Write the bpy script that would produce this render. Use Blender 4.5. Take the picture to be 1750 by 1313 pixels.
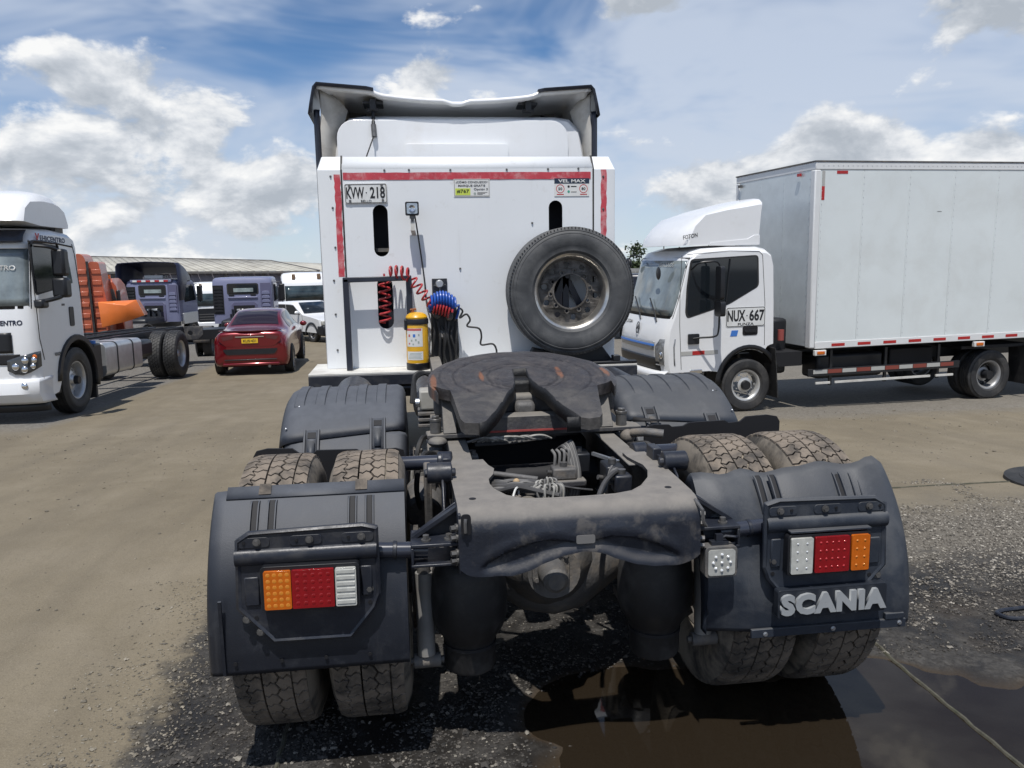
import bpy, bmesh, math, random
import numpy as np
from mathutils import Vector, Matrix, geometry
rad = math.radians
random.seed(7); RNG = np.random.default_rng(11)
for o in list(bpy.data.objects): bpy.data.objects.remove(o)
SC = bpy.context.scene; COL = SC.collection

# ------------------------------------------------------------------ camera
CAM_LOC = Vector((-0.5262, -3.0437, 1.755))
cyaw, cpit, crol = rad(-7.197), rad(-9.036), rad(-0.985)
_fw = Vector((0, math.cos(cpit), math.sin(cpit))); _up = Vector((0, -math.sin(cpit), math.cos(cpit))); _rt = Vector((1, 0, 0))
_r2 = _rt*math.cos(crol)+_up*math.sin(crol); _u2 = -_rt*math.sin(crol)+_up*math.cos(crol)
_Z = Matrix.Rotation(cyaw, 3, 'Z')
_r2, _u2, _fw = _Z@_r2, _Z@_u2, _Z@_fw
cam = bpy.data.cameras.new('camera'); cam.lens = 27.72; cam.sensor_width = 36; cam.clip_start = .05; cam.clip_end = 3000
camo = bpy.data.objects.new('camera', cam); COL.objects.link(camo)
M = Matrix((( _r2.x,_u2.x,-_fw.x,CAM_LOC.x),(_r2.y,_u2.y,-_fw.y,CAM_LOC.y),(_r2.z,_u2.z,-_fw.z,CAM_LOC.z),(0,0,0,1)))
camo.matrix_world = M; SC.camera = camo

# ------------------------------------------------------------------ sun, sky, exposure
SUN_EL, SUN_AZ = rad(68), rad(16)        # the sun stands behind the camera, a little to its left
sd = Vector((math.sin(SUN_AZ)*math.cos(SUN_EL), math.cos(SUN_AZ)*math.cos(SUN_EL), -math.sin(SUN_EL)))
sun = bpy.data.lights.new('sun', 'SUN'); sun.energy = 5.0; sun.angle = rad(0.53); sun.color = (1, .965, .915)
suno = bpy.data.objects.new('sun', sun); COL.objects.link(suno)
suno.rotation_euler = sd.to_track_quat('-Z', 'Y').to_euler(); suno.location = (-3, -8, 20)
SC.view_settings.view_transform = 'Standard'; SC.view_settings.look = 'None'; SC.view_settings.gamma = 1
SC.view_settings.exposure = -0.22
try: SC.view_settings.use_curve_mapping = False
except Exception: pass
SC.cycles.use_denoising = True; SC.cycles.max_bounces = 6; SC.cycles.diffuse_bounces = 3; SC.cycles.caustics_reflective = False; SC.cycles.caustics_refractive = False
SC.cycles.transparent_max_bounces = 8

W = bpy.data.worlds.new('World'); SC.world = W; W.use_nodes = True
class NT:
    """tiny node-expression helper"""
    def __init__(s, tree): s.t = tree
    def n(s, typ, **kw):
        nd = s.t.nodes.new(typ)
        for k, v in kw.items(): setattr(nd, k, v)
        return nd
    def put(s, sock, v):
        if hasattr(v, 'is_linked') or isinstance(v, bpy.types.NodeSocket): s.t.links.new(v, sock)
        elif v is not None: sock.default_value = v
    def m(s, op, a, b=None, c=None, clamp=False):
        nd = s.n('ShaderNodeMath', operation=op); nd.use_clamp = clamp
        s.put(nd.inputs[0], a)
        if b is not None: s.put(nd.inputs[1], b)
        if c is not None: s.put(nd.inputs[2], c)
        return nd.outputs[0]
    def vm(s, op, a, b=None, sc=None):
        nd = s.n('ShaderNodeVectorMath', operation=op); s.put(nd.inputs[0], a)
        if b is not None: s.put(nd.inputs[1], b)
        if sc is not None: s.put(nd.inputs['Scale'], sc)
        return nd.outputs['Value'] if op in ('DOT_PRODUCT', 'LENGTH', 'DISTANCE') else nd.outputs[0]
    def sep(s, v):
        nd = s.n('ShaderNodeSeparateXYZ'); s.put(nd.inputs[0], v); return nd.outputs
    def comb(s, x, y, z):
        nd = s.n('ShaderNodeCombineXYZ')
        for i, v in enumerate((x, y, z)): s.put(nd.inputs[i], v)
        return nd.outputs[0]
    def noise(s, vec, scale, detail=5, rough=.55, dist=0, dim='3D'):
        nd = s.n('ShaderNodeTexNoise', noise_dimensions=dim); s.put(nd.inputs['Vector'], vec)
        nd.inputs['Scale'].default_value = scale; nd.inputs['Detail'].default_value = detail
        nd.inputs['Roughness'].default_value = rough; nd.inputs['Distortion'].default_value = dist
        return nd.outputs[0]
    def mix(s, f, a, b, blend='MIX'):
        nd = s.n('ShaderNodeMix', data_type='RGBA', blend_type=blend)
        s.put(nd.inputs[0], f); s.put(nd.inputs[6], _c4(a)); s.put(nd.inputs[7], _c4(b)); return nd.outputs[2]
    def sm(s, v, lo, hi, a=0., b=1.):
        nd = s.n('ShaderNodeMapRange', interpolation_type='SMOOTHSTEP'); s.put(nd.inputs[0], v)
        for i, q in enumerate((lo, hi, a, b)): s.put(nd.inputs[1+i], q)
        return nd.outputs[0]
    def ramp(s, v, stops):
        nd = s.n('ShaderNodeValToRGB'); s.put(nd.inputs[0], v); cr = nd.color_ramp
        while len(cr.elements) < len(stops): cr.elements.new(.5)
        for e, (p, c) in zip(cr.elements, stops): e.position = p; e.color = _c4(c)
        return nd.outputs[0]
def _c4(c):
    if isinstance(c, (tuple, list)) and len(c) == 3: return (c[0], c[1], c[2], 1)
    return c

wt = NT(W.node_tree); wn = W.node_tree.nodes; wn.clear()
out = wt.n('ShaderNodeOutputWorld'); bg = wt.n('ShaderNodeBackground'); W.node_tree.links.new(bg.outputs[0], out.inputs[0])
sky = wt.n('ShaderNodeTexSky', sky_type='NISHITA'); sky.sun_disc = False; sky.sun_elevation = SUN_EL; sky.sun_rotation = rad(180)+SUN_AZ
sky.altitude = 2600; sky.air_density = 1.0; sky.dust_density = .6; sky.ozone_density = 2.2
bg.inputs[1].default_value = 0.11
tc = wt.n('ShaderNodeTexCoord').outputs['Generated']
dirv = wt.vm('NORMALIZE', tc); dx, dy, dz = wt.sep(dirv)
az = wt.m('ARCTAN2', dx, dy); el = wt.m('ARCSINE', dz)
def blob(a, e, sa, se, amp):
    u = wt.m('DIVIDE', wt.m('SUBTRACT', az, rad(a)), rad(sa)); v = wt.m('DIVIDE', wt.m('SUBTRACT', el, rad(e)), rad(se))
    r = wt.m('ADD', wt.m('MULTIPLY', u, u), wt.m('MULTIPLY', v, v))
    return wt.m('MULTIPLY', wt.m('EXPONENT', wt.m('MULTIPLY', r, -1.0)), amp)
cov = wt.m('ADD', .43, wt.m('MULTIPLY', wt.sm(el, rad(1), rad(14)), -.15))
cov = wt.m('ADD', cov, wt.m('MULTIPLY', wt.sm(el, rad(18), rad(45)), -.10))
for b in ((-19, 12.2, 4.5, 2.0, .34), (-13.5, 10.2, 5.5, 2.3, .30), (0.8, 12.2, 3.0, 1.3, .36), (30.5, 6.6, 4.5, 2.2, .36), (23, 5.0, 3.5, 1.6, .24),
          (38.5, 6.2, 3.2, 1.8, .28), (17.5, 16.6, 3.4, 1.8, .32), (37.5, 13.6, 3.8, 2.4, .30), (-23, 6.8, 3.0, 2.0, .2), (-15.5, 8.0, 3.2, 1.2, .18),
          (-10.5, 5.0, 5.5, 2.2, .22), (-7, 14.4, 6.0, 3.6, -.26), (4.5, 15, 4.0, 2.0, -.2), (19.3, 8.2, 4.5, 2.2, -.24), (26, 12, 6, 2.6, -.2), (10, 12, 3.0, 3.0, -.2), (-6, 9.2, 3, 1.5, -.12)):
    cov = wt.m('ADD', cov, blob(*b))
vst = wt.comb(dx, dy, wt.m('MULTIPLY', dz, 1.75))
def cn(v): return wt.noise(v, 9.0, 6, .57, .2)
n0 = cn(vst)
nup = cn(wt.vm('ADD', vst, (-.004, -.006, .030)))
nbig = wt.noise(vst, 3.2, 1, .5)
fld = wt.m('ADD', wt.m('ADD', cov, wt.m('MULTIPLY', wt.m('SUBTRACT', n0, .5), 1.25)), wt.m('MULTIPLY', wt.m('SUBTRACT', nbig, .5), .5))
dens = wt.sm(fld, .36, .52)
# lit side: density falls off towards the light
lit = wt.m('MULTIPLY_ADD', wt.m('SUBTRACT', n0, nup), 3.6, .52)
lit = wt.m('SUBTRACT', lit, wt.m('ADD', wt.m('MULTIPLY', wt.sm(fld, .50, .95), .42), wt.m('ADD', blob(17.5, 16.6, 4, 2.6, .45), blob(38, 13.5, 5, 3, .35))), clamp=True)
ccol = wt.ramp(lit, [(0.0, (4.7, 5.15, 5.75)), (.34, (6.1, 6.5, 7.05)), (.62, (8.2, 8.45, 8.8)), (.92, (10.4, 10.4, 10.3))])
# thin high veil
veil = wt.noise(wt.comb(wt.m('MULTIPLY', dx, 1.0), dy, wt.m('MULTIPLY', dz, 3.0)), 3.0, 4, .6, .5)
veil = wt.m('MULTIPLY', wt.sm(wt.m('ADD', wt.m('SUBTRACT', veil, wt.m('MULTIPLY', wt.sm(el, rad(18), rad(45)), .10)), wt.m('ADD', blob(22, 10, 12, 6, .20), blob(-7, 13.5, 7, 4, -.16))), .29, .66), .82)
hz = wt.m('MULTIPLY', wt.sm(el, rad(14), rad(0)), .66)
skc = wt.mix(1, sky.outputs[0], (.76, 1.0, 1.16), 'MULTIPLY')
c = wt.mix(veil, skc, (6.5, 7.25, 8.5))
c = wt.mix(hz, c, (6.7, 7.2, 8.0))
c = wt.mix(wt.m('MULTIPLY', dens, .96), c, ccol)
W.node_tree.links.new(c, bg.inputs[0])

# ------------------------------------------------------------------ terrain
TD = [0,3.5,5,7,9,11.5,15,20,30,60,200,600]; TG = [0,0,-.03,-.14,-.29,-.45,-.60,-.77,-1.10,-2.08,-6.66,-19.7]
SA, CA = math.sin(rad(7.197)), math.cos(rad(7.197))
def Dof(x, y): return SA*(x-CAM_LOC.x)+CA*(y-CAM_LOC.y)
def gz(x, y): return np.interp(Dof(x, y), TD, TG)
def gzf(x, y): return float(gz(x, y))

# ------------------------------------------------------------------ materials
MATS = {}
def mat(name, col, rough=.5, metal=0., var=0., vscale=6., bump=0., bscale=60., dirt=None, coat=0., spec=.5, emit=None, trans=0., alpha=1., dscale=3., dlo=.45, dhi=.7, updirt_sheen=None):
    """principled material with noise variation, patchy dirt, and settled dust and painted sheen on faces looking up"""
    if name in MATS: return MATS[name]
    m = bpy.data.materials.new(name); m.use_nodes = True; t = NT(m.node_tree); bs = m.node_tree.nodes['Principled BSDF']
    tco = t.n('ShaderNodeTexCoord').outputs['Object']
    c = _c4(col); cs = None
    if var > 0:
        n = t.noise(tco, vscale, 6, .6)
        d = tuple(max(0, q*(1-var)) for q in col); b = tuple(min(1, q*(1+var)) for q in col)
        cs = t.ramp(n, [(.3, d), (.7, b)])
    rs = None
    if dirt:
        n2 = t.noise(tco, dscale, 8, .65, .3)
        f = t.sm(n2, dlo, dhi, 0., dirt[1]); cs = t.mix(f, cs if cs is not None else c, dirt[0])
        rs = t.m('MULTIPLY_ADD', f, max(0, .85-rough), rough)
    if updirt_sheen:
        nz = t.sep(t.n('ShaderNodeNewGeometry').outputs['Normal'])[2]
        n3 = t.noise(tco, dscale*1.2, 8, .62)
        f = t.m('MULTIPLY', t.sm(nz, .25, .95), t.sm(n3, .3, .7, updirt_sheen[1]*.76, updirt_sheen[1]))
        cs = t.mix(f, cs if cs is not None else c, updirt_sheen[0])
        rs = t.m('MAXIMUM', rs if rs is not None else rough, t.m('MULTIPLY_ADD', f, .9-rough, rough))
    if cs is not None: m.node_tree.links.new(cs, bs.inputs['Base Color'])
    else: bs.inputs['Base Color'].default_value = c
    if rs is not None: m.node_tree.links.new(rs, bs.inputs['Roughness'])
    else: bs.inputs['Roughness'].default_value = rough
    bs.inputs['Metallic'].default_value = metal; bs.inputs['Specular IOR Level'].default_value = spec
    if coat: bs.inputs['Coat Weight'].default_value = coat; bs.inputs['Coat Roughness'].default_value = .06
    if emit: bs.inputs['Emission Color'].default_value = _c4(emit[0]); bs.inputs['Emission Strength'].default_value = emit[1]
    if trans: bs.inputs['Transmission Weight'].default_value = trans
    if alpha < 1: bs.inputs['Alpha'].default_value = alpha
    if bump:
        b = t.n('ShaderNodeBump'); b.inputs['Strength'].default_value = bump; b.inputs['Distance'].default_value = .01
        m.node_tree.links.new(t.noise(tco, bscale, 6, .6), b.inputs['Height']); m.node_tree.links.new(b.outputs[0], bs.inputs['Normal'])
    MATS[name] = m; return m
DUST = (.24, .20, .155)
white_paint = mat('white_paint', (.78,.79,.80), .32, coat=.4, var=.02, vscale=2, dirt=((.55,.52,.47), .35), dscale=2.2, dlo=.5, dhi=.85)
wall_white = mat('wall_white', (.79,.81,.825), .38, coat=.2, var=.02, vscale=2, dirt=((.52,.50,.46), .5), dscale=7, dlo=.58, dhi=.80)
off_white = mat('off_white', (.62,.61,.57), .6, var=.08, vscale=8, dirt=((.35,.32,.28), .5), dscale=5)
fairing_in = mat('fairing_inside', (.52,.50,.46), .65, var=.10, vscale=6, dirt=((.30,.27,.23), .6), dscale=4)
navy_trim = mat('navy_trim', (.022,.026,.040), .35, var=.2)
mud_plastic = mat('mudguard_plastic', (.0085,.0105,.0165), .45, var=.10, vscale=5, bump=.10, bscale=260, dirt=((.040,.042,.048), .35), dscale=14, dlo=.5, dhi=.75, updirt_sheen=((.135,.145,.165), .62))  # blue-grey on upward faces paints the sheen along the top
mud_worn = mat('mudguard_worn', (.022,.028,.040), .46, var=.15, vscale=5, bump=.12, bscale=240, dirt=((.085,.090,.098), .55), dscale=6, dlo=.45, dhi=.72, updirt_sheen=((.17,.165,.155), .35))
steel_dark = mat('painted_steel', (.017,.020,.029), .38, var=.12, bump=.08, bscale=120, dirt=((.08,.076,.07), .35), dscale=12)
steel_dusty = mat('dusty_frame', (.045,.045,.050), .6, var=.25, vscale=14, bump=.3, bscale=60, dirt=((.14,.13,.115), .7), dscale=11, dlo=.42, dhi=.68, updirt_sheen=((.25,.23,.20), .75))
steel_end = mat('end_plate_steel', (.016,.019,.028), .40, var=.2, vscale=9, bump=.15, bscale=70, dirt=((.115,.105,.095), .55), dscale=13, dlo=.50, dhi=.68, updirt_sheen=((.235,.215,.19), .88))
black_matte = mat('black_matte', (.006,.006,.008), .7)
black_plastic = mat('black_plastic', (.012,.013,.016), .42, var=.2)
black_rubber = mat('black_rubber', (.020,.020,.021), .62, var=.25, bump=.1, dirt=((.10,.095,.09), .35), dscale=8)
bag_rubber = mat('air_bag_rubber', (.012,.012,.013), .55, var=.3, bump=.1, dirt=((.09,.085,.08), .45), dscale=6)
tyre_black = mat('tyre_rubber', (.026,.026,.027), .62, var=.2, vscale=12, bump=.1, bscale=120, dirt=((.10,.094,.086), .5), dscale=5)
tyre_side_dusty = mat('tyre_side_dusty', (.045,.042,.038), .8, var=.25, vscale=10, bump=.15, dirt=((.28,.24,.19), .85), dscale=6, dlo=.35, dhi=.6)
tread_dusty = mat('tread_dusty', (.062,.054,.046), .85, var=.3, vscale=14, bump=.35, bscale=70, dirt=((.24,.195,.15), .85), dscale=7, dlo=.34, dhi=.62)
spare_rubber = mat('spare_rubber', (.055,.057,.060), .6, var=.18, vscale=9, bump=.1, bscale=100, dirt=((.15,.15,.148), .6), dscale=4, dlo=.4, dhi=.7)
rim_metal = mat('rim_metal', (.62,.59,.54), .28, metal=.9, var=.15, vscale=14, dirt=((.16,.14,.12), .6), dscale=9, dlo=.48, dhi=.72)
rim_dirty = mat('rim_dirty', (.17,.155,.14), .55, metal=.4, var=.35, vscale=16, bump=.3, bscale=60, dirt=((.05,.045,.04), .8), dscale=10, dlo=.4, dhi=.65)
chrome = mat('chrome', (.75,.75,.76), .18, metal=1.)
alu = mat('aluminium', (.62,.63,.64), .35, metal=.9, var=.1, vscale=20)
bolt_steel = mat('bolt_steel', (.16,.155,.15), .42, metal=.6, var=.25, vscale=30)
grey_cast = mat('grey_cast', (.105,.102,.10), .6, var=.25, vscale=14, bump=.3, dirt=(DUST, .6), dscale=9)
grease = mat('greasy_plate', (.040,.036,.034), .40, var=.25, vscale=16, bump=.5, bscale=34, dirt=((.10,.088,.078), .7), dscale=8, dlo=.42, dhi=.7)
grease_ramp = mat('plate_ramp', (.065,.060,.055), .5, var=.2, vscale=8, bump=.3, bscale=50, dirt=((.14,.125,.108), .6), dscale=5)
rust = mat('rust', (.32,.11,.035), .8, var=.35, vscale=30, bump=.4, dirt=((.08,.05,.04), .7), dscale=30)
red_tape = mat('red_tape', (.52,.055,.075), .45, var=.15, vscale=10, dirt=((.70,.45,.45), .5), dscale=12)
red_reflect = mat('red_reflector', (.42,.02,.02), .3, var=.1)
lens_red = mat('lens_red', (.26,.006,.009), .16, coat=.6, var=.15, vscale=40)
lens_amber = mat('lens_amber', (.56,.125,.006), .16, coat=.6, var=.12, vscale=40)
lens_clear = mat('lens_clear', (.50,.50,.46), .16, coat=.6, var=.15, vscale=40)
led_red = mat('led_red', (.5,.02,.02), .1, coat=1., spec=1.)
led_amber = mat('led_amber', (.70,.24,.02), .1, coat=1., spec=1.)
led_clear = mat('led_clear', (.92,.92,.90), .08, metal=.5, coat=1.)
silver_paint = mat('silver_paint', (.46,.48,.49), .35, metal=.35, var=.05)
sign_black = mat('sign_black', (.018,.022,.03), .38)
ink_black = mat('ink_black', (.012,.012,.014), .5)
ink_red = mat('ink_red', (.50,.02,.02), .5)
plate_white = mat('plate_white', (.72,.73,.72), .4, var=.05, dirt=((.4,.38,.35), .3), dscale=12)
plate_yellow = mat('plate_yellow', (.80,.52,.03), .4)
label_white = mat('label_white', (.72,.72,.70), .45, var=.04)
label_lime = mat('label_lime', (.56,.66,.10), .45)
label_blue = mat('label_blue', (.05,.18,.55), .45)
ext_yellow = mat('extinguisher_yellow', (.72,.38,.008), .35, coat=.4, var=.1, dirt=((.30,.20,.06), .4), dscale=10)
hose_red = mat('hose_red', (.40,.03,.035), .38, var=.3, vscale=30)
hose_blue = mat('hose_blue', (.02,.085,.38), .35, var=.15)
glass_dark = mat('glass_dark', (.012,.016,.020), .05, spec=.7)
glass_tint = mat('glass_tint', (.035,.045,.05), .05, spec=.7, alpha=.78)
glass_wind = mat('windscreen_glass', (.06,.075,.08), .04, spec=.8, alpha=.62)

def add_streaks(m, amount=.5, col=(.42, .40, .37)):
    """faint run-down grime on an upright sheet"""
    t = NT(m.node_tree); bs = m.node_tree.nodes['Principled BSDF']; src = bs.inputs['Base Color'].links[0].from_socket
    P = t.n('ShaderNodeTexCoord').outputs['Object']; x, y, z = t.sep(P)
    n = t.noise(t.comb(t.m('MULTIPLY', x, 16), t.m('MULTIPLY', y, 16), t.m('MULTIPLY', z, .9)), 1., 5, .6); s2 = t.noise(P, 55, 4, .6)
    f = t.m('ADD', t.sm(n, .58, .80, 0., amount*.5), t.sm(s2, .68, .80, 0., amount))
    m.node_tree.links.new(t.mix(f, src, col), bs.inputs['Base Color'])
add_streaks(mud_plastic, .42, (.095, .095, .098)); add_streaks(mud_worn, .55, (.12, .118, .115)); add_streaks(steel_end, .45, (.15, .135, .115)); add_streaks(wall_white, .35); add_streaks(white_paint, .22)
# ------------------------------------------------------------------ mesh helpers
def _basis(d):
    d = Vector(d).normalized(); a = Vector((0, 0, 1)) if abs(d.z) < .9 else Vector((1, 0, 0))
    u = d.cross(a).normalized(); return u, d.cross(u).normalized(), d
class MB:
    def __init__(s): s.v = []; s.f = []; s.mi = []
    def add(s, vs, fs, mi=0):
        b = len(s.v); s.v += [tuple(q) for q in vs]; s.f += [tuple(i+b for i in f) for f in fs]; s.mi += [mi]*len(fs); return s
    def bx(s, x0, x1, y0, y1, z0, z1, mi=0):
        return s.add([(x0,y0,z0),(x1,y0,z0),(x1,y1,z0),(x0,y1,z0),(x0,y0,z1),(x1,y0,z1),(x1,y1,z1),(x0,y1,z1)],
                     [(0,3,2,1),(4,5,6,7),(0,1,5,4),(1,2,6,5),(2,3,7,6),(3,0,4,7)], mi)
    def bar(s, p0, p1, w, h, mi=0, up=(0,0,1)):
        """box bar from p0 to p1, w wide, h tall"""
        p0, p1 = Vector(p0), Vector(p1); d = (p1-p0).normalized(); u = d.cross(Vector(up))
        if u.length < 1e-5: u = Vector((1,0,0))
        u.normalize(); v = u.cross(d).normalized(); P = []
        for q in (p0, p1):
            for a, b in ((-1,-1),(1,-1),(1,1),(-1,1)): P.append(q+u*(a*w/2)+v*(b*h/2))
        return s.add(P, [(0,1,2,3),(7,6,5,4),(0,4,5,1),(1,5,6,2),(2,6,7,3),(3,7,4,0)], mi)
    def cyl(s, p0, p1, r0, r1=None, n=16, mi=0, caps=True):
        r1 = r0 if r1 is None else r1; u, v, d = _basis(Vector(p1)-Vector(p0)); P = []
        for q, r in ((Vector(p0), r0), (Vector(p1), r1)):
            for i in range(n):
                a = 2*math.pi*i/n; P.append(q+u*(math.cos(a)*r)+v*(math.sin(a)*r))
        F = [(i, (i+1) % n, n+(i+1) % n, n+i) for i in range(n)]
        if caps: F += [tuple(range(n-1, -1, -1)), tuple(range(n, 2*n))]
        return s.add(P, F, mi)
    def tube(s, pts, r, n=8, mi=0, closed=False):
        pts = [Vector(p) for p in pts]; L = len(pts); P = []; u = None
        for i, p in enumerate(pts):
            a = pts[(i-1) % L] if (closed or i > 0) else p; b = pts[(i+1) % L] if (closed or i < L-1) else p
            d = (b-a)
            if d.length < 1e-9: d = Vector((0,0,1))
            d.normalize()
            if u is None: u = _basis(d)[0]
            else:
                u = u-d*u.dot(d)
                if u.length < 1e-6: u = _basis(d)[0]
                u.normalize()
            w = d.cross(u); rr = r[i] if isinstance(r, (list, tuple)) else r
            for k in range(n):
                t = 2*math.pi*k/n; P.append(p+u*(math.cos(t)*rr)+w*(math.sin(t)*rr))
        F = []
        for i in range(L if closed else L-1):
            j = (i+1) % L
            for k in range(n): F.append((i*n+k, i*n+(k+1) % n, j*n+(k+1) % n, j*n+k))
        if not closed: F += [tuple(range(n-1, -1, -1)), tuple((L-1)*n+k for k in range(n))]
        return s.add(P, F, mi)
    def lathe(s, prof, org, axis, n=32, mi=0, closed=False, a0=0., a1=2*math.pi):
        """prof: (radius, along) pairs"""
        u, v, d = _basis(axis); org = Vector(org); P = []; full = abs(a1-a0-2*math.pi) < 1e-6
        m = n if full else n+1
        for i in range(m):
            t = a0+(a1-a0)*i/n
            for r, h in prof: P.append(org+d*h+u*(math.cos(t)*r)+v*(math.sin(t)*r))
        L = len(prof); F = []
        for i in range(n):
            j = (i+1) % m
            for k in range(L if closed else L-1):
                k2 = (k+1) % L; F.append((i*L+k, j*L+k, j*L+k2, i*L+k2))
        return s.add(P, F, mi)
    def prism(s, poly, fn, t0, t1, holes=(), mi=0):
        """extrude a 2-D outline (with holes); fn(a, b, t) -> 3-D point"""
        loops = [list(poly)]+[list(h) for h in holes]
        tri = geometry.tessellate_polygon([[Vector((a, b, 0)) for a, b in l] for l in loops])
        flat = [q for l in loops for q in l]; n = len(flat)
        P = [fn(a, b, t0) for a, b in flat]+[fn(a, b, t1) for a, b in flat]
        F = [tuple(t) for t in tri]+[tuple(n+i for i in reversed(t)) for t in tri]
        o = 0
        for l in loops:
            k = len(l)
            for i in range(k): F.append((o+i, o+(i+1) % k, n+o+(i+1) % k, n+o+i))
            o += k
        return s.add(P, F, mi)
    def grid(s, rows, mi=0, cu=False, cv=False):
        """loft rows of equal length"""
        R, L = len(rows), len(rows[0]); P = [q for r in rows for q in r]; F = []
        for i in range(R if cu else R-1):
            for k in range(L if cv else L-1):
                i2, k2 = (i+1) % R, (k+1) % L; F.append((i*L+k, i*L+k2, i2*L+k2, i2*L+k))
        return s.add(P, F, mi)
    def sphere(s, c, r, n=12, m=8, mi=0, sc=(1,1,1)):
        rows = []
        for j in range(m+1):
            p = math.pi*j/m
            rows.append([(c[0]+sc[0]*r*math.sin(p)*math.cos(2*math.pi*i/n), c[1]+sc[1]*r*math.sin(p)*math.sin(2*math.pi*i/n), c[2]+sc[2]*r*math.cos(p)) for i in range(n)])
        return s.grid(rows, mi, cv=True)
    def mesh(s, name, mats, angle=38, fixn=True):
        me = bpy.data.meshes.new(name); me.from_pydata(s.v, [], s.f)
        for m in (mats if isinstance(mats, (list, tuple)) else [mats]): me.materials.append(m)
        if any(s.mi): me.polygons.foreach_set('material_index', s.mi)
        if fixn:
            bm = bmesh.new(); bm.from_mesh(me); bmesh.ops.recalc_face_normals(bm, faces=bm.faces); bm.to_mesh(me); bm.free()
        me.polygons.foreach_set('use_smooth', [True]*len(me.polygons)); me.set_sharp_from_angle(angle=rad(angle)); me.update()
        return me
    def build(s, name, mats, parent=None, bevel=0., seg=2, angle=38, solid=0., sub=0, fixn=True):
        o = bpy.data.objects.new(name, s.mesh(name, mats, angle, fixn)); COL.objects.link(o); o.parent = parent
        if sub:
            md = o.modifiers.new('sub', 'SUBSURF'); md.levels = sub; md.render_levels = sub
        if solid:
            md = o.modifiers.new('solid', 'SOLIDIFY'); md.thickness = abs(solid); md.offset = -1 if solid > 0 else 1
        if bevel:
            md = o.modifiers.new('bevel', 'BEVEL'); md.width = bevel; md.segments = seg; md.limit_method = 'ANGLE'; md.angle_limit = rad(40)
        return o
def tag(o, label, cat, group=None, kind=None):
    if label: o['label'] = label
    if cat: o['category'] = cat
    if group: o['group'] = group
    if kind: o['kind'] = kind
    return o
def thing(name, label, cat, loc=(0,0,0), rot=(0,0,0), group=None):
    o = bpy.data.objects.new(name, None); COL.objects.link(o); o.location = loc; o.rotation_euler = rot; o.empty_display_size = .1
    return tag(o, label, cat, group)
def node(name, parent, loc=(0,0,0), rot=(0,0,0), scale=(1,1,1)):
    o = bpy.data.objects.new(name, None); COL.objects.link(o); o.parent = parent; o.location = loc; o.rotation_euler = rot; o.scale = scale; o.empty_display_size = .1
    return o
def inst(name, mesh, parent, loc=(0,0,0), rot=(0,0,0), scale=(1,1,1), mods=None):
    o = bpy.data.objects.new(name, mesh); COL.objects.link(o); o.parent = parent; o.location = loc; o.rotation_euler = rot; o.scale = scale
    if mods:
        for q in mods.modifiers:
            md = o.modifiers.new(q.name, q.type)
            for a in ('width', 'segments', 'limit_method', 'angle_limit', 'thickness', 'offset'):
                if hasattr(q, a): setattr(md, a, getattr(q, a))
    return o
def XZ(y):  return lambda a, b, t: (a, y+t, b)          # outline in x,z, extruded along y
def XY(z):  return lambda a, b, t: (a, b, z+t)
def YZ(x):  return lambda a, b, t: (x+t, a, b)
def rrect(x0, x1, z0, z1, r, n=4):
    P = []
    for cx, cz, a in ((x1-r, z1-r, 0), (x0+r, z1-r, 90), (x0+r, z0+r, 180), (x1-r, z0+r, 270)):
        for i in range(n+1):
            t = rad(a+90*i/n); P.append((cx+r*math.cos(t), cz+r*math.sin(t)))
    return P
def circ(x, z, r, n=20, sx=1, sz=1): return [(x+sx*r*math.cos(2*math.pi*i/n), z+sz*r*math.sin(2*math.pi*i/n)) for i in range(n)]
def text(body, w, h, m, parent, mtx, name='lettering', depth=.0015, bold=0., label=None, shear=0., space=1.):
    """writing fitted into w x h metres, centred at the matrix' origin, lying in its x-y plane"""
    cu = bpy.data.curves.new(name, 'FONT'); cu.body = body; cu.size = 1; cu.align_x = 'CENTER'; cu.offset = bold; cu.extrude = .01; cu.resolution_u = 3; cu.shear = shear; cu.space_character = space
    o = bpy.data.objects.new(name, cu); COL.objects.link(o)
    me = bpy.data.meshes.new_from_object(o); bpy.data.objects.remove(o); bpy.data.curves.remove(cu)
    n = len(me.vertices); co = np.empty(n*3); me.vertices.foreach_get('co', co); co = co.reshape(-1, 3)
    lo, hi = co.min(0), co.max(0); c = (lo+hi)/2; s = np.array([w/(hi[0]-lo[0]), h/(hi[1]-lo[1]), depth/max(1e-6, hi[2]-lo[2])])
    co = (co-c)*s+np.array([0, 0, depth/2]); me.vertices.foreach_set('co', co.ravel()); me.transform(mtx); me.materials.clear(); me.materials.append(m); me.update(); me.name = name
    q = bpy.data.objects.new(name, me); COL.objects.link(q); q.parent = parent
    if label: q['label'] = label
    return q
def facing_back(x, y, z): return Matrix.Translation((x, y, z)) @ Matrix.Rotation(rad(90), 4, 'X')      # readable by one who looks along +y
def coil(p0, p1, R, turns, axis_sag=0., n=10):
    """points of a helix between two points"""
    p0, p1 = Vector(p0), Vector(p1); u, v, d = _basis(p1-p0); N = int(turns*n); P = []
    for i in range(N+1):
        t = i/N; a = 2*math.pi*turns*t; P.append(p0.lerp(p1, t)+u*(math.cos(a)*R)+v*(math.sin(a)*R)+Vector((0,0,-axis_sag*4*t*(1-t))))
    return P
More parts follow.
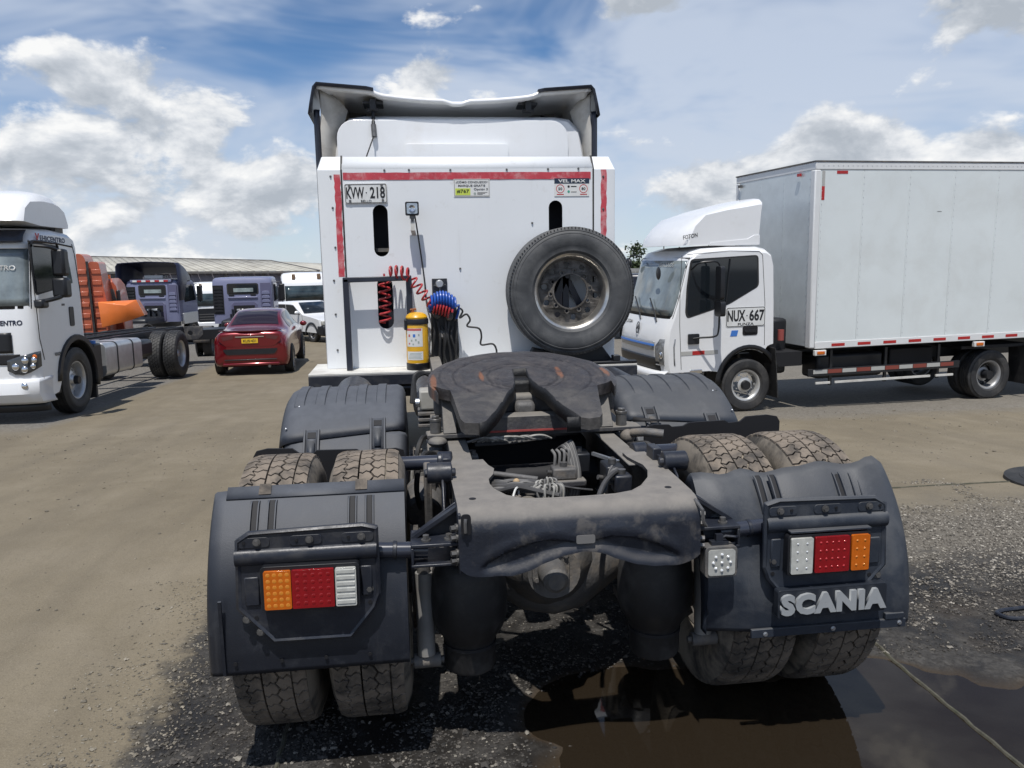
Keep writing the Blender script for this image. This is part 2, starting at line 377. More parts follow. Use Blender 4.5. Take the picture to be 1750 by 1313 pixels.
def arc_pts(ctrl, n=24):
    """smooth curve through control points (Catmull-Rom)"""
    c = [Vector(q) for q in ctrl]; c = [c[0]*2-c[1]]+c+[c[-1]*2-c[-2]]; P = []; S = len(c)-3
    for i in range(S):
        a, b, d, e = c[i:i+4]
        for k in range(max(2, n//S)):
            t = k/max(2, n//S); P.append(.5*((2*b)+(d-a)*t+(2*a-5*b+4*d-e)*t*t+(3*b-a-3*d+e)*t**3))
    P.append(c[-2]); return P

# ------------------------------------------------------------------ wheels
def tread_blocks(mb, R, w, cols=5, n=56, depth=.020, mi=1, gap=.10, zig=.15):
    cw = w/cols
    for i in range(cols):
        off = .5*(i % 2)
        for j in range(n):
            def X(k, v): return (k+(0 if k in (0, cols) else zig*math.sin(2*math.pi*(v+.25*k))))*cw-w/2
            def V(x, jj): return jj+off+.17*math.sin((x-i)*2*math.pi)
            pts = []
            for t in (0, .33, .67, 1): pts.append((X(i, j+off)*(1-t)+X(i+1, j+off)*t, V(i+t, j)))
            pts.append((X(i+1, j+off+.5), j+off+.5))
            for t in (1, .67, .33, 0): pts.append((X(i, j+off+1)*(1-t)+X(i+1, j+off+1)*t, V(i+t, j+1)))
            pts.append((X(i, j+off+.5), j+off+.5))
            cx = sum(p[0] for p in pts)/len(pts); cv = sum(p[1] for p in pts)/len(pts)
            P = []
            for r, g in ((R-depth, gap*.7), (R, gap)):
                for x, v in pts:
                    xx = cx+(x-cx)*(1-g*1.3); vv = cv+(v-cv)*(1-g*1.6); a = 2*math.pi*vv/n
                    rr = r-(.012 if abs(xx) > w*.40 else 0)*((abs(xx)-w*.40)/(w*.10))
                    P.append((xx, math.cos(a)*rr, math.sin(a)*rr))
            k = len(pts); F = [tuple(range(k, 2*k))]+[(q, (q+1) % k, k+(q+1) % k, k+q) for q in range(k)]
            mb.add(P, F, mi)
def tyre_profile(R, w, rr):
    """closed (radius, along-axle) section of a tyre with shoulder, bulge and bead"""
    h = w/2; tw = h*.86
    half = [(R, 0), (R, tw*.8), (R-.006, tw*.97), (R-.022, tw*1.04), (R-.05, h*.98), ((R+rr)/2+.01, h*1.02), ((R+rr)/2-.035, h*.985), (rr+.03, h*.90), (rr+.006, h*.80), (rr-.008, h*.66)]
    return half+[(r, -x) for r, x in reversed(half[1:])]
def ribbed_tyre(mb, R, w, rr, n=64, grooves=3, mi=0, side_mi=None):
    h = w/2; tw = h*.86; pr = []
    xs = np.linspace(-tw*.95, tw*.95, grooves*2+3)
    top = []
    for g in range(grooves+1):
        x0 = -tw*.95+(2*tw*.95)*g/(grooves+1); x1 = -tw*.95+(2*tw*.95)*(g+1)/(grooves+1)
        top += [(R-.012, x0+.002), (R, x0+.005), (R, x1-.005), (R-.012, x1-.002)]
    top = top[1:-1]
    def side(sg): return [(R-.022, sg*tw*1.04), (R-.03, sg*(tw*1.04+.002)), (R-.034, sg*(tw*1.04-.001)), (R-.05, sg*h*.98), (R-.055, sg*h*.985), (R-.058, sg*h*.972), ((R+rr)/2+.045, sg*h*1.0), ((R+rr)/2+.01, sg*h*1.02), ((R+rr)/2-.035, sg*h*.985), ((R+rr)/2-.04, sg*h*.97), (rr+.045, sg*h*.93), (rr+.03, sg*h*.925), (rr+.027, sg*h*.90), (rr+.006, sg*h*.80), (rr-.008, sg*h*.66)]
    pr = list(reversed(side(-1)))+top+side(1)
    mb.lathe(pr, (0,0,0), (1,0,0), n, mi)
def disc_wheel(mb, rr, h, stud=10, vents=10, bore=.14, mi=0, mi2=1, depth=.10, n=48, dish=1):
    """rim barrel and a disc with real holes; outer face looks to +x*dish"""
    s = dish
    mb.lathe([(rr-.004, s*-h*.9), (rr-.02, s*-h*.9), (rr-.035, s*-h*.55), (rr-.035, s*(h*.55)), (rr-.018, s*h*.82), (rr-.006, s*h*.92), (rr+.010, s*h*.93), (rr+.012, s*h*.86), (rr-.002, s*h*.78)], (0,0,0), (1,0,0), n, mi)
    x = h*.9-depth
    holes = [circ(0, 0, bore, 32)]
    for k in range(stud): a = 2*math.pi*(k+.5)/stud; holes.append(circ(.168*math.cos(a)*rr/.29, .168*math.sin(a)*rr/.29, .012*rr/.29, 8))
    for k in range(vents): a = 2*math.pi*k/vents; holes.append(circ(.222*math.cos(a)*rr/.29, .222*math.sin(a)*rr/.29, .024*rr/.29, 12))
    mb.prism(circ(0, 0, rr-.034, n), lambda a, b, t: (s*(x+t-.035*((math.hypot(a, b)-bore)/(rr-bore))), a, b), -.012, 0, holes, mi2)
# ------------------------------------------------------------------ ground
def vnoise(x, y, s, seed=0):
    x = np.asarray(x)/s; y = np.asarray(y)/s; xi = np.floor(x).astype(np.int64); yi = np.floor(y).astype(np.int64); fx = x-xi; fy = y-yi
    fx = fx*fx*(3-2*fx); fy = fy*fy*(3-2*fy)
    def h(a, b):
        k = (a*374761393+b*668265263+seed*974634777) & 0xffffffff; k = ((k ^ (k >> 13))*1274126177) & 0xffffffff; return ((k ^ (k >> 16)) & 0xffff)/65535.
    return (h(xi, yi)*(1-fx)+h(xi+1, yi)*fx)*(1-fy)+(h(xi, yi+1)*(1-fx)+h(xi+1, yi+1)*fx)*fy-.5
def fbm(x, y, s, seed=0, o=4):
    r = 0; a = 1.
    for k in range(o): r = r+a*vnoise(x, y, s/2**k, seed+k*17); a *= .5
    return r
POOLS = ((.95,-.62,1.15,.62), (.42,-.26,.66,.36), (2.3,-1.05,1.5,.62), (.3,-1.3,1.1,.85), (1.30,-.20,.30,.22))
def pool_mask(x, y):
    m = np.full(np.shape(x), -9.)
    for cx, cy, rx, ry in POOLS: m = np.maximum(m, 1-np.sqrt(((x-cx)/rx)**2+((y-cy)/ry)**2))
    return m
def surf(x, y):
    x = np.asarray(x, float); y = np.asarray(y, float)
    near = np.clip(1-np.maximum(np.abs(x-.6)-3, np.abs(y)-2.2)/2, 0, 1)
    far = 1-near
    z = gz(x, y)+near*(.010*fbm(x, y, .35, 3)+.006)+far*(.03*fbm(x, y, 2.6, 9, 5))
    pm = pool_mask(x, y)
    z = z-near*.022*np.clip(pm*3.2+.15+.5*fbm(x, y, .3, 21), 0, 1)
    tyr = np.clip(1-np.maximum(np.abs(np.abs(x)-.88)-.45, np.abs(y)-.25)/.2, 0, 1)
    return z*(1-.7*tyr*(np.abs(z) < .05))
def lines(a, b, d, lo, hi, grow=1.12):
    L = list(np.arange(a, b+1e-6, d)); s = d
    while L[-1] < hi: s *= grow; L.append(L[-1]+s)
    s = d
    while L[0] > lo: s *= grow; L.insert(0, L[0]-s)
    return np.array(L)
gx = lines(-2.2, 3.0, .03, -500, 500); gy = lines(-1.0, 1.4, .03, -60, 620)
GX, GY = np.meshgrid(gx, gy); GZ = surf(GX, GY)
def np_mesh(name, V, F, mats, smooth=True):
    """fast mesh from vertex and equal-sided face arrays"""
    me = bpy.data.meshes.new(name); me.vertices.add(len(V)); me.vertices.foreach_set('co', np.asarray(V, np.float32).ravel())
    F = np.asarray(F, np.int32); k = F.shape[1]; me.loops.add(F.size); me.loops.foreach_set('vertex_index', F.ravel())
    me.polygons.add(len(F)); me.polygons.foreach_set('loop_start', np.arange(0, F.size, k, dtype=np.int32)); me.polygons.foreach_set('loop_total', np.full(len(F), k, np.int32))
    me.update(calc_edges=True); me.polygons.foreach_set('use_smooth', np.full(len(F), smooth))
    for m in (mats if isinstance(mats, (list, tuple)) else [mats]): me.materials.append(m)
    me.validate(); return me
ny, nx = GX.shape; idx = np.arange(nx*ny).reshape(ny, nx)
F = np.stack([idx[:-1,:-1], idx[:-1,1:], idx[1:,1:], idx[1:,:-1]], -1).reshape(-1, 4)
gm = bpy.data.materials.new('yard_ground'); gm.use_nodes = True; t = NT(gm.node_tree); bs = gm.node_tree.nodes['Principled BSDF']
P = t.n('ShaderNodeTexCoord').outputs['Object']; px, py, pz = t.sep(P)
nA = t.noise(P, .45, 6, .6); nB = t.noise(P, 2.2, 7, .62, .3); nC = t.noise(P, 14, 6, .65); nD = t.noise(P, 70, 5, .6)
wob = t.m('ADD', t.m('MULTIPLY', t.m('SUBTRACT', nB, .5), .55), t.m('MULTIPLY', t.m('SUBTRACT', nC, .5), .28))
dry = t.ramp(t.m('ADD', t.m('MULTIPLY', nA, .45), t.m('MULTIPLY', nB, .55)), [(.30, (.150, .124, .084)), (.5, (.196, .165, .115)), (.70, (.240, .205, .150))])
trk = t.noise(t.comb(t.m('MULTIPLY', px, 1.2), t.m('MULTIPLY', py, .16), 0.), 1.6, 5, .6)
dry = t.mix(t.sm(trk, .42, .66, .0, .42), dry, (.128, .108, .078))
dry = t.mix(t.sm(nD, .52, .75, 0., .45), dry, (.112, .095, .070))
nE = t.noise(P, 190, 3, .6); nF = t.noise(P, 42, 4, .65)
dry = t.mix(t.sm(nE, .56, .72, 0., .55), dry, (.085, .072, .053)); dry = t.mix(t.sm(nE, .44, .28, 0., .5), dry, (.31, .27, .205)); dry = t.mix(t.sm(nF, .60, .74, 0., .5), dry, (.105, .090, .068))
# grey gravel strip where the left row of trucks is parked, and beside the box truck
gl = t.sm(t.m('ADD', t.m('MULTIPLY', t.m('ADD', px, 5.32), -1.0), t.m('MULTIPLY', wob, .8)), -.05, .35)
gl = t.m('MULTIPLY', gl, t.sm(py, 7.0, 8.6))
gr2 = t.m('MULTIPLY', t.sm(t.m('ADD', py, t.m('MULTIPLY', wob, 1.4)), 6.1, 6.9), t.sm(px, 2.2, 3.4))
vor = t.n('ShaderNodeTexVoronoi'); vor.inputs['Scale'].default_value = 38; t.put(vor.inputs['Vector'], P)
vorf = t.n('ShaderNodeTexVoronoi'); vorf.inputs['Scale'].default_value = 95; t.put(vorf.inputs['Vector'], P)
vcol = t.sep(vor.outputs['Color'])[0]; vcol2 = t.sep(vorf.outputs['Color'])[0]
gv = t.mix(.5, t.ramp(vcol, [(0., (.085, .08, .074)), (.5, (.15, .145, .135)), (1., (.25, .24, .225))]), t.ramp(vcol2, [(0., (.075, .07, .065)), (1., (.22, .21, .195))]))
c = t.mix(t.m('MULTIPLY', t.m('MAXIMUM', gl, t.m('MULTIPLY', gr2, .7)), .85), dry, gv)
# stony belt on the right of the tractor
belt = t.m('MULTIPLY', t.m('MULTIPLY', t.sm(px, 1.2, 2.2), t.sm(t.m('ADD', py, t.m('MULTIPLY', wob, 1.6)), 2.7, 1.3)), t.sm(py, -1.5, .6))
belt2 = t.mix(.55, t.mix(1., gv, (.8, .8, .78), 'MULTIPLY'), (.150, .132, .105))
c = t.mix(t.m('MULTIPLY', belt, .9), c, belt2)
# damp, dark zone round the tractor's tail, plus shade painted beneath the tractor
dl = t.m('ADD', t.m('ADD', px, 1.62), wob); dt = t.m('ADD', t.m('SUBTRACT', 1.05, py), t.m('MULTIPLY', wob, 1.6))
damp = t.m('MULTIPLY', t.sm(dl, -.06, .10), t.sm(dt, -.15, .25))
under = t.m('MULTIPLY', t.sm(t.m('ABSOLUTE', px), 1.45, 1.1), t.sm(py, 6., 5.))  # shade under the whole tractor, painted into the ground colour
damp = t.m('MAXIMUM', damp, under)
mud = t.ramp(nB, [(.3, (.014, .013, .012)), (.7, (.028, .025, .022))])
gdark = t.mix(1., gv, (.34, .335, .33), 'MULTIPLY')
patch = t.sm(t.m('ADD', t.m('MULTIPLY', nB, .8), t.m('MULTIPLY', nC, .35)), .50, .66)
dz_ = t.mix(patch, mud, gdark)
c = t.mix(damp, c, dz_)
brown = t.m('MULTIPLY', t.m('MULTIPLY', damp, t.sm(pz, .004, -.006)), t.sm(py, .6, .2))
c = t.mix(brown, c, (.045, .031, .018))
gm.node_tree.links.new(c, bs.inputs['Base Color'])
rg = t.m('MULTIPLY_ADD', t.m('MULTIPLY', damp, t.m('SUBTRACT', 1., patch)), -.45, .92)
gm.node_tree.links.new(rg, bs.inputs['Roughness']); bs.inputs['Specular IOR Level'].default_value = .3
bp = t.n('ShaderNodeBump'); bp.inputs['Strength'].default_value = .55; bp.inputs['Distance'].default_value = .012
hgt = t.m('ADD', t.m('ADD', t.m('ADD', t.m('MULTIPLY', nC, .8), t.m('MULTIPLY', trk, 1.6)), t.m('MULTIPLY', nD, .55)), t.m('MULTIPLY', t.m('MULTIPLY', vor.outputs['Distance'], -.9), t.m('MAXIMUM', t.m('MULTIPLY', damp, patch), t.m('MAXIMUM', belt, gl))))
gm.node_tree.links.new(hgt, bp.inputs['Height']); gm.node_tree.links.new(bp.outputs[0], bs.inputs['Normal'])
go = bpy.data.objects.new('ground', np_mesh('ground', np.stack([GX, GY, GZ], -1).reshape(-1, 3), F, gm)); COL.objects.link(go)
tag(go, 'dusty tan yard ground with dark damp gravel round the tractor', 'ground', kind='structure')

# water lying in the hollows
wm = bpy.data.materials.new('muddy_water'); wm.use_nodes = True; t = NT(wm.node_tree); bs = wm.node_tree.nodes['Principled BSDF']
bs.inputs['Base Color'].default_value = (.021, .0155, .010, 1); bs.inputs['Roughness'].default_value = .025; bs.inputs['IOR'].default_value = 1.42; bs.inputs['Alpha'].default_value = .84
bp = t.n('ShaderNodeBump'); bp.inputs['Strength'].default_value = .012; bp.inputs['Distance'].default_value = .01
gm_ = t.noise(t.n('ShaderNodeTexCoord').outputs['Object'], 9, 3, .5); wm.node_tree.links.new(gm_, bp.inputs['Height']); wm.node_tree.links.new(bp.outputs[0], bs.inputs['Normal'])
mb = MB(); mb.add([(-.95,-2.3,-.0035),(3.9,-2.3,-.0035),(3.9,-.25,-.0035),(1.75,.05,-.0035),(1.0,.18,-.0035),(.2,.18,-.0035),(-.35,-.05,-.0035),(-.75,-.6,-.0035)], [tuple(range(8))])
tag(mb.build('puddle', wm), 'muddy brown puddle on the ground behind the tractor', 'puddle', kind='structure')

# loose stones
sm_ = bpy.data.materials.new('loose_stone'); sm_.use_nodes = True; t = NT(sm_.node_tree); bs = sm_.node_tree.nodes['Principled BSDF']
rp = t.n('ShaderNodeNewGeometry').outputs['Random Per Island']
sc_ = t.ramp(rp, [(0., (.022, .020, .019)), (.5, (.065, .060, .055)), (.88, (.125, .115, .100)), (.99, (.22, .205, .18))])
sm_.node_tree.links.new(sc_, bs.inputs['Base Color']); bs.inputs['Roughness'].default_value = .85
ph = (1+5**.5)/2
ICO = np.array([(-1,ph,0),(1,ph,0),(-1,-ph,0),(1,-ph,0),(0,-1,ph),(0,1,ph),(0,-1,-ph),(0,1,-ph),(ph,0,-1),(ph,0,1),(-ph,0,-1),(-ph,0,1)])/1.9
ICF = np.array([(0,11,5),(0,5,1),(0,1,7),(0,7,10),(0,10,11),(1,5,9),(5,11,4),(11,10,2),(10,7,6),(7,1,8),(3,9,4),(3,4,2),(3,2,6),(3,6,8),(3,8,9),(4,9,5),(2,4,11),(6,2,10),(8,6,7),(9,8,1)])
def stones(name, x, y, r, label, m=None):
    n = len(x); z = surf(x, y)
    J = ICO[None]*RNG.uniform(.72, 1.25, (n, 12, 1)); S = np.stack([RNG.uniform(.8, 1.4, n), RNG.uniform(.7, 1.1, n), RNG.uniform(.45, .8, n)], -1)
    V = J*S[:, None]*r[:, None, None]; a = RNG.uniform(0, 6.28, n); ca, sa = np.cos(a)[:, None], np.sin(a)[:, None]
    V = np.stack([V[..., 0]*ca-V[..., 1]*sa, V[..., 0]*sa+V[..., 1]*ca, V[..., 2]], -1)+np.stack([x, y, z+r*.22], -1)[:, None]
    F = (ICF[None]+(np.arange(n)*12)[:, None, None]).reshape(-1, 3)
    o = bpy.data.objects.new(name, np_mesh(name, V.reshape(-1, 3), F, m or sm_, False)); COL.objects.link(o); return tag(o, label, 'gravel', kind='stuff')
sd_ = bpy.data.materials.new('dusty_stone'); sd_.use_nodes = True; t = NT(sd_.node_tree); bs = sd_.node_tree.nodes['Principled BSDF']; sd_.node_tree.links.new(t.ramp(t.n('ShaderNodeNewGeometry').outputs['Random Per Island'], [(0., (.09, .08, .065)), (.5, (.17, .15, .115)), (.95, (.27, .24, .19))]), bs.inputs['Base Color']); bs.inputs['Roughness'].default_value = .9
OCT = np.array([(1,0,0),(-1,0,0),(0,1,0),(0,-1,0),(0,0,1),(0,0,-1),(.62,.62,.5),(-.62,.6,.45),(.6,-.62,.45),(-.6,-.62,.5)])
OCF = np.array([(4,0,6),(4,6,2),(4,2,7),(4,7,1),(4,1,9),(4,9,3),(4,3,8),(4,8,0),(0,8,5),(8,3,5),(3,9,5),(9,1,5),(1,7,5),(7,2,5),(2,6,5),(6,0,5)])
def grit(name, x, y, r, label, m):
    """many small angular stones"""
    n = len(x); z = surf(x, y); J = OCT[None]*RNG.uniform(.6, 1.3, (n, 10, 1)); S = np.stack([RNG.uniform(.8, 1.5, n), RNG.uniform(.7, 1.1, n), RNG.uniform(.5, .9, n)], -1)
    V = J*S[:, None]*r[:, None, None]; a = RNG.uniform(0, 6.28, n); ca, sa = np.cos(a)[:, None], np.sin(a)[:, None]
    V = np.stack([V[..., 0]*ca-V[..., 1]*sa, V[..., 0]*sa+V[..., 1]*ca, V[..., 2]], -1)+np.stack([x, y, z+r*.15], -1)[:, None]
    F = (OCF[None]+(np.arange(n)*10)[:, None, None]).reshape(-1, 3)
    o = bpy.data.objects.new(name, np_mesh(name, V.reshape(-1, 3), F, m, False)); COL.objects.link(o); return tag(o, label, 'gravel', kind='stuff')
def stone_mat(name, stops):
    m = bpy.data.materials.new(name); m.use_nodes = True; t = NT(m.node_tree); bs = m.node_tree.nodes['Principled BSDF']
    m.node_tree.links.new(t.ramp(t.n('ShaderNodeNewGeometry').outputs['Random Per Island'], stops), bs.inputs['Base Color']); bs.inputs['Roughness'].default_value = .88; return m
belt_m = stone_mat('belt_stone', [(0., (.045, .040, .034)), (.35, (.12, .108, .09)), (.75, (.20, .18, .15)), (.97, (.38, .35, .30))])
wet_m = stone_mat('wet_stone', [(0., (.018, .017, .016)), (.55, (.055, .050, .045)), (.90, (.115, .103, .088)), (.995, (.24, .22, .185))])
n = 95000; x = RNG.uniform(1.25, 4.3, n); y = RNG.uniform(-.1, 2.75, n); w = np.clip((y-.2)/1.2, 0, 1)
k = (fbm(x, y, .45, 5)*.9+fbm(x, y, .12, 8)*.5+RNG.uniform(-.45, .45, n)) > (-.16+.10*np.abs(y-1.1)+.55*np.clip((y-1.35)/1.1, 0, 1)+.25*np.clip((.35-y)/.5, 0, 1))
k &= (pool_mask(x, y) < .02) & (RNG.uniform(0, 1, n) < .35+.75*np.clip(1.6-Dof(x, y)/5, 0, 1)); x, y, w = x[k], y[k], w[k]
d = RNG.uniform(0, 1, len(x)) < np.clip((y-.25+.5*fbm(x, y, .5, 77))/.7, 0, 1)
r = np.clip(RNG.lognormal(-5.45, .42, len(x)), .0022, .016)
grit('gravel', x[d], y[d], r[d], 'loose pale gravel right of the dented mudguard', belt_m); grit('gravel', x[~d], y[~d], r[~d], 'damp dark gravel beside the puddle edge', wet_m)
n = 42000; x = RNG.uniform(-1.62, 1.4, n); y = RNG.uniform(-.9, 1.1, n)
k = (fbm(x, y, .5, 15)*1.1+fbm(x, y, .14, 18)*.5+RNG.uniform(-.4, .4, n)) > np.where(x < -.9, -.04, .12)
k &= (pool_mask(x, y) < .02+.25*RNG.uniform(0, 1, n)**3) & (x > -1.52+.3*fbm(x, y, .35, 2)) & (Dof(x, y) > 1.5); x, y = x[k], y[k]
grit('gravel', x, y, np.clip(RNG.lognormal(-5.5, .45, len(x)), .0022, .018), 'wet gravel strewn under and behind the tractor wheels', wet_m)
n = 5000; x = RNG.uniform(-2.0, -1.45, n); y = RNG.uniform(-1., 1.4, n); k = (fbm(x, y, .4, 61)+RNG.uniform(-.5, .5, n)) > .0; x, y = x[k], y[k]
grit('gravel', x, y, np.clip(RNG.lognormal(-5.6, .45, len(x)), .002, .014), 'dusty stones along the edge of the damp patch', sd_)
n = 6500; x = RNG.uniform(-6.5, -1.6, n); y = RNG.uniform(-1.2, 7.5, n); k = (fbm(x, y, 1.4, 31)+RNG.uniform(-.5, .5, n)) > .1
x, y = x[k], y[k]; stones('gravel', x, y, np.clip(RNG.lognormal(-5.45, .5, len(x)), .002, .02), 'scattered small stones on the dry dirt roadway', sd_)
n = 2600; x = RNG.uniform(1.6, 9, n); y = RNG.uniform(2.4, 7.0, n); k = (fbm(x, y, 1.4, 41)+RNG.uniform(-.5, .5, n)) > .1
x, y = x[k], y[k]; stones('gravel', x, y, np.clip(RNG.lognormal(-5.2, .5, len(x)), .003, .022), 'scattered small stones on the dirt before the box truck', sd_)

# slab joints that show through the mud
joint_m = mat('joint_filler', (.075, .07, .052), .9, var=.4, vscale=30, bump=.4, dirt=((.05, .055, .03), .7), dscale=16)
for lab, a, b in (('pale slab joint on the wet ground by the tractor', (1.50, .45), (1.505, -1.5)), ('pale slab joint beside the left twin tyres', (-1.052, -.15), (-1.06, -1.4)), ('thin pale slab joint across the stony dirt', (1.9, 2.50), (4.22, 2.545))):
    pts = []
    for i in range(41):
        q = i/40; X = a[0]+(b[0]-a[0])*q+.0025*math.sin(i*1.7); Y = a[1]+(b[1]-a[1])*q; pts.append((X, Y, (max(float(surf(X, Y)), -.0045) if Y < .6 else float(surf(X, Y)))+.001+.002*math.sin(i*2.3)))
    tag(MB().tube(pts, .0085, 6).build('expansion_joint', joint_m), lab, 'joint', kind='structure')
# steel loop and dark cover lying on the right
pts = []
for i in range(40):
    a = 2*math.pi*i/40; u = .19*(abs(math.cos(a))**.75)*math.copysign(1, math.cos(a)); v = .058*(abs(math.sin(a))**.6)*math.copysign(1, math.sin(a))
    X = 2.42+u*.93-v*.36; Y = .215+u*.05+v*.93; pts.append((X, Y, float(surf(X, Y))+.012))
tag(MB().tube(pts, .011, 8, closed=True).build('steel_loop', steel_dark), 'grey oblong steel loop lying on the gravel', 'metal loop')
zc = float(gz(4.62, 2.5)); mb = MB(); mb.lathe([(0, .022), (.40, .022), (.425, .016), (.43, -.02)], (4.62, 2.45, zc+.01), (0, 0, 1), 40); mb.lathe([(.30, .0225), (.305, .027), (.315, .027), (.32, .0225)], (4.62, 2.45, zc+.01), (0, 0, 1), 40)
tag(mb.build('drain_cover', black_rubber), 'dark round cover lying flat on the dirt', 'cover')
# ------------------------------------------------------------------ the tractor unit (its rear axle stands over the origin, it points along +y)
TR = thing('tractor_truck', 'big tractor unit seen from behind with white headboard and bare fifth wheel', 'truck')
# frame rails
def rail(sx):
    mb = MB(); o, w, tk = .385*sx, .085*sx, .009
    for y0, y1 in ((-.12, 6.2),):
        mb.bx(min(o, o-w), max(o, o-w), y0, y1, .941, .950); mb.bx(min(o, o-w), max(o, o-w), y0, y1, .680, .689)
        mb.bx(min(o, o-tk*sx), max(o, o-tk*sx), y0, y1, .689, .941)
    mb.build('frame_rail', steel_dusty, TR, bevel=.004)
rail(-1); rail(1)
# rear end plate: flat top with a rounded notch, folded down into an arched apron
NOTCH = [(-.262,.02),(-.250,-.07),(-.233,-.125),(-.243,-.20),(-.268,-.27),(-.270,-.33),(-.262,-.39),(-.228,-.475),(-.17,-.525),(-.083,-.532),(.03,-.533),(.136,-.525),(.203,-.50),(.252,-.446),(.305,-.35),(.332,-.26),(.338,-.18),(.322,-.11),(.312,-.05),(.312,.02)]
mb = MB()
top = [(-.400,.02),(-.405,-.1),(-.400,-.546),(-.33,-.548),(.33,-.548),(.402,-.546),(.418,-.1),(.405,.02)]
mb.prism(top[:1]+top[1:7]+[top[7]]+list(reversed(NOTCH)), XY(.951), 0, .012)
# folded apron: rounded bend, bulged field, an arched step and a rough lower edge
xs = np.linspace(-.400, .400, 81); rows = []
def apron_bottom(x):
    a = abs(x); e = .742 if a > .25 else .742+.066*(math.cos(a/.25*math.pi)*.5+.5)
    if a > .33: e += .03*((a-.33)/.07)**2
    return e+.0015*math.sin(x*37)+.001*math.sin(x*91+1)
def arch_z(x):
    a = min(1., abs(x)/.335); return .765+.105*math.cos(a*math.pi/2)**.7-.030*math.exp(-(x/.085)**2)
def sst(v, a, b): v = min(1., max(0., (v-a)/(b-a))); return v*v*(3-2*v)
def apron_y(x, z):
    d = z-arch_z(x); w = 1-sst(abs(x), .30, .345)
    y = -.637-.004*math.cos(x*4)-w*.004*math.exp(-((d-.022)/.020)**2)+w*.016*(1-sst(d, -.005, .002))*sst(z-apron_bottom(x), .0, .045)
    return y
prof = [(-.545,.963),(-.560,.9625),(-.578,.960),(-.595,.954),(-.611,.944),(-.624,.930),(-.632,.914),(-.636,.897)]
for y, z in prof: rows.append([(x, y-.004*math.cos(x*4), z) for x in xs])
for q in np.linspace(.05, 1, 26): rows.append([(x, apron_y(x, .893+(apron_bottom(x)-.893)*q), .893+(apron_bottom(x)-.893)*q) for x in xs])
mb.grid(rows)
mb.grid([[(x, y+.011, z-.010 if i < 6 else z) for (x, y, z) in r] for i, r in enumerate(rows)])
mb.grid([rows[-1], [(x, y+.011, z) for (x, y, z) in rows[-1]]])
for k in (0, -1): mb.grid([[r[k] for r in rows], [(r[k][0], r[k][1]+.011, r[k][2]-(.010 if i < 6 else 0)) for i, r in enumerate(rows)]])
endp = mb.build('end_plate', steel_end, TR)
mb = MB(); mb.prism(rrect(-.022, .040, .838, .866, .006), XZ(-.6435), -.004, .004); mb.build('slot', mat('slot_dust', (.16,.155,.15), .7), endp)
for x, y in ((-.345,-.50),(.335,-.49)): MB().cyl((x, y, .955), (x, y, .9645), .012, n=12).build('hole', black_matte, endp)
# tow-hook cut at the left bend
MB().prism(rrect(-.394,-.362,.89,.958,.012), XZ(-.645), -.003, .004).build('cutout', black_matte, endp)
MB().tube([(-.380,-.652,.90),(-.381,-.655,.93),(-.379,-.65,.945)], .006, 8).build('pin', bolt_steel, endp)
MB().tube([(.392,-.60,.95),(.398,-.655,.93),(.40,-.66,.89),(.412,-.655,.875)], .006, 8).build('pin', bolt_steel, endp)

# brackets that carry the mudguard tubes
def bolts(pts, d, r, l, parent, m=bolt_steel):
    for p in pts:
        p = Vector(p); e = p+Vector(d)*l; mb = MB(); mb.cyl(p, p+Vector(d)*l*.3, r*1.45, n=12); mb.cyl(p, e, r, n=6); mb.build('bolt', m, parent)
for sx in (-1, 1):
    X = lambda x: sx*x
    br = node('tube_bracket', TR)
    mb = MB(); mb.prism([(X(.392),.945),(X(.405),.955),(X(.545),.855),(X(.545),.845),(X(.392),.79)], XZ(-.50), 0, .008)
    mb.bx(min(X(.39),X(.555)), max(X(.39),X(.555)), -.60, -.45, .838, .850); mb.bx(min(X(.39),X(.555)), max(X(.39),X(.555)), -.60, -.45, .772, .782)
    mb.bx(min(X(.392),X(.402)), max(X(.392),X(.402)), -.62, -.36, .75, .95); mb.bx(min(X(.545),X(.555)), max(X(.545),X(.555)), -.60, -.45, .782, .838)
    mb.build('gusset', steel_dark, br, bevel=.003)
    MB().bar((X(.40),-.52,.945), (X(.55),-.52,.848), .012, .03, up=(0,1,0)).build('brace', steel_dark, br)
    bolts([(X(.43),-.565,.85),(X(.505),-.565,.85)], (0,0,1), .011, .02, br)
    bolts([(X(.404),-.60,.90),(X(.404),-.60,.868),(X(.404),-.60,.815),(X(.404),-.60,.79)], (sx,-.3,0), .010, .022, br)
    tb = MB(); tb.cyl((X(.50),-.545,.812), (X(1.08),-.545,.845 if sx < 0 else .85), .027, n=24)
    tb.build('mudguard_tube', mat('gloss_tube', (.030,.034,.048), .25, coat=.3, var=.1), TR)
    MB().lathe([(.0275,0),(.030,.002),(.030,.012),(.0275,.014)], (X(.60),-.545,.818), (sx,0,.055), 24).build('tube_clamp', steel_dark, TR)
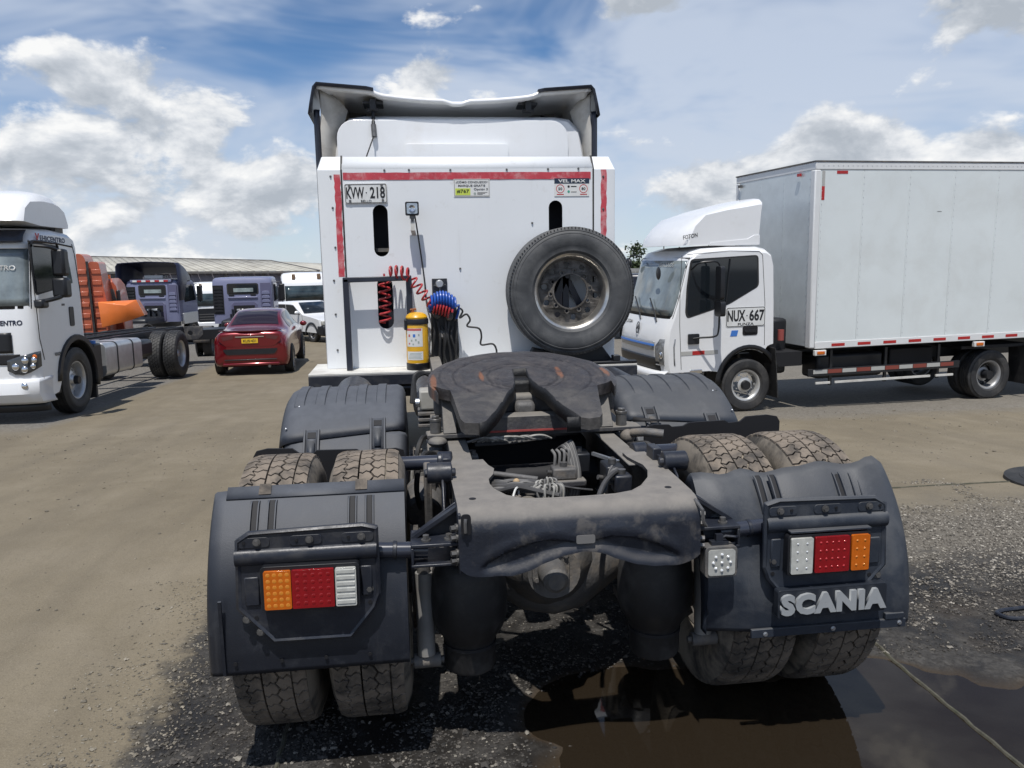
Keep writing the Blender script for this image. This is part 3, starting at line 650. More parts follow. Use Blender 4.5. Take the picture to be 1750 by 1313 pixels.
# upper arms with rubber bushes (left one in plain view)
for sx, zz in ((-1, 0), (1, .0)):
    X = lambda x: sx*x
    ar = node('stay_arm', TR)
    mb = MB(); mb.prism([(-.06,.90),(-.10,.985),(-.20,.99),(-.24,.96),(-.20,.86),(-.10,.80)], YZ(X(.41)), 0, sx*.012, [circ(-.15,.90,.028,12)])
    mb.bar((X(.395),-.08,.93), (X(.43),-.08,.93), .09, .16); mb.build('arm_plate', steel_dark, ar, bevel=.004)
    MB().prism([(-.20,.80),(-.26,.97),(-.30,.95),(-.40,.74),(-.30,.72)], YZ(X(.43)), 0, sx*.01).build('arm_plate', steel_dark, ar, bevel=.004)
    mb = MB(); mb.cyl((X(.40),-.23,.985), (X(.49),-.23,.985), .038, n=24); mb.cyl((X(.385),-.23,.985), (X(.50),-.23,.985), .017, n=6); mb.build('bush', steel_dark, ar, bevel=.004)
    MB().cyl((X(.42),.12,.935), (X(.62),.16,.925), .030, n=20).build('stay_tube', MATS['gloss_tube'], ar)
    MB().cyl((X(.38),.12,.935), (X(.44),.125,.935), .042, n=20).build('tube_foot', steel_dark, ar, bevel=.006)

# rear mudguards -------------------------------------------------
def guard_profile(z):
    """(y, z) of the skin: arc over the tyre, then straight down"""
    return z
def mudguard(sx, x_in, x_out, top_deg, material, damaged=False):
    Rg, cy, cz = .60, .015, .52
    angs = list(np.linspace(top_deg, 4, 15)); prof = [(cy-Rg*math.cos(rad(a)), cz+Rg*math.sin(rad(a))) for a in angs]
    prof += [(-.588, z) for z in (.52, .50, .48, .46, .445)]
    xs = list(np.linspace(x_in, x_out-.05, 23)); rows = []
    for j, (y, z) in enumerate(prof):
        row = []
        tq = 1-j/(len(prof)-1)
        nyv = (y-cy)/Rg; nzv = (z-cz)/Rg if z > cz else 0
        # inner turned edge
        row.append((sx*(x_in-.002), y+.07*(-nyv if z > cz else 1), z-.07*max(0, nzv))); row.append((sx*(x_in-.0), y+.02*(-nyv if z > cz else 1), z-.02*max(0, nzv)))
        for x in xs:
            yy, zz = y, z
            if damaged:
                u = (x-x_in)/(x_out-x_in)
                zz += tq**2*(-.020*math.exp(-((u-.40)/.10)**2)+.010*math.exp(-((u-.66)/.2)**2)+.005*math.sin(u*31)+.045*max(0, u-.82)*5*tq)
                yy += .012*math.sin(u*7+z*5)*tq+.007*math.sin(u*17+z*9)*min(1, tq*2)+(.02 if u > .85 else 0)*math.sin(z*8)
                yy -= .035*math.exp(-((u-.12)/.10)**2)*math.exp(-((z-.93)/.10)**2)
                if z < .62: yy += .05*math.exp(-(u/.22)**2)*(1-(z-.44)/.18)
            row.append((sx*x, yy, zz))
        for k, (ddx, dd) in enumerate(((.035, .004), (.045, .016), (.05, .04), (.052, .11))):
            row.append((sx*(x_out-.05+ddx), y+dd*(-nyv if z > cz else 1)*1.0, z-dd*max(0, nzv)))
        rows.append(row)
    o = MB().grid(rows).build('mudguard', material, TR, solid=.006, angle=50)
    return o
MGL = mudguard(-1, .572, 1.215, 52, mud_plastic)
MGR = mudguard(1, .455, 1.215, 50, mud_worn, True); MGR['label'] = 'dented and scuffed mudguard with torn upper edge'
# upper lip, raised rib pairs and bottom hem of the good mudguard
def on_arc(deg, R): return (.015-R*math.cos(rad(deg)), .52+R*math.sin(rad(deg)))
mb = MB(); rows = []
for dgr, R in ((53.2,.603),(48.5,.604),(48.2,.602)): y, z = on_arc(dgr, R); rows.append([(x, y, z) for x in (-1.165,-.572)])
mb.grid(rows); mb.build('top_lip', mud_plastic, MGL, solid=.003)
def rib_pairs(sx, xs_, a0, a1, parent, m):
    """moulded slots: a dark groove between two thin raised edges"""
    for x in xs_:
        r_ = node('moulded_slot', parent)
        mb = MB(); rows = []
        for i in range(9):
            dg = a0+(a1-a0)*i/8; y, z = on_arc(dg, .6025); rows.append([(sx*(x-.008), y, z), (sx*(x+.008), y, z)])
        mb.grid(rows); mb.build('groove_shade', black_matte, r_)  # flat black strip painted as the shade of a moulded recess
        for dx in (-.012, .012):
            mb = MB(); rows = []
            for i in range(9):
                dg = a0+(a1-a0)*i/8; e = .009 if 0 < i < 8 else .001; q_ = []
                for ddx, h in ((-.004,0),(-.002,e),(.002,e),(.004,0)): y, z = on_arc(dg, .601+h); q_.append((sx*(x+dx+ddx), y, z))
                rows.append(q_)
            mb.grid(rows); mb.build('slot_edge', m, r_)
rib_pairs(-1, (1.068,1.012,.747,.690), 47.5, 34, MGL, mud_plastic)
rib_pairs(1, (.70,.755,1.00,1.06), 47, 33, MGR, mud_worn)
for x in (1.04,.718):       # notches in the upper lip
    mb = MB(); rows = []
    for dg in (53.6, 49.5): y, z = on_arc(dg, .6075); rows.append([(-(x+.020), y, z), (-(x-.020), y, z)])
    mb.grid(rows); mb.build('notch', tread_dusty, MGL)
for x in (1.125,.98,.84,.70): MB().cyl((-x,-.592,.487),(-x,-.5965,.487), .006, n=10).build('hole', black_matte, MGL)
MB().bx(-1.165,-1.155,-.5965,-.588,.45,.70).build('edge_bead', mud_plastic, MGL)
# aluminium strip along the torn edge of the right one
mb = MB(); mb.bx(.605,1.18,-.603,-.590,.437,.468); mb.bx(1.10,1.17,-.606,-.590,.470,.492); o = mb.build('edge_strip', mud_worn, MGR, bevel=.002)
bolts([(.655,-.603,.450),(.905,-.603,.452),(1.155,-.603,.455)], (0,-1,0), .006, .006, MGR, alu)

# lamp carriers: pressed plates with a half-round channel, three bolt pockets and a tail lamp
def lamp_plate(sx, m):
    X = lambda x: sx*x
    pl = node('lamp_carrier', TR)
    P = [(.655,.70),(.655,.925),(.70,.938),(1.055,.930),(1.095,.905),(1.105,.68),(1.00,.560),(.752,.558),(.672,.655)]
    if sx > 0: P = [(x-.022, z) for x, z in P]
    off = 0 if sx < 0 else -.022
    mb = MB(); mb.prism([(X(x), z) for x, z in P], XZ(-.607), -.006, .012); base = mb.build('plate', m, pl, bevel=.005)
    mb = MB(); n = len(P); c = (sum(p[0] for p in P)/n, sum(p[1] for p in P)/n)      # raised hem
    o_ = [(X(x), -.613, z) for x, z in P]; i_ = [(X(c[0]+(x-c[0])*.965), -.619, c[1]+(z-c[1])*.965) for x, z in P]; j_ = [(X(c[0]+(x-c[0])*.93), -.614, c[1]+(z-c[1])*.93) for x, z in P]
    mb.grid([o_+[o_[0]], i_+[i_[0]], j_+[j_[0]]]); mb.build('hem', m, base)
    mb = MB(); rows = []                                                                # channel for the tube
    for i in range(9):
        a = rad(-100+200*i/8); rows.append([(X(x+off), -.611-.019*math.cos(a), .852+.027*math.sin(a)-.004) for x in np.linspace(.662, 1.098, 7)])
    mb.grid(rows); mb.build('tube_channel', m, base)
    for k, x in enumerate((.72,.88,1.04)):
        x += off; MB().prism(rrect(X(x)-.050, X(x)+.050, .880, .912, .012), XZ(-.6125), -.004, .002).build('bolt_pad', m, base, bevel=.003)
        bolts([(X(x-.012),-.619,.898)], (0,-1,0), .0085, .010, base); MB().cyl((X(x+.028),-.617,.898), (X(x+.028),-.6205,.898), .005, n=10).build('hole', black_matte, base)
    bolts([(X(1.075+off),-.613,.645),(X(1.035+off),-.613,.60),(X(.69+off),-.613,.72)], (0,-1,0), .009, .010, base)
    for x, z in ((1.045,.648),(.695,.77),(.69,.675)): MB().cyl((X(x+off),-.612,z),(X(x+off),-.615,z), .007, n=10).build('hole', black_matte, base)
    for a_, b_, c_, d_ in ((1.03,1.075,.69,.785),(.68,.715,.70,.80)): MB().bx(min(X(a_+off),X(b_+off)), max(X(a_+off),X(b_+off)), -.620, -.612, c_, d_).build('pad', m, base, bevel=.004)
    return pl
LPL = lamp_plate(-1, steel_dark); LPR = lamp_plate(1, mud_worn)
# left tail lamp: plain lenses
la = node('tail_lamp', TR, (-.868,-.618,.752), (0, rad(.6), 0), (.96, .8, .95))
MB().prism(rrect(-.157,.157,-.078,.078,.014), XZ(0), -.040, .016).build('lamp_housing', black_plastic, la, bevel=.004)
mb = MB(); mb.prism(rrect(-.146,-.060,-.066,.066,.006), XZ(-.041), -.012, 0); mb.build('amber_lens', lens_amber, la, bevel=.004)
mb = MB()
for i in range(4):
    for j in range(6): mb.sphere((-.132+i*.020, -.0530, -.052+j*.021), .0068, 12, 6, sc=(1,.07,1))
mb.build('amber_reflectors', led_amber, la)['kind'] = 'stuff'
MB().prism(rrect(-.058,.076,-.066,.066,.004), XZ(-.041), -.012, 0).build('red_lens', lens_red, la, bevel=.004)
mb = MB()
for i in range(5):
    for j in range(5): mb.sphere((-.040+i*.0245, -.0530, -.048+j*.024), .007, 10, 5, sc=(1,.12,1))
mb.build('red_reflectors', lens_red, la)['kind'] = 'stuff'
MB().prism(rrect(.080,.147,-.066,.066,.006), XZ(-.041), -.013, 0).build('clear_lens', lens_clear, la, bevel=.004)
mb = MB()
for j in range(6): mb.bx(.084,.143,-.0565,-.0535,-.058+j*.021,-.044+j*.021)
mb.build('clear_ridges', lens_clear, la, bevel=.003)['kind'] = 'stuff'
# right tail lamp: LED dots
la = node('tail_lamp', TR, (.852,-.620,.7485), (0, 0, 0), (.90, .8, .90))
MB().prism(rrect(-.165,.165,-.080,.080,.014), XZ(0), -.034, .016).build('lamp_housing', black_plastic, la, bevel=.005)
for nm, x0, x1, lm, dm, nx_, ny_ in (('clear_lens',-.156,-.070,lens_clear,led_clear,2,4),('red_lens',-.062,.076,lens_red,led_red,5,4),('amber_lens',.084,.156,lens_amber,led_amber,2,4)):
    q = MB().prism(rrect(x0,x1,-.070,.070,.006), XZ(-.034), -.012, 0).build(nm, lm, la, bevel=.004)
    mb = MB(); w_ = x1-x0
    for i in range(nx_):
        for j in range(ny_): mb.sphere((x0+w_*(i+.5)/nx_*.86+w_*.07, -.0460, -.048+j*.032), .0046, 10, 6, sc=(1,.6,1))
    mb.build('led_dots', dm, la)['kind'] = 'stuff'
MB().bx(.71,1.00,-.650,-.60,.826,.834).build('lamp_shelf', mud_worn, LPR, bevel=.002)
# maker's sign under the right lamp
sg = node('name_sign', TR, (.872,-.640,.580), (0, rad(-.5), 0), (.95, 1, .95))
MB().prism(rrect(-.208,.208,-.056,.050,.010), XZ(0), -.008, .024).build('sign_board', sign_black, sg, bevel=.003)
text('SCANIA', .402, .078, silver_paint, sg, facing_back(0, -.009, -.002), 'lettering', .012, bold=.062, space=1.12)
# square work lamp hanging from the right bracket
wl = node('work_lamp', TR, (.478,-.610,.735))
mb = MB(); mb.prism(rrect(-.056,.056,-.054,.054,.014), XZ(0), -.018, .030); 
for i in range(7): mb.bx(-.045+i*.014,-.039+i*.014,.030,.055,-.045,.045)
mb.build('lamp_body', grey_cast, wl, bevel=.003)
MB().prism(rrect(-.047,.047,-.045,.045,.010), XZ(-.0185), -.004, 0).build('lens', mat('work_lens', (.42,.42,.39), .2, coat=.6, var=.15, vscale=60), wl)
mb = MB(); mb.sphere((0,-.0225,0), .006, 8, 6)
for k in range(8): a = 2*math.pi*k/8; mb.sphere((.030*math.cos(a), -.0225, .028*math.sin(a)), .006, 8, 6)
mb.build('led_dots', led_clear, wl)['kind'] = 'stuff'
mb = MB(); mb.bx(-.03,.03,-.004,.024,.054,.066); mb.bx(-.012,.012,0,.02,.066,.09); mb.tube([(0,.01,.07),(.02,.0,.085),(.05,-.005,.082),(.075,.02,.072)], .005, 6); mb.build('lamp_foot', steel_dark, wl)

# ---------------- wheels and axles
Rt = .51
mb = MB(); mb.lathe(tyre_profile(Rt-.013, .285, .29), (0,0,0), (1,0,0), 64, 0); tread_blocks(mb, Rt, .245); DRIVE_TYRE = mb.mesh('drive_tyre', [tyre_side_dusty, tread_dusty])
mb = MB(); disc_wheel(mb, .29, .115, mi=0, mi2=0, depth=.05); DRIVE_RIM = mb.mesh('drive_rim', rim_dirty)
mb = MB(); mb.lathe([(0,.16),(.10,.16),(.115,.14),(.12,.0),(.17,-.01),(.17,-.03)], (0,0,0), (1,0,0), 28); DRIVE_HUB = mb.mesh('drive_hub', rim_dirty)
k = 0
for ay in (0., 1.35):
    for sx in (-1, 1):
        for xo, out_ in ((.715, 0), (1.045, 1)):
            w = node('wheel', TR, (sx*xo, ay, Rt-.006), (rad(37*k), 0, 0)); k += 1
            inst('tyre', DRIVE_TYRE, w); inst('rim', DRIVE_RIM, w, rot=(0,0,math.pi if (sx < 0) == bool(out_) else 0))
            if out_: inst('hub', DRIVE_HUB, w, rot=(0,0,math.pi if sx < 0 else 0))
for ay in (0., 1.35):
    ax = node('drive_axle', TR, (0, ay, .51))
    mb = MB(); mb.cyl((-.60,0,0),(-.22,0,0),.075,n=20); mb.cyl((.22,0,0),(.60,0,0),.075,n=20)
    mb.lathe([(.075,-.30),(.12,-.24),(.20,-.12),(.225,0),(.20,.12),(.12,.24),(.075,.30)], (0,0,.03), (1,0,0), 24); mb.build('axle_housing', grey_cast, ax)
    mb = MB(); mb.lathe([(.20,0),(.17,-.10),(.12,-.16),(.10,-.20),(0,-.20)], (-.03,-.08,.08), (0,1,0), 24); mb.build('differential_cover', grey_cast, ax)
    if ay == 0:
        mb = MB(); mb.lathe([(.0,-.115),(.030,-.115),(.046,-.10),(.052,-.04),(.052,0),(.062,0),(.062,.03)], (-.045,-.30,.10), (0,1,0), 24); mb.build('output_cover', grey_cast, ax)
        MB().prism(rrect(-.115,.025,.05,.17,.02), XZ(-.285), -.012, .03).build('cover_flange', grey_cast, ax, bevel=.006)
        bolts([(-.10,-.297,.066),(.010,-.297,.066),(-.10,-.297,.155),(.010,-.297,.155)], (0,-1,0), .009, .012, ax, grey_cast)
    MB().cyl((-.56,-.02,0),(-.53,-.02,0),.20,n=28).build('brake_drum', rim_dirty, ax); MB().cyl((.53,-.02,0),(.56,-.02,0),.20,n=28).build('brake_drum', rim_dirty, ax)
# air bags, dampers and their arms
for ay in (-.36, 1.0):
    for sx in (-1, 1):
        b = node('air_bag', TR, (sx*.345-.012, ay, .30))
        MB().lathe([(0,-.005),(.085,-.005),(.092,.01),(.092,.10),(.10,.12),(.125,.16),(.137,.20),(.138,.28),(.130,.36),(.118,.40),(.10,.415),(0,.415)], (0,0,0), (0,0,1), 32).build('bellows', bag_rubber, b)
        MB().lathe([(.0925,.085),(.096,.085),(.096,.097),(.0925,.097)], (0,0,0), (0,0,1), 32).build('clamp_ring', black_plastic, b); MB().cyl((0,0,.415),(0,0,.43),.11,n=24).build('top_plate', grey_cast, b)
        mb = MB(); mb.bar((sx*.02-.0,-.02,-.01),(sx*.02,.52,.02),.09,.035); mb.build('carrier_arm', grey_cast, b, bevel=.006)
        d = node('damper', TR, (sx*.515, ay-.02, .36))
        MB().cyl((0,0,0),(0,.02,.30),.032,n=20).build('damper_tube', mat('damper_grey', (.22,.215,.205), .5, var=.2, dirt=(DUST,.5), dscale=9), d)
        mb = MB(); mb.cyl((0,.02,.30),(0,.024,.42),.024,n=16); mb.build('damper_rod', steel_dusty, d)
        mb = MB(); mb.cyl((-.045,0,-.025),(.05,0,-.025),.026,n=16); mb.cyl((-.06,0,-.025),(.062,0,-.025),.012,n=6); mb.build('damper_eye', grey_cast, d)
# side braces next to the tyres, brake chambers
for sx in (-1, 1):
    mb = MB(); mb.prism([(.02,.55),(-.05,.93),(.08,.95),(.16,.55)], YZ(sx*.47), 0, sx*.03); mb.build('hanger', grey_cast, TR, bevel=.008)
    mb = MB(); mb.lathe([(0,-.10),(.07,-.10),(.085,-.08),(.085,-.02),(.092,-.01),(.092,.01),(.085,.02),(.08,.09),(0,.11)], (sx*.50,.34,.70), (0,1,.25), 24); mb.build('brake_chamber', grey_cast, TR)
    for yy, rr_ in ((.30,.055),(.62,.05)):
        MB().tube(arc_pts([(sx*.50,yy,.62),(sx*.53,yy-.10,.80),(sx*.50,yy-.05,.93),(sx*.44,yy+.1,.90)], 18), .012, 8).build('brake_hose', black_rubber, TR)
    MB().bar((sx*.46,.30,.80),(sx*.46,.85,.82),.03,.18).build('side_plate', steel_dusty, TR, bevel=.006)
# ---------------- fifth wheel
FW = node('fifth_wheel', TR)
def pz5(y):
    """height of the tilted plate, folding down at the rear ramps"""
    z = 1.204+.16*(y-.645)
    if y < .44: z -= .15*(.44-y)
    return z
out5 = []
cx5, cy5 = -.012, .645
for i in range(41):
    a = rad(-25+230*i/40); out5.append((cx5+.448*math.cos(a), cy5+.440*math.sin(a)))
left = [(-.440,.55),(-.402,.492),(-.365,.465),(-.350,.335),(-.336,.19),(-.322,.160),(-.262,.156)]
slotL = [(-.235,.168),(-.185,.25),(-.142,.34),(-.105,.43),(-.080,.48),(-.063,.54),(-.056,.62),(-.050,.70),(-.046,.752)]
slotR = [(.024,.752),(.023,.70),(.021,.62),(.025,.55),(.042,.50),(.066,.44),(.096,.33),(.138,.23)]
right = [(.172,.172),(.205,.156),(.252,.160),(.270,.19),(.290,.33),(.310,.455),(.345,.475),(.395,.53)]
outline = out5+left+slotL+slotR+right
# resample densely so that the fold follows the plate
def dens(P, d=.02):
    Q = []
    for i, p in enumerate(P):
        q = P[(i+1) % len(P)]; L = math.hypot(q[0]-p[0], q[1]-p[1]); k = max(1, int(L/d))
        for j in range(k): Q.append((p[0]+(q[0]-p[0])*j/k, p[1]+(q[1]-p[1])*j/k))
    return Q
def plate_mesh(outline, zf, thick):
    bm = bmesh.new(); P = dens(outline)
    vs = [bm.verts.new((x, y, 0)) for x, y in P]
    bm.faces.new(vs)
    for i in range(34):       # slice into a fine net
        bmesh.ops.bisect_plane(bm, geom=bm.verts[:]+bm.edges[:]+bm.faces[:], plane_co=(0, .17+i*.028, 0), plane_no=(0,1,0))
    for i in range(34): bmesh.ops.bisect_plane(bm, geom=bm.verts[:]+bm.edges[:]+bm.faces[:], plane_co=(-.47+i*.028, 0, 0), plane_no=(1,0,0))
    ex = bmesh.ops.extrude_face_region(bm, geom=bm.faces[:]); low = [v for v in ex['geom'] if isinstance(v, bmesh.types.BMVert)]
    lows = set(low)
    for v in bm.verts:
        z = zf(v.co.x, v.co.y); v.co.z = z-(thick if v in lows else 0)
    bmesh.ops.recalc_face_normals(bm, faces=bm.faces); me = bpy.data.meshes.new('top_plate'); bm.to_mesh(me); bm.free()
    me.polygons.foreach_set('use_smooth', [True]*len(me.polygons)); me.set_sharp_from_angle(angle=rad(32)); return me
def zf5(x, y):
    z = pz5(y); r = math.hypot(x-cx5, y-cy5)
    for rr, w, h in ((.170,.012,-.009),(.205,.010,-.006),(.330,.010,-.007)): z += h*math.exp(-((r-rr)/w)**2)      # grease grooves
    z += .0025*math.sin(x*31+y*17)*math.sin(y*43-x*11)
    if r > .40 and y > .45: z -= .010*((r-.40)/.045)**2
    return z
me = plate_mesh(outline, zf5, .05); 
gp = bpy.data.materials.new('greasy_top'); gp.use_nodes = True; t = NT(gp.node_tree); bs = gp.node_tree.nodes['Principled BSDF']
P = t.n('ShaderNodeTexCoord').outputs['Object']; px, py, pz = t.sep(P)
rr_ = t.vm('LENGTH', t.vm('MULTIPLY', t.vm('SUBTRACT', P, (cx5, cy5, 0)), (1, 1, 0)))
n1 = t.noise(P, 9, 7, .65, .4); n2 = t.noise(P, 38, 5, .6); n3 = t.noise(t.comb(t.m('MULTIPLY', rr_, 60), t.m('MULTIPLY', px, 3), 0), 1., 4, .6)
cc = t.ramp(t.m('ADD', t.m('MULTIPLY', n1, .6), t.m('ADD', t.m('MULTIPLY', n3, .25), t.m('MULTIPLY', n2, .15))), [(.34, (.020, .018, .018)), (.5, (.042, .038, .038)), (.66, (.085, .075, .070))])
def rustspot(x, y, sx, sy):
    d = t.vm('LENGTH', t.vm('MULTIPLY', t.vm('SUBTRACT', P, (x, y, 0)), (1/sx, 1/sy, 0))); return t.m('MULTIPLY', t.sm(t.m('ADD', d, t.m('MULTIPLY', n2, .9)), 1.45, 1.0), t.sm(n1, .3, .5))
rs = t.m('MAXIMUM', t.m('MAXIMUM', rustspot(-.205, .66, .014, .085), rustspot(.175, .68, .018, .10)), t.m('MAXIMUM', rustspot(-.435, .60, .018, .13), rustspot(.40, .68, .02, .09)))
for r0 in (.170, .205, .330, .395): cc = t.mix(t.m('MULTIPLY', t.sm(t.m('ABSOLUTE', t.m('SUBTRACT', t.m('ADD', rr_, t.m('MULTIPLY', t.m('SUBTRACT', n1, .5), .03)), r0)), .010, .002), .6), cc, (.014, .012, .012))
cc = t.mix(t.m('MULTIPLY', rs, .6), cc, (.26, .10, .04)); ramp_ = t.sm(py, .45, .41)
cc = t.mix(t.m('MULTIPLY', ramp_, .8), cc, t.ramp(n1, [(.35, (.050, .047, .045)), (.65, (.095, .088, .080))]))
gp.node_tree.links.new(cc, bs.inputs['Base Color']); gp.node_tree.links.new(t.sm(n1, .3, .7, .30, .62), bs.inputs['Roughness'])
bp = t.n('ShaderNodeBump'); bp.inputs['Strength'].default_value = .5; bp.inputs['Distance'].default_value = .006
gp.node_tree.links.new(t.m('ADD', n3, t.m('ADD', n2, t.m('MULTIPLY', n1, 1.2))), bp.inputs['Height']); gp.node_tree.links.new(bp.outputs[0], bs.inputs['Normal'])
me.materials.append(gp); tp = inst('top_plate', me, FW)
# black greasy lip round the throat
th = dens([(-.262,.156)]+slotL+slotR+[(.172,.172)], .012); th = th[:next(i for i in range(len(th)-1, 0, -1) if th[i][0] > .1 and th[i][1] < .2)+1]
MB().grid([[(x, y, zf5(x, y)+.0015) for x, y in th], [(x, y, pz5(y)-.03) for x, y in th], [(x, y, pz5(y)-.062) for x, y in th]]).build('throat_wall', mat('grease_black', (.006,.006,.007), .6, var=.4, vscale=30, bump=.4, bscale=40), tp, solid=.004, angle=60)
# under-structure: pedestals, mounting plate, jaw, release handle
MB().bx(-.435,.425,.56,.74,1.03,1.125).build('saddle_beam', steel_dusty, FW, bevel=.02)
for sx in (-1, 1):
    x = sx*.36-.012
    MB().prism([(.42,.985),(.90,.985),(.78,1.12),(.70,1.17),(.58,1.17),(.52,1.11)], YZ(x-.03), 0, .06, [circ(.65,1.07,.03,14)]).build('pedestal', steel_dusty, FW, bevel=.006)
    MB().cyl((x-.045,.65,1.10),(x+.045,.65,1.10),.035,n=20).build('pivot_pin', bolt_steel, FW)
mb = MB(); mb.prism([(-.475,.42),(.51,.42),(.51,.50),(.46,.56),(.46,1.02),(-.45,1.02),(-.45,.54),(-.475,.5)], XY(.962), 0, .020, [rrect(-.20,.20,.60,.92,.04)]); mb.build('mounting_plate', steel_dusty, FW, bevel=.004)
MB().prism([(-.23,.985),(-.19,1.055),(.12,1.055),(.18,.985)], XZ(.405), 0, .10).build('jaw_carrier', steel_dusty, FW, bevel=.012)
MB().bx(-.090,.06,.62,.78,1.05,1.185).build('lock_jaw', MATS['grease_black'], FW, bevel=.02); MB().bx(-.065,.03,.50,.60,1.03,1.10).build('jaw_pin', grey_cast, FW, bevel=.02)
MB().bx(-.30,.20,.398,.404,.985,.993).build('red_mark', mat('red_worn', (.30,.05,.045), .7, var=.4), FW)
for x, y, z in ((-.435,.46,.982),(.425,.46,.982)):
    mb = MB(); mb.cyl((x,y,z),(x,y,z+.055),.025,n=20); mb.cyl((x,y,z+.055),(x,y,z+.068),.027,n=20); mb.cyl((x,y,z+.068),(x,y,z+.08),.019,n=6); mb.build('stop_post', bolt_steel, FW, bevel=.002)
mb = MB(); mb.tube(arc_pts([(.46,.40,.955),(.50,.36,.965),(.53,.33,.968),(.58,.31,.964)], 12), .020, 10); mb.sphere((.445,.42,.935),.035); mb.build('release_handle', grey_cast, FW)
mb = MB(); mb.sphere((-.43,.42,.95), .04, sc=(1.1,1.3,.6)); mb.tube([(-.43,.42,.95),(-.43,.40,.88),(-.43,.42,.80)], .03, 10); mb.build('spring_seat', steel_dusty, FW)

# ---------------- covers over the front drive axle
def front_fender(sx):
    X = lambda x: sx*x
    fe = node('wheel_cover', TR)
    Rg, cy, cz = .625, 1.36, .50
    def pt(x, a, d=0): return (X(x), cy-(.64+d)*math.cos(rad(a)), cz+(.555+d)*math.sin(rad(a)))
    def skin(a0, a1, xa, xb, d=0., tilt=0., n=18, rim=True):
        rows = []
        for i in range(n+1):
            row = []
            XS = [(xa-.0, -.16), (xa, -.05), (xa+.012, -.015), (xa+.04, 0)]+[(x, 0) for x in np.linspace(xa+.07, xb-.10, 9)]+[(xb-.06, -.006), (xb-.03, -.02), (xb-.01, -.05), (xb, -.10), (xb+.001, -.15)]
            for x, dd in XS:
                e = a0+(tilt*(x-xa)/(xb-xa) if a0 < a1 else 0); a = e+(a1-e)*i/n; row.append(pt(x, a, d+dd if rim else d))
            rows.append(row)
        return MB().grid(rows)
    cap = skin(47, 150, .575, 1.215, .008, tilt=-6).build('cover_cap', mud_plastic if sx < 0 else mud_worn, fe, solid=.006, angle=50)
    low = skin(14, 46, .565, 1.20, 0).build('cover_skirt', mud_plastic if sx < 0 else mud_worn, fe, solid=.006, angle=50)
    skin(150, 175, .57, 1.21, 0).build('cover_skirt', mud_plastic, fe, solid=.006, angle=50)
    m = mud_plastic if sx < 0 else mud_worn
    for k in range(5):                                     # five raised bars over the crown
        x = .70+k*.105; mb = MB(); rows = []
        for i in range(13):
            a = 66+i*44/12; r_ = []
            for dx, h in ((-.026,.008),(-.022,.0145),(.022,.0145),(.026,.008)): r_.append(pt(x+dx, a, h if 0 < i < 12 else .007))
            rows.append(r_)
        mb.grid(rows); mb.build('raised_rib', m, cap)
    for x, a in ((.715, 44), (1.04, 38)):                  # clips
        c = node('clip', fe)
        mb = MB(); rows = []
        for q in (a-14, a-6, a+4, a+10): rows.append([pt(x-.040, q, .012), pt(x+.040, q, .012)])
        mb.grid(rows); mb.build('clip_bed', m, c, solid=.004)
        for dx in (-.034, .034):
            mb = MB(); rows = []
            for q in (a-14, a-6, a+4, a+10): rows.append([pt(x+dx-.006, q, .013), pt(x+dx-.004, q, .021), pt(x+dx+.004, q, .021), pt(x+dx+.006, q, .013)])
            mb.grid(rows); mb.build('clip_rail', m, c)
        mb = MB(); rows = []
        for q in (a-7, a-2, a+3): rows.append([pt(x-.017, q, .022), pt(x+.017, q, .022)])
        mb.grid(rows); mb.build('clip_tongue', mud_worn if sx < 0 else grey_cast, c, solid=.005)
        mb = MB(); rows = []
        for q in (a+5.2, a+8.6): rows.append([pt(x-.020, q, .0145), pt(x+.020, q, .0145)])
        mb.grid(rows); mb.build('clip_opening', black_matte, c)
    for x, a in ((1.17, 50), (1.12, 66)): p = pt(x, a, .005); MB().sphere(p, .006, 8, 6).build('rivet', alu, fe)
    # dark inner liner that ends in a stepped edge just above the rear tyres
    rows = []
    for i, a in enumerate((13.5, 8, 2)):
        rows.append([pt(x, a+(3*math.sin(x*40) if i == 0 else 0), .002) for x in np.linspace(.57, 1.25 if sx > 0 else 1.22, 17)])
    mb = MB().grid(rows); mb.build('inner_liner', black_matte, fe, solid=.01)
    return fe
FEL = front_fender(-1); FER = front_fender(1)
# torn slit and a dirt smear line on the right cover
mb = MB(); mb.add([(.60,.875,.930),(.70,.872,.915),(.86,.865,.900),(.70,.865,.902),(.60,.868,.905)], [(0,1,2,3,4)]); mb.build('tear', black_matte, FER, solid=.004)
# black inner flange whose stepped edge stands just above the rear tyres
for sx, fe, zo in ((1, FER, -.018), (-1, FEL, -.075)):
    o_ = [(.575,.70),(.575,.90),(.585,.955),(.62,.965),(.70,.962),(.715,.950),(.77,.952),(.80,.968),(.98,.972),(1.0,.958),(1.06,.962),(1.09,.985),(1.20,.990),(1.25,.980),(1.265,.955),(1.26,.70)]
    MB().prism([(sx*x, z+zo) for x, z in o_], XZ(.585), 0, .014).build('inner_flange', black_matte, fe)
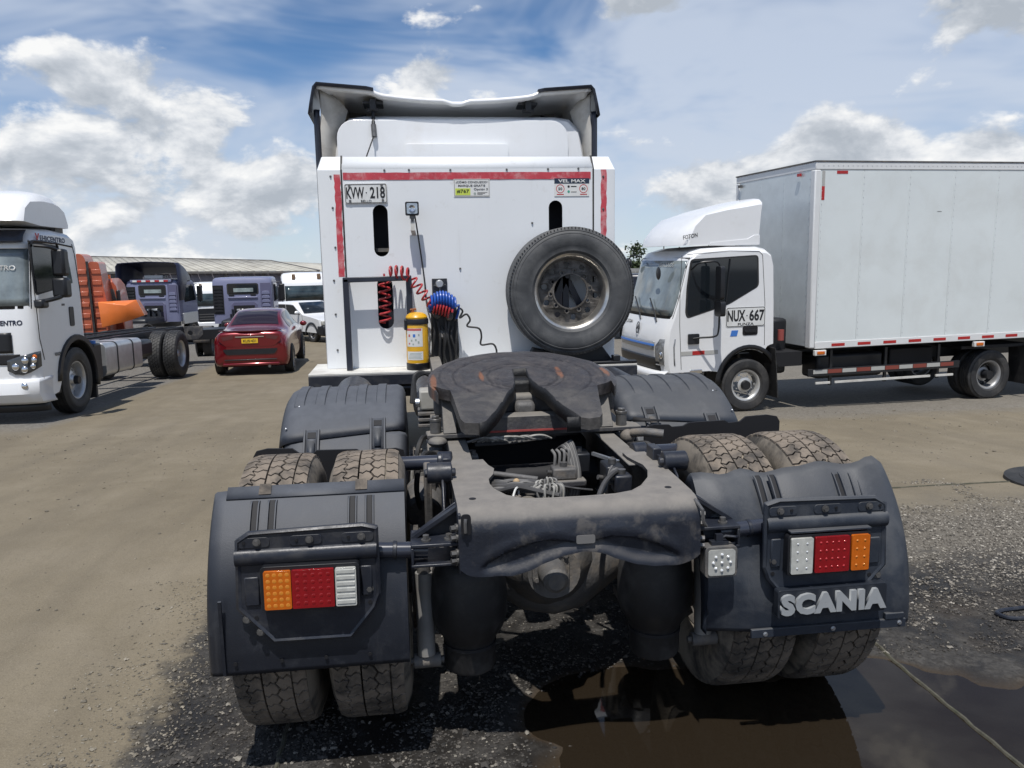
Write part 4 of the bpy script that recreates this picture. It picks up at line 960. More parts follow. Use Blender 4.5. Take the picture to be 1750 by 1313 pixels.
# ---------------- deck and headboard behind the cab
DK = node('deck', TR)
mb = MB(); mb.bx(-1.365,1.36,3.40,4.05,.842,.860)
mb.build('deck_sheet', off_white, DK, bevel=.003)
mb = MB(); mb.bx(-1.366,1.361,3.392,3.45,.752,.8415); mb.build('deck_edge', steel_dark, DK, bevel=.006)
mb = MB(); mb.bx(-1.30,1.30,3.60,4.00,.62,.752); mb.build('deck_beam', black_plastic, DK)
for x in (-1.20,-.72,.72,1.2): MB().bar((x,3.45,.74),(x,3.44,.60),.05,.04).build('deck_stay', steel_dark, DK)
MB().tube([(-1.25,3.42,.715),(-.52,3.42,.725)], .014, 8).build('deck_pipe', steel_dark, DK)
for x in (-.95,-.40,.45,.95):
    mb = MB(); mb.lathe([(0,-.30),(.10,-.30),(.135,-.26),(.135,.26),(.10,.30),(0,.30)], (x,2.45,.80), (0,1,0), 24); mb.build('air_tank', steel_dark, TR)
MB().bx(-.29,.29,1.9,3.3,.60,.90).build('gearbox_cover', black_plastic, TR, bevel=.03)

HB = node('headboard', TR)
yw = 3.69
def slot_(x, w, z0, z1): return [(x+w/2*math.cos(rad(a)), z1-w/2+w/2*math.sin(rad(a))) for a in range(0, 181, 20)]+[(x+w/2*math.cos(rad(a)), z0+w/2+w/2*math.sin(rad(a))) for a in range(180, 361, 20)]
SL = [(-.748,.122,1.79,2.212), (.722,.118,1.79,2.236), (-.735,.128,1.188,1.62), (.735,.128,1.188,1.62)]
mb = MB(); mb.prism([(-1.045,.862),(1.045,.862),(1.045,2.50),(-1.045,2.50)], XZ(yw), 0, .012, [slot_(*s) for s in SL]); panel = mb.build('panel', wall_white, HB)
for sx in (-1, 1):
    mb = MB(); x0, x1 = sx*1.052, sx*1.245
    pr = [(x0,yw-.002),(x1-sx*.03,yw-.002),(x1-sx*.008,yw+.006),(x1,yw+.03),(x1,yw+.60),(x1-sx*.02,yw+.60),(x1-sx*.02,yw+.04),(x0,yw+.018)]
    rows = [[(x, y, z) for x, y in pr] for z in (.862, 2.49)]
    mb.grid(rows, cv=True); mb.add([(x, y, .862) for x, y in pr], [tuple(range(len(pr)))])
    top = [(x0,yw+.09),(x1-sx*.055,yw+.09),(x1-sx*.04,yw+.095),(x1-sx*.032,yw+.12),(x1-sx*.03,yw+.60),(x1-sx*.05,yw+.60),(x1-sx*.05,yw+.12),(x0,yw+.1)]
    mb.grid([rows[-1], [(x, y, 2.605) for x, y in top]], cv=True); mb.add([(x, y, 2.605) for x, y in top], [tuple(range(len(top)))])
    mb.build('corner_panel', wall_white, HB, angle=30)
    mb = MB(); mb.bar((sx*1.0485,yw+.004,.87),(sx*1.0485,yw+.004,2.495),.013,.016,up=(0,1,0)); mb.bar((sx*1.0485,yw+.006,2.493),(sx*1.0485,yw+.096,2.61),.013,.016,up=(1,0,0)); mb.bar((sx*1.0485,yw+.095,2.610),(sx*(1.0485+.02),yw+.4,2.615),.013,.012,up=(0,0,1)); mb.build('seal_strip', black_rubber, HB)
mb = MB(); mb.add([(-1.043,yw,2.502),(1.043,yw,2.502),(1.043,yw+.092,2.606),(-1.043,yw+.092,2.606),(-1.043,yw+.60,2.606),(1.043,yw+.60,2.606)], [(0,1,2,3),(3,2,5,4)]); mb.build('top_edge', wall_white, HB, solid=.01)
MB().bx(-1.20,1.20,yw+.30,yw+.32,.865,2.55).build('inner_back', mat('inner_dark', (.016,.018,.03), .6), HB)
# the shelf seen through the slots
MB().bx(-.80,-.68,yw+.10,yw+.26,1.83,1.86).build('inner_shelf', grey_cast, HB)
def tape(x0, x1, z0, z1, ragged=0):
    n = 24; a, b = [], []
    vert = (z1-z0) > (x1-x0); mb = MB()
    for i in range(n+1):
        q = i/n; j = (random.random()-.5)*ragged
        if vert: z = z0+(z1-z0)*q; a.append((x0+max(0, j), yw-.0035, z)); b.append((x1-max(0, -j), yw-.0035, z))
        else: x = x0+(x1-x0)*q; a.append((x, yw-.0035, z0+max(0, j))); b.append((x, yw-.0035, z1-max(0, -j)))
    mb.grid([a, b]); return mb.build('red_tape', red_tape, HB)
tape(-1.110,-1.056,1.63,2.455,.014); tape(1.112,1.166,1.55,2.488,.022); tape(-1.036,1.026,2.410,2.470,.006)
k = 0
for x, z in [(-.70,2.487),(-.50,2.489),(-.16,2.488),(.31,2.490),(.66,2.493),(.92,2.497),(-1.135,2.44),(-1.13,2.19),(-1.125,1.87),(-1.15,1.60),(-1.15,1.32),(-1.15,1.02),(1.135,2.43),(1.135,2.16),(.52,2.05),(-.10,1.68)]:
    MB().cyl((x,yw-.004,z),(x,yw-.011,z),.0095,.006,n=10).build('screw', bolt_steel, HB)
# number plate
pn = node('number_plate', TR, (-.857,yw-.008,2.302), (0, rad(-.6), 0))
mb = MB(); mb.prism(rrect(-.172,.172,-.080,.080,.012), XZ(0), -.003, .004); mb.build('plate', plate_white, pn)
mb = MB()
for a, b in ((-.155,.155),): mb.prism(rrect(-.168,.168,-.076,.076,.012), XZ(-.003), -.002, 0, [rrect(-.163,.163,-.071,.071,.010)])
mb.build('rim_bead', grey_cast, pn)
text('KVW', .145, .092, ink_black, pn, facing_back(-.086, -.0035, .006), bold=.022); text('218', .122, .092, ink_black, pn, facing_back(.094, -.0035, .006), bold=.022)
text('BELLO', .085, .018, ink_black, pn, facing_back(0, -.0035, -.060)); MB().cyl((.004,-.003,.006),(.004,-.0045,.006),.005,n=10).build('dot', ink_black, pn)
for x, z in ((-.13,.062),(.13,.064),(-.13,-.058),(.135,-.055)): MB().cyl((x,-.003,z),(x,-.010,z),.010,n=10).build('screw', bolt_steel, pn)
# stickers
st = node('phone_sticker', TR, (.014,yw-.0035,2.343)); MB().bx(-.150,.150,-.0012,.001,-.072,.072).build('sheet', label_white, st)
mb = MB(); mb.prism(rrect(-.146,.146,-.068,.068,.004), XZ(-.0012), -.0006, 0, [rrect(-.143,.143,-.065,.065,.004)]); mb.build('border', grey_cast, st)
text('¿CÓMO CONDUZCO?', .265, .023, ink_black, st, facing_back(0,-.0015,.046), bold=.004); text('MARQUE GRATIS', .225, .020, ink_black, st, facing_back(0,-.0015,.016), bold=.004)
MB().bx(-.138,-.012,-.0022,-.001,-.060,-.004).build('lime_field', label_lime, st); text('#767', .10, .030, ink_black, st, facing_back(-.074,-.0025,-.028), bold=.006); text('Opción 3', .115, .022, ink_black, st, facing_back(.075,-.0015,-.014), bold=.003)
for i in range(3): MB().bx(.045,.13-.02*i,-.0022,-.001,-.040-.008*i,-.0365-.008*i).build('small_print', grey_cast, st)
MB().prism(circ(.025,-.047,.011,14), XZ(-.0012), -.001, 0).build('badge', mat('badge_grey', (.35,.40,.36), .5), st)
st = node('speed_sticker', TR, (.863,yw-.0035,2.343)); MB().bx(-.150,.150,-.0012,.001,-.074,.074).build('sheet', label_white, st)
MB().bx(-.150,.150,-.0022,-.001,.030,.074).build('blue_field', mat('navy_ink', (.015,.03,.06), .5), st); text('VEL MAX', .235, .026, label_white, st, facing_back(0,-.0024,.052), bold=.025)
for x, s_ in ((-.100,'50'),(.100,'80')):
    MB().prism(circ(x,-.012,.036,24), XZ(-.0012), -.001, 0, [circ(x,-.012,.031,24)]).build('speed_ring', ink_red, st); text(s_, .034, .022, ink_black, st, facing_back(x,-.0015,-.012), bold=.01)
    MB().bx(x-.03,x+.03,-.0022,-.001,-.062,-.055).build('small_print', ink_red, st)
MB().prism(circ(-.028,.006,.010,12), XZ(-.0012), -.001, 0).build('badge', ink_black, st); MB().bx(-.008,.04,-.0022,-.001,.002,.010).build('small_print', ink_black, st)
MB().prism(circ(-.028,-.036,.011,12), XZ(-.0012), -.001, 0).build('badge', mat('badge_green', (.05,.35,.25), .5), st); MB().bx(-.008,.04,-.0022,-.001,-.042,-.036).build('small_print', grey_cast, st)

# work lamp on a stalk, its cable
wl = node('work_lamp', TR, (-.487,3.545,2.165))
mb = MB(); mb.prism(rrect(-.055,.055,-.050,.058,.012), XZ(0), -.02, .045); mb.build('lamp_body', black_plastic, wl, bevel=.006)
MB().prism(rrect(-.043,.043,-.037,.046,.010), XZ(-.0205), -.004, 0).build('lens', mat('lamp_glass', (.35,.42,.50), .1, coat=1., var=.3, vscale=40), wl)
MB().lathe([(0,.0),(.014,-.008),(.026,-.012)], (0,-.019,.005), (0,1,0), 16).build('bulb', chrome, wl)
mb = MB(); mb.bx(-.022,.022,0,.03,-.075,-.05); mb.cyl((0,.015,-.10),(0,.015,-.05),.014,n=12); mb.build('lamp_foot', bolt_steel, wl)
mb = MB(); mb.bx(-.015,.018,.005,.02,-.17,-.09); mb.bar((0,.012,-.16),(.01,.135,-.20),.035,.012); mb.build('stalk', off_white, wl)
MB().tube(arc_pts([(.02,.03,-.05),(.035,.08,-.15),(.065,.12,-.40),(.085,.125,-.60),(.088,.12,-.72),(.11,.10,-.80),(.13,.10,-.86)], 30), .0065, 8).build('lamp_cable', black_rubber, wl)

# pipe rack round the lower left slot
rk = node('pipe_rack', TR)
yr = 3.56
mb = MB(); mb.bar((-1.045,yr,.86),(-1.045,yr,1.615),.048,.05,up=(0,1,0)); mb.build('post', navy_trim, rk, bevel=.006)
mb = MB(); mb.bar((-.535,yr,1.28),(-.535,yr,1.60),.048,.05,up=(0,1,0)); mb.build('post', navy_trim, rk, bevel=.006)
mb = MB(); mb.bar((-1.068,yr,1.605),(-.512,yr,1.612),.05,.042); mb.build('rail', navy_trim, rk, bevel=.006)
for x in (-1.045,-.535): MB().bar((x,yr+.02,1.60),(x,yw,1.60),.04,.04).build('stay', navy_trim, rk)
# coupling panel with hoses
cp = node('coupling_panel', TR)
MB().bx(-.342,-.215,3.672,3.686,1.40,1.60).build('socket_plate', steel_dark, cp, bevel=.004)
mb = MB(); mb.lathe([(0,-.03),(.026,-.03),(.032,-.022),(.036,0)], (-.28,3.672,1.555), (0,1,0), 20); mb.build('socket', alu, cp)
mb = MB(); mb.bar((-.33,3.66,1.545),(-.225,3.66,1.55),.008,.008); mb.bar((-.278,3.66,1.55),(-.278,3.655,1.49),.008,.008); mb.build('socket_clip', bolt_steel, cp)
MB().prism([(-.365,.862),(-.14,.862),(-.13,1.0),(-.15,1.45),(-.20,1.44),(-.36,1.40)], XZ(3.62), 0, .05).build('hose_board', black_plastic, cp, bevel=.01)
for i, (x, z) in enumerate(((-.31,1.30),(-.21,1.28),(-.27,1.13))):
    q = node('coupling_head', cp); mb = MB(); mb.lathe([(0,-.05),(.026,-.05),(.034,-.035),(.034,.0),(.022,.02),(.018,.06)], (x,3.60,z), (0,1,-.25), 18); mb.build('coupling', grey_cast, q)
    mb = MB(); mb.bx(x-.035,x+.035,3.575,3.60,z+.02,z+.045); mb.build('coupling_lug', bolt_steel, q, bevel=.004)
for i in range(7):
    x = -.34+i*.032; MB().tube(arc_pts([(x,3.59,1.30-.05*(i % 3)),(x+.02*math.sin(i),3.55,1.12),(x-.02*math.cos(i*2),3.57,.98),(x+.01,3.60,.87)], 18), .010, 8).build('pipe', black_rubber, cp)
# wheel carrier behind the spare wheel
wc = node('spare_carrier', TR)
for a, b in (((.79,3.62,1.60),(.66,3.62,1.30)), ((.79,3.62,1.60),(.79,3.62,1.22)), ((.79,3.62,1.60),(.94,3.62,1.30))): MB().bar(a, b, .052, .03, up=(0,1,0)).build('carrier_bar', navy_trim, wc)
MB().cyl((.79,3.52,1.605),(.79,3.66,1.605),.022,n=16).build('carrier_stud', navy_trim, wc)
MB().prism([(.42,.862),(1.20,.862),(1.08,1.02),(.95,1.0),(.80,.955),(.64,.965),(.50,1.0)], XZ(3.56), 0, .10).build('cradle', black_plastic, wc, bevel=.006)
mb = MB(); mb.bx(.95,1.36,3.40,3.46,.865,.885); mb.bx(1.16,1.22,3.42,3.5,.885,.93); mb.build('cradle_foot', black_plastic, wc, bevel=.004)

# ---------------- cab
CB = node('cab', TR)
yc = 4.45
def cab_sec(y, dx=0, zt=2.98):
    return [(sx_*x, y, z) for sx_, x, z in ((-1,1.22-dx,.95),(-1,1.24-dx,1.4),(-1,1.235-dx,2.0),(-1,1.20-dx,2.6),(-1,1.14-dx,zt-.12),(-1,1.04-dx,zt-.02),(-1,.9-dx,zt),(1,.9-dx,zt),(1,1.04-dx,zt-.02),(1,1.14-dx,zt-.12),(1,1.20-dx,2.6),(1,1.235-dx,2.0),(1,1.24-dx,1.4),(1,1.22-dx,.95))]
mb = MB(); secs = [cab_sec(4.50,.05,3.03), cab_sec(4.56,0.02,3.06), cab_sec(5.4,0,3.12), cab_sec(6.5,0,3.12), cab_sec(6.95,.05,3.0), cab_sec(7.1,.12,2.8)]
mb.grid(secs); mb.add(secs[0], [tuple(range(14))]); mb.add(secs[-1], [tuple(range(14))]); mb.build('cab_shell', white_paint, CB)
# pressed rear panel of the sleeper
mb = MB(); mb.prism(rrect(-1.13,.99,2.3,3.015,.16,6), XZ(4.485), -.03, .02); rp_ = mb.build('rear_panel', white_paint, CB, bevel=.02, seg=3)
MB().prism(rrect(-.52,.42,2.5,2.80,.02,4), XZ(4.455), -.03, .02).build('ledge', white_paint, CB, bevel=.012)
# side skirts of the cab (dark leading edge of the side fairings)
for sx in (-1, 1):
    x1 = 1.325 if sx < 0 else 1.265
    mb = MB(); rows = []
    for z, yo in ((.95,.0),(1.6,0),(2.4,.0),(2.95,0),(3.06,.0),(3.10,.02)):
        w = .0 if z < 2.5 else .07*((z-2.5)/.6)
        rows.append([(sx*(x1-.055), yc+yo-.0, z), (sx*(x1-.02), yc+yo-.02, z), (sx*(x1), yc+yo, z), (sx*(x1-.005), yc+.15, z), (sx*(x1-.05), yc+1.0, z)])
    mb.grid(rows); mb.build('side_fairing', navy_trim, CB, solid=.012)
    # white inner face of the fairing wing
    mb = MB(); rows = []
    for z, xi in ((2.30,1.17),(2.70,1.15),(2.90,1.12),(3.02,1.06),(3.12,1.03),(3.20,1.09),(3.27,1.18)):
        rows.append([(sx*(x1-.05 if z < 3.0 else x1-.07), yc, z), (sx*((x1-.05)*.6+xi*.4), yc+.04, z), (sx*xi, yc+.12, z-.01)])
    mb.grid(rows); mb.build('fairing_wing', fairing_in, CB, solid=.012)
# roof air deflector: hollow shell open to the rear
def roof_edge(u):
    """(x, z) of the rear edge, u = -1..1"""
    a = abs(u)
    if a < .55: z = 3.185+.045*(a/.55)**2
    elif a < .62: z = 3.23+.035*(a-.55)/.07
    else: z = 3.265+.035*(a-.62)/.38
    return z
xs = np.linspace(-1, 1, 61); rows = []
for y, dz, sc in ((yc-.06,0,1.),(yc+.04,.0,1.),(yc+.35,-.03,1.),(yc+.8,-.10,.99),(yc+1.3,-.22,.97),(yc+1.8,-.42,.93)):
    rows.append([(u*1.235*sc-.045*(1 if y < yc+.4 else .5), y, roof_edge(u)+dz-(.03*min(1, max(0, (.075-abs(u))/.02)) if y < yc else 0)-(.18*max(0, abs(u)-.9)/.1 if y > yc+.3 else 0)) for u in xs])
mb = MB().grid(rows); mb.build('roof_deflector', white_paint, CB, solid=.035)
for sx in (-1, 1):           # navy caps of the two rear corners
    o = -.045; mb = MB(); rows = []
    for u in np.linspace(.60, 1.0, 9): z = roof_edge(u); rows.append([(sx*u*1.235+o, yc-.085, z-.012), (sx*u*1.235+o, yc-.085, z+.018), (sx*u*1.235+o, yc+.5, z-.03)])
    x1 = 1.25; rows.append([(sx*x1+o, yc-.085, 3.26), (sx*(x1+.02)+o, yc-.085, 3.28), (sx*(x1+.02)+o, yc+.5, 3.22)])
    rows.append([(sx*(x1+.02)+o, yc-.085, 3.16), (sx*(x1+.05)+o, yc-.085, 3.15), (sx*(x1+.05)+o, yc+.5, 3.10)])
    rows.append([(sx*(x1+.03)+o, yc-.08, 3.06), (sx*(x1+.07)+o, yc-.08, 3.05), (sx*(x1+.06)+o, yc+.5, 3.0)])
    mb.grid(rows); mb.build('corner_cap', navy_trim, CB, solid=.01)
# inside of the deflector: dark ribs, hinge brackets, strut
MB().grid([[(x, yc+.62, z) for x in np.linspace(-1.05,.97,13)] for z in (2.98,3.10,3.20)]).build('deflector_lining', mat('lining_grey', (.20,.19,.175), .7, var=.2), CB, solid=.02)
mb = MB(); mb.prism([(-.76,3.07),(-.60,3.12),(.52,3.12),(.68,3.07),(.60,3.02),(-.68,3.02)], XZ(yc+.58), 0, .03); mb.build('pressed_field', mat('lining_dark', (.09,.088,.085), .7), CB, bevel=.01)
for sx, xx in ((-1,-.80),(1,.62)):
    h = node('hinge_bracket', CB); mb = MB(); mb.bx(xx-.09,xx+.09,yc+.05,yc+.30,3.16,3.185); mb.bx(xx-.03,xx+.03,yc+.02,yc+.10,3.10,3.20); mb.build('hinge_plate', black_plastic, h, bevel=.006)
    mb = MB(); mb.cyl((xx-.05,yc+.06,3.11),(xx+.05,yc+.06,3.11),.022,n=14); mb.build('hinge_pin', black_plastic, h)
    MB().bar((sx*1.02-.04,yc+.2,3.02),(sx*.86-.04,yc+.45,3.12),.05,.03).build('gusset', black_plastic, h)
q = node('support_strut', CB); MB().cyl((-.80,yc+.06,3.10),(-.80,yc+.0,2.97),.017,n=14).build('strut_tube', black_plastic, q); mb = MB(); mb.cyl((-.80,yc+.0,2.97),(-.795,yc-.02,2.86),.024,n=14); mb.build('strut_sleeve', bolt_steel, q)
MB().tube([(-.80,yc-.02,2.87),(-.86,yc-.2,2.68),(-.88,yc-.3,2.60)], .007, 6).build('strut_rod', black_rubber, q)
# door mirrors reaching out past the left side
mb = MB(); mb.prism(rrect(-1.37,-1.31,1.62,1.95,.03), XZ(6.2), 0, .12); mb.build('mirror', black_plastic, CB, bevel=.01); MB().prism(rrect(-1.37,-1.31,2.0,2.25,.03), XZ(6.2), 0, .12).build('mirror', black_plastic, CB, bevel=.01)
MB().bx(-1.31,-1.22,6.22,6.30,2.08,2.12).build('mirror_arm', black_plastic, CB)
# steer axle wheels
mb = MB(); ribbed_tyre(mb, .51, .29, .29); disc_wheel(mb, .29, .115, mi=1, mi2=1, depth=.10); STEER = mb.mesh('steer_tyre', [tyre_black, rim_metal])
for sx in (-1, 1):
    w = node('wheel', TR, (sx*1.03, 5.9, .51+gzf(sx, 5.9)), (0,0,0 if sx > 0 else math.pi)); inst('tyre', STEER, w)

# ---------------- clutter between the rails
cl = node('chassis_fittings', TR)
MB().bx(-.30,.30,.62,1.10,.60,.90).build('cross_tube', black_matte, cl, bevel=.03)
MB().cyl((-.03,.30,.62),(-.02,1.25,.60),.06,n=20).build('propeller_shaft', steel_dusty, cl)
MB().cyl((-.30,.44,.76),(.30,.46,.76),.06,n=20).build('cross_member', black_matte, cl)
dark_line = mat('dark_line', (.06,.058,.057), .55, var=.3, vscale=12); mat('grey_line', (.14,.135,.128), .6, var=.35, vscale=12); mat('wire_grey', (.27,.26,.235), .5, var=.4, vscale=25)
MB().cyl((-.275,.12,.885),(-.04,.02,.868),.012,n=10).build('control_rod', grey_cast, cl); MB().bx(-.29,-.255,.10,.15,.87,.92).build('rod_bracket', grey_cast, cl, bevel=.006)
MB().bar((-.17,.10,.83),(-.12,.0,.80),.02,.012).build('small_lever', grey_cast, cl); MB().bx(-.09,-.05,.02,.05,.80,.84).build('clip', grey_cast, cl, bevel=.005)
vb = [(.17,.22,.885,.085,.10,.085,black_plastic),(.085,.12,.865,.10,.08,.05,grey_cast),(.10,.10,.825,.15,.06,.03,steel_dusty),(.255,-.03,.875,.075,.12,.12,black_plastic),(.265,-.14,.885,.07,.07,.07,steel_dark),(-.285,.28,.90,.05,.07,.04,steel_dusty),(.30,.12,.87,.05,.10,.06,black_plastic)]
for i, (x, y, z, a, b, c_, m_) in enumerate(vb):
    v = node('valve', cl); MB().bx(x-a/2,x+a/2,y-b/2,y+b/2,z-c_/2,z+c_/2).build('valve_body', m_, v, bevel=.008)
    MB().cyl((x,y,z+c_/2),(x,y,z+c_/2+.018),.016,n=14).build('valve_cap', bolt_steel, v); MB().cyl((x-a/2,y,z),(x-a/2-.022,y-.006,z+.006),.010,n=12).build('fitting', bolt_steel, v)
MB().bar((.205,.10,.945),(.285,-.02,.935),.013,.013).build('bright_pin', alu, cl)
for i in range(4): MB().tube(arc_pts([(.05+.02*i,.14,.885),(.055+.02*i,.15,.93+.006*i),(.045+.02*i,.17,.95)], 10), .0065, 8).build('air_line', MATS['grey_line'], cl)
for i in range(7):
    x0 = .105+.0065*i; MB().tube(arc_pts([(x0-.03,.24,.93),(x0-.01,.20,.955+.004*i),(x0+.005,.16,.93),(x0+.012,.12,.86),(x0+.004,.10,.79),(x0-.012,.10,.75),(x0-.03,.11,.80)], 26), .006, 8).build('air_line', MATS['grey_line'] if i % 2 else dark_line, cl)
for i in range(11):                                          # thick bundle along the left of the opening
    o1, o2 = .016*math.sin(i*2.4), .012*math.cos(i*1.7)
    MB().tube(arc_pts([(-.30,-.24+.010*i,.905+o2),(-.235,-.30+.012*i,.925+o1*.5),(-.17,-.34+.014*i,.935+o2),(-.10,-.37+.012*i+o1,.937+o1*.4),(-.03,-.40+.008*i,.915+o2)], 28), .0065+.0030*(i % 3 == 0), 8).build('air_line', (dark_line, MATS['grey_line'], MATS['grey_line'])[i % 3], cl)
for i in range(6):
    MB().tube(arc_pts([(-.22+.01*i,-.24-.012*i,.905),(-.15,-.24-.01*i,.93+.004*i),(-.09,-.25-.008*i,.935),(-.04,-.27,.92-.006*i)], 20), .006, 8).build('air_line', MATS['grey_line'], cl)
MB().tube(arc_pts([(-.20,-.42,.93),(-.185,-.38,.95),(-.17,-.34,.945),(-.165,-.33,.92)], 14), .004, 6).build('cable_tie', off_white, cl); MB().sphere((-.165,-.262,.945), .013, 10, 6).build('tape_knot', mat('masking_tape', (.42,.30,.17), .7), cl)
for i in range(26):                                          # tangle of wire ends
    a = i*2.399; r_ = .018+.012*((i*7) % 5)/5; x, y = -.055+r_*math.cos(a)*1.3, -.335+r_*math.sin(a)*1.8; z = .915+.006*((i*5) % 4)
    MB().tube(arc_pts([(x,y+.015,z-.05),(x+.008*math.cos(a*3),y+.008,z+.016),(x+.012*math.cos(a),y-.004,z+.030),(x+.022*math.cos(a),y-.016,z+.014),(x+.016*math.cos(a*2),y-.026,z-.05)], 16), .0042, 6).build('wire_loop', MATS['wire_grey'] if i % 3 else MATS['grey_line'], cl)
for i in range(4): MB().tube(arc_pts([(.275,-.10+.03*i,.915),(.235,-.15+.02*i,.93),(.18,-.22,.915-.01*i),(.13,-.33,.90),(.10,-.44,.905)], 22), .0095-.0012*i, 8).build('air_line', MATS['grey_line'] if i % 2 else dark_line, cl)
MB().tube(arc_pts([(.02,-.20,.90),(.07,-.24,.90),(.13,-.22,.885)], 10), .004, 6).build('wire_loop', dark_line, cl)
for i in range(10): MB().tube(arc_pts([(-.26,.42+.01*i,.925),(-.10,.40+.012*i,.935+.004*(i % 3)),(.02,.42+.01*i,.94),(.12,.50,.93)], 18), .006, 6).build('air_line', dark_line, cl)
for i in range(12):
    x0 = -.30+.022*i; MB().tube(arc_pts([(x0,.375+.006*math.sin(i*2),.952),(x0+.05,.365,.966+.005*(i % 2)),(x0+.10,.37+.008*math.cos(i*3),.958+.006*(i % 3)),(x0+.14,.39,.95)], 16), .0055, 6).build('wire_loop', MATS['wire_grey'] if i % 2 else MATS['grey_line'], cl)
# left-hand valve cluster in front of the fifth wheel, rubber hoses
v = node('valve', TR); MB().bx(-.50,-.40,.92,1.05,1.00,1.10).build('valve_body', mat('valve_light', (.34,.33,.30), .55, var=.2, dirt=(DUST,.5), dscale=9), v, bevel=.01)
for z in (.985,.955,.925): MB().bx(-.51,-.36,.90,1.06,z-.010,z+.008).build('valve_plate', grey_cast, v, bevel=.004)
MB().cyl((-.52,.93,1.04),(-.50,.93,1.04),.022,n=14).build('fitting', alu, v)
for i in range(3): MB().tube(arc_pts([(-.54+.01*i,1.25,.98),(-.52,1.30,1.10+.01*i),(-.46,1.32,1.135),(-.38,1.30,1.12-.02*i),(-.33,1.25,1.09)], 20), .012, 8).build('air_line', black_rubber, TR)
for i in range(4): MB().tube(arc_pts([(-.53-.01*i,.62+.03*i,.60),(-.55,.60+.02*i,.75),(-.52,.63,.86),(-.50-.01*i,.60,.78)], 18), .007, 6).build('brake_wire', MATS['wire_grey'], TR)
# ------------------------------------------------------------------ things carried by the tractor
SW = thing('spare_wheel', 'spare truck wheel with bare dusty rim leaning on the white headboard', 'wheel', (.80, 3.50, 1.478), (rad(-1.5), 0, rad(-90)))
mb = MB(); ribbed_tyre(mb, .528, .27, .305, n=96, grooves=4)
for k in range(110):                         # shoulder nicks
    a = 2*math.pi*k/110
    for s in (-1, 1):
        c0 = Vector((s*.118, math.cos(a)*.5185, math.sin(a)*.5185)); mb.bar(c0-Vector((s*.008,0,0)), c0+Vector((s*.006,0,0)), .006, .010, up=(0,math.cos(a),math.sin(a)), mi=1)
mb.build('tyre', [spare_rubber, black_matte], SW)
mb = MB(); mb.lathe([(.30,-.10),(.275,-.10),(.268,-.06),(.266,.035),(.285,.085),(.300,.105),(.314,.110),(.318,.104),(.306,.095)], (0,0,0), (1,0,0), 64); mb.build('rim', rim_metal, SW)
mb = MB(); holes = [circ(0, 0, .140, 36)]
for k in range(10): a = 2*math.pi*(k+.25)/10; holes.append(circ(.168*math.cos(a), .168*math.sin(a), .0125, 10))
for k in range(10): a = 2*math.pi*(k+.75)/10; holes.append(circ(.220*math.cos(a), .220*math.sin(a), .0245, 14))
mb.prism(circ(0, 0, .272, 64), lambda a, b, t: (.005+t+.030*(1-((math.hypot(a, b)-.14)/.132))**2 if math.hypot(a, b) > .14 else .035+t, a, b), -.014, 0, holes); mb.build('disc', rim_dirty, SW)
mb = MB(); mb.lathe([(.139,.021),(.139,.040),(.150,.040),(.156,.034)], (0,0,0), (1,0,0), 48); mb.build('bore_ring', rim_dirty, SW)
for k in range(10):
    a = 2*math.pi*(k+.25)/10; c0 = Vector((.036, .168*math.cos(a), .168*math.sin(a)))
    MB().lathe([(.0125,-.01),(.0125,.002),(.021,.003),(.024,-.004)], c0-Vector((.004,0,0)), (1,0,0), 14).build('stud_seat', rim_dirty, SW)

EX = thing('fire_extinguisher', 'yellow fire extinguisher with white labels standing beside the pipe rack', 'extinguisher', (-.483, 3.502, .862))
MB().lathe([(0,.0),(.092,.0),(.095,.006),(.095,.055),(.0925,.058)], (0,0,0), (0,0,1), 36).build('foot', black_plastic, EX)
MB().lathe([(.0915,.05),(.0915,.395),(.088,.405)], (0,0,0), (0,0,1), 36).build('body', ext_yellow, EX)
MB().lathe([(.0955,.375),(.0965,.38),(.0965,.415),(.094,.42),(.085,.42)], (0,0,0), (0,0,1), 36).build('clamp_band', black_plastic, EX)
MB().bx(-.102,-.075,-.05,.02,.33,.415).build('latch', black_plastic, EX, bevel=.004)
MB().lathe([(.088,.42),(.090,.432),(.078,.452),(.05,.468),(0,.474)], (0,0,0), (0,0,1), 36).build('cap', ext_yellow, EX)
mb = MB(); mb.cyl((-.03,0,.47),(-.03,0,.492),.014,n=12); mb.cyl((-.05,-.01,.492),(-.0,.0,.497),.008,n=8); mb.build('valve', rust, EX)
def wrap(a0, a1, z0, z1, r, m, nm):
    rows = [[(r*math.sin(rad(a)), -r*math.cos(rad(a)), z) for a in np.linspace(a0, a1, 13)] for z in (z0, z1)]; return MB().grid(rows).build(nm, m, EX)
wrap(-62, 28, .195, .345, .0922, label_white, 'label_sheet'); wrap(-62, 28, .085, .155, .0922, label_white, 'label_sheet'); wrap(-62, 22, .325, .343, .0926, mat('label_red', (.55,.12,.12), .5), 'label_band')
for i, (a, z, w, h, m) in enumerate([(-44,.285,11,.022,'label_red'),(-16,.285,13,.026,'label_blue'),(-30,.245,9,.016,'badge_grey'),(-8,.25,9,.018,'badge_grey'),(-44,.22,8,.014,'label_red'),(-22,.215,8,.014,'badge_grey'),(6,.23,8,.02,'badge_grey'),(8,.29,7,.018,'badge_grey')]): wrap(a-w/2, a+w/2, z-h/2, z+h/2, .0926, MATS[m], 'pictogram')
for i in range(5): wrap(-55+3*i, 20-4*(i % 2), .095+.011*i, .099+.011*i, .0926, MATS['badge_grey'], 'print_line')

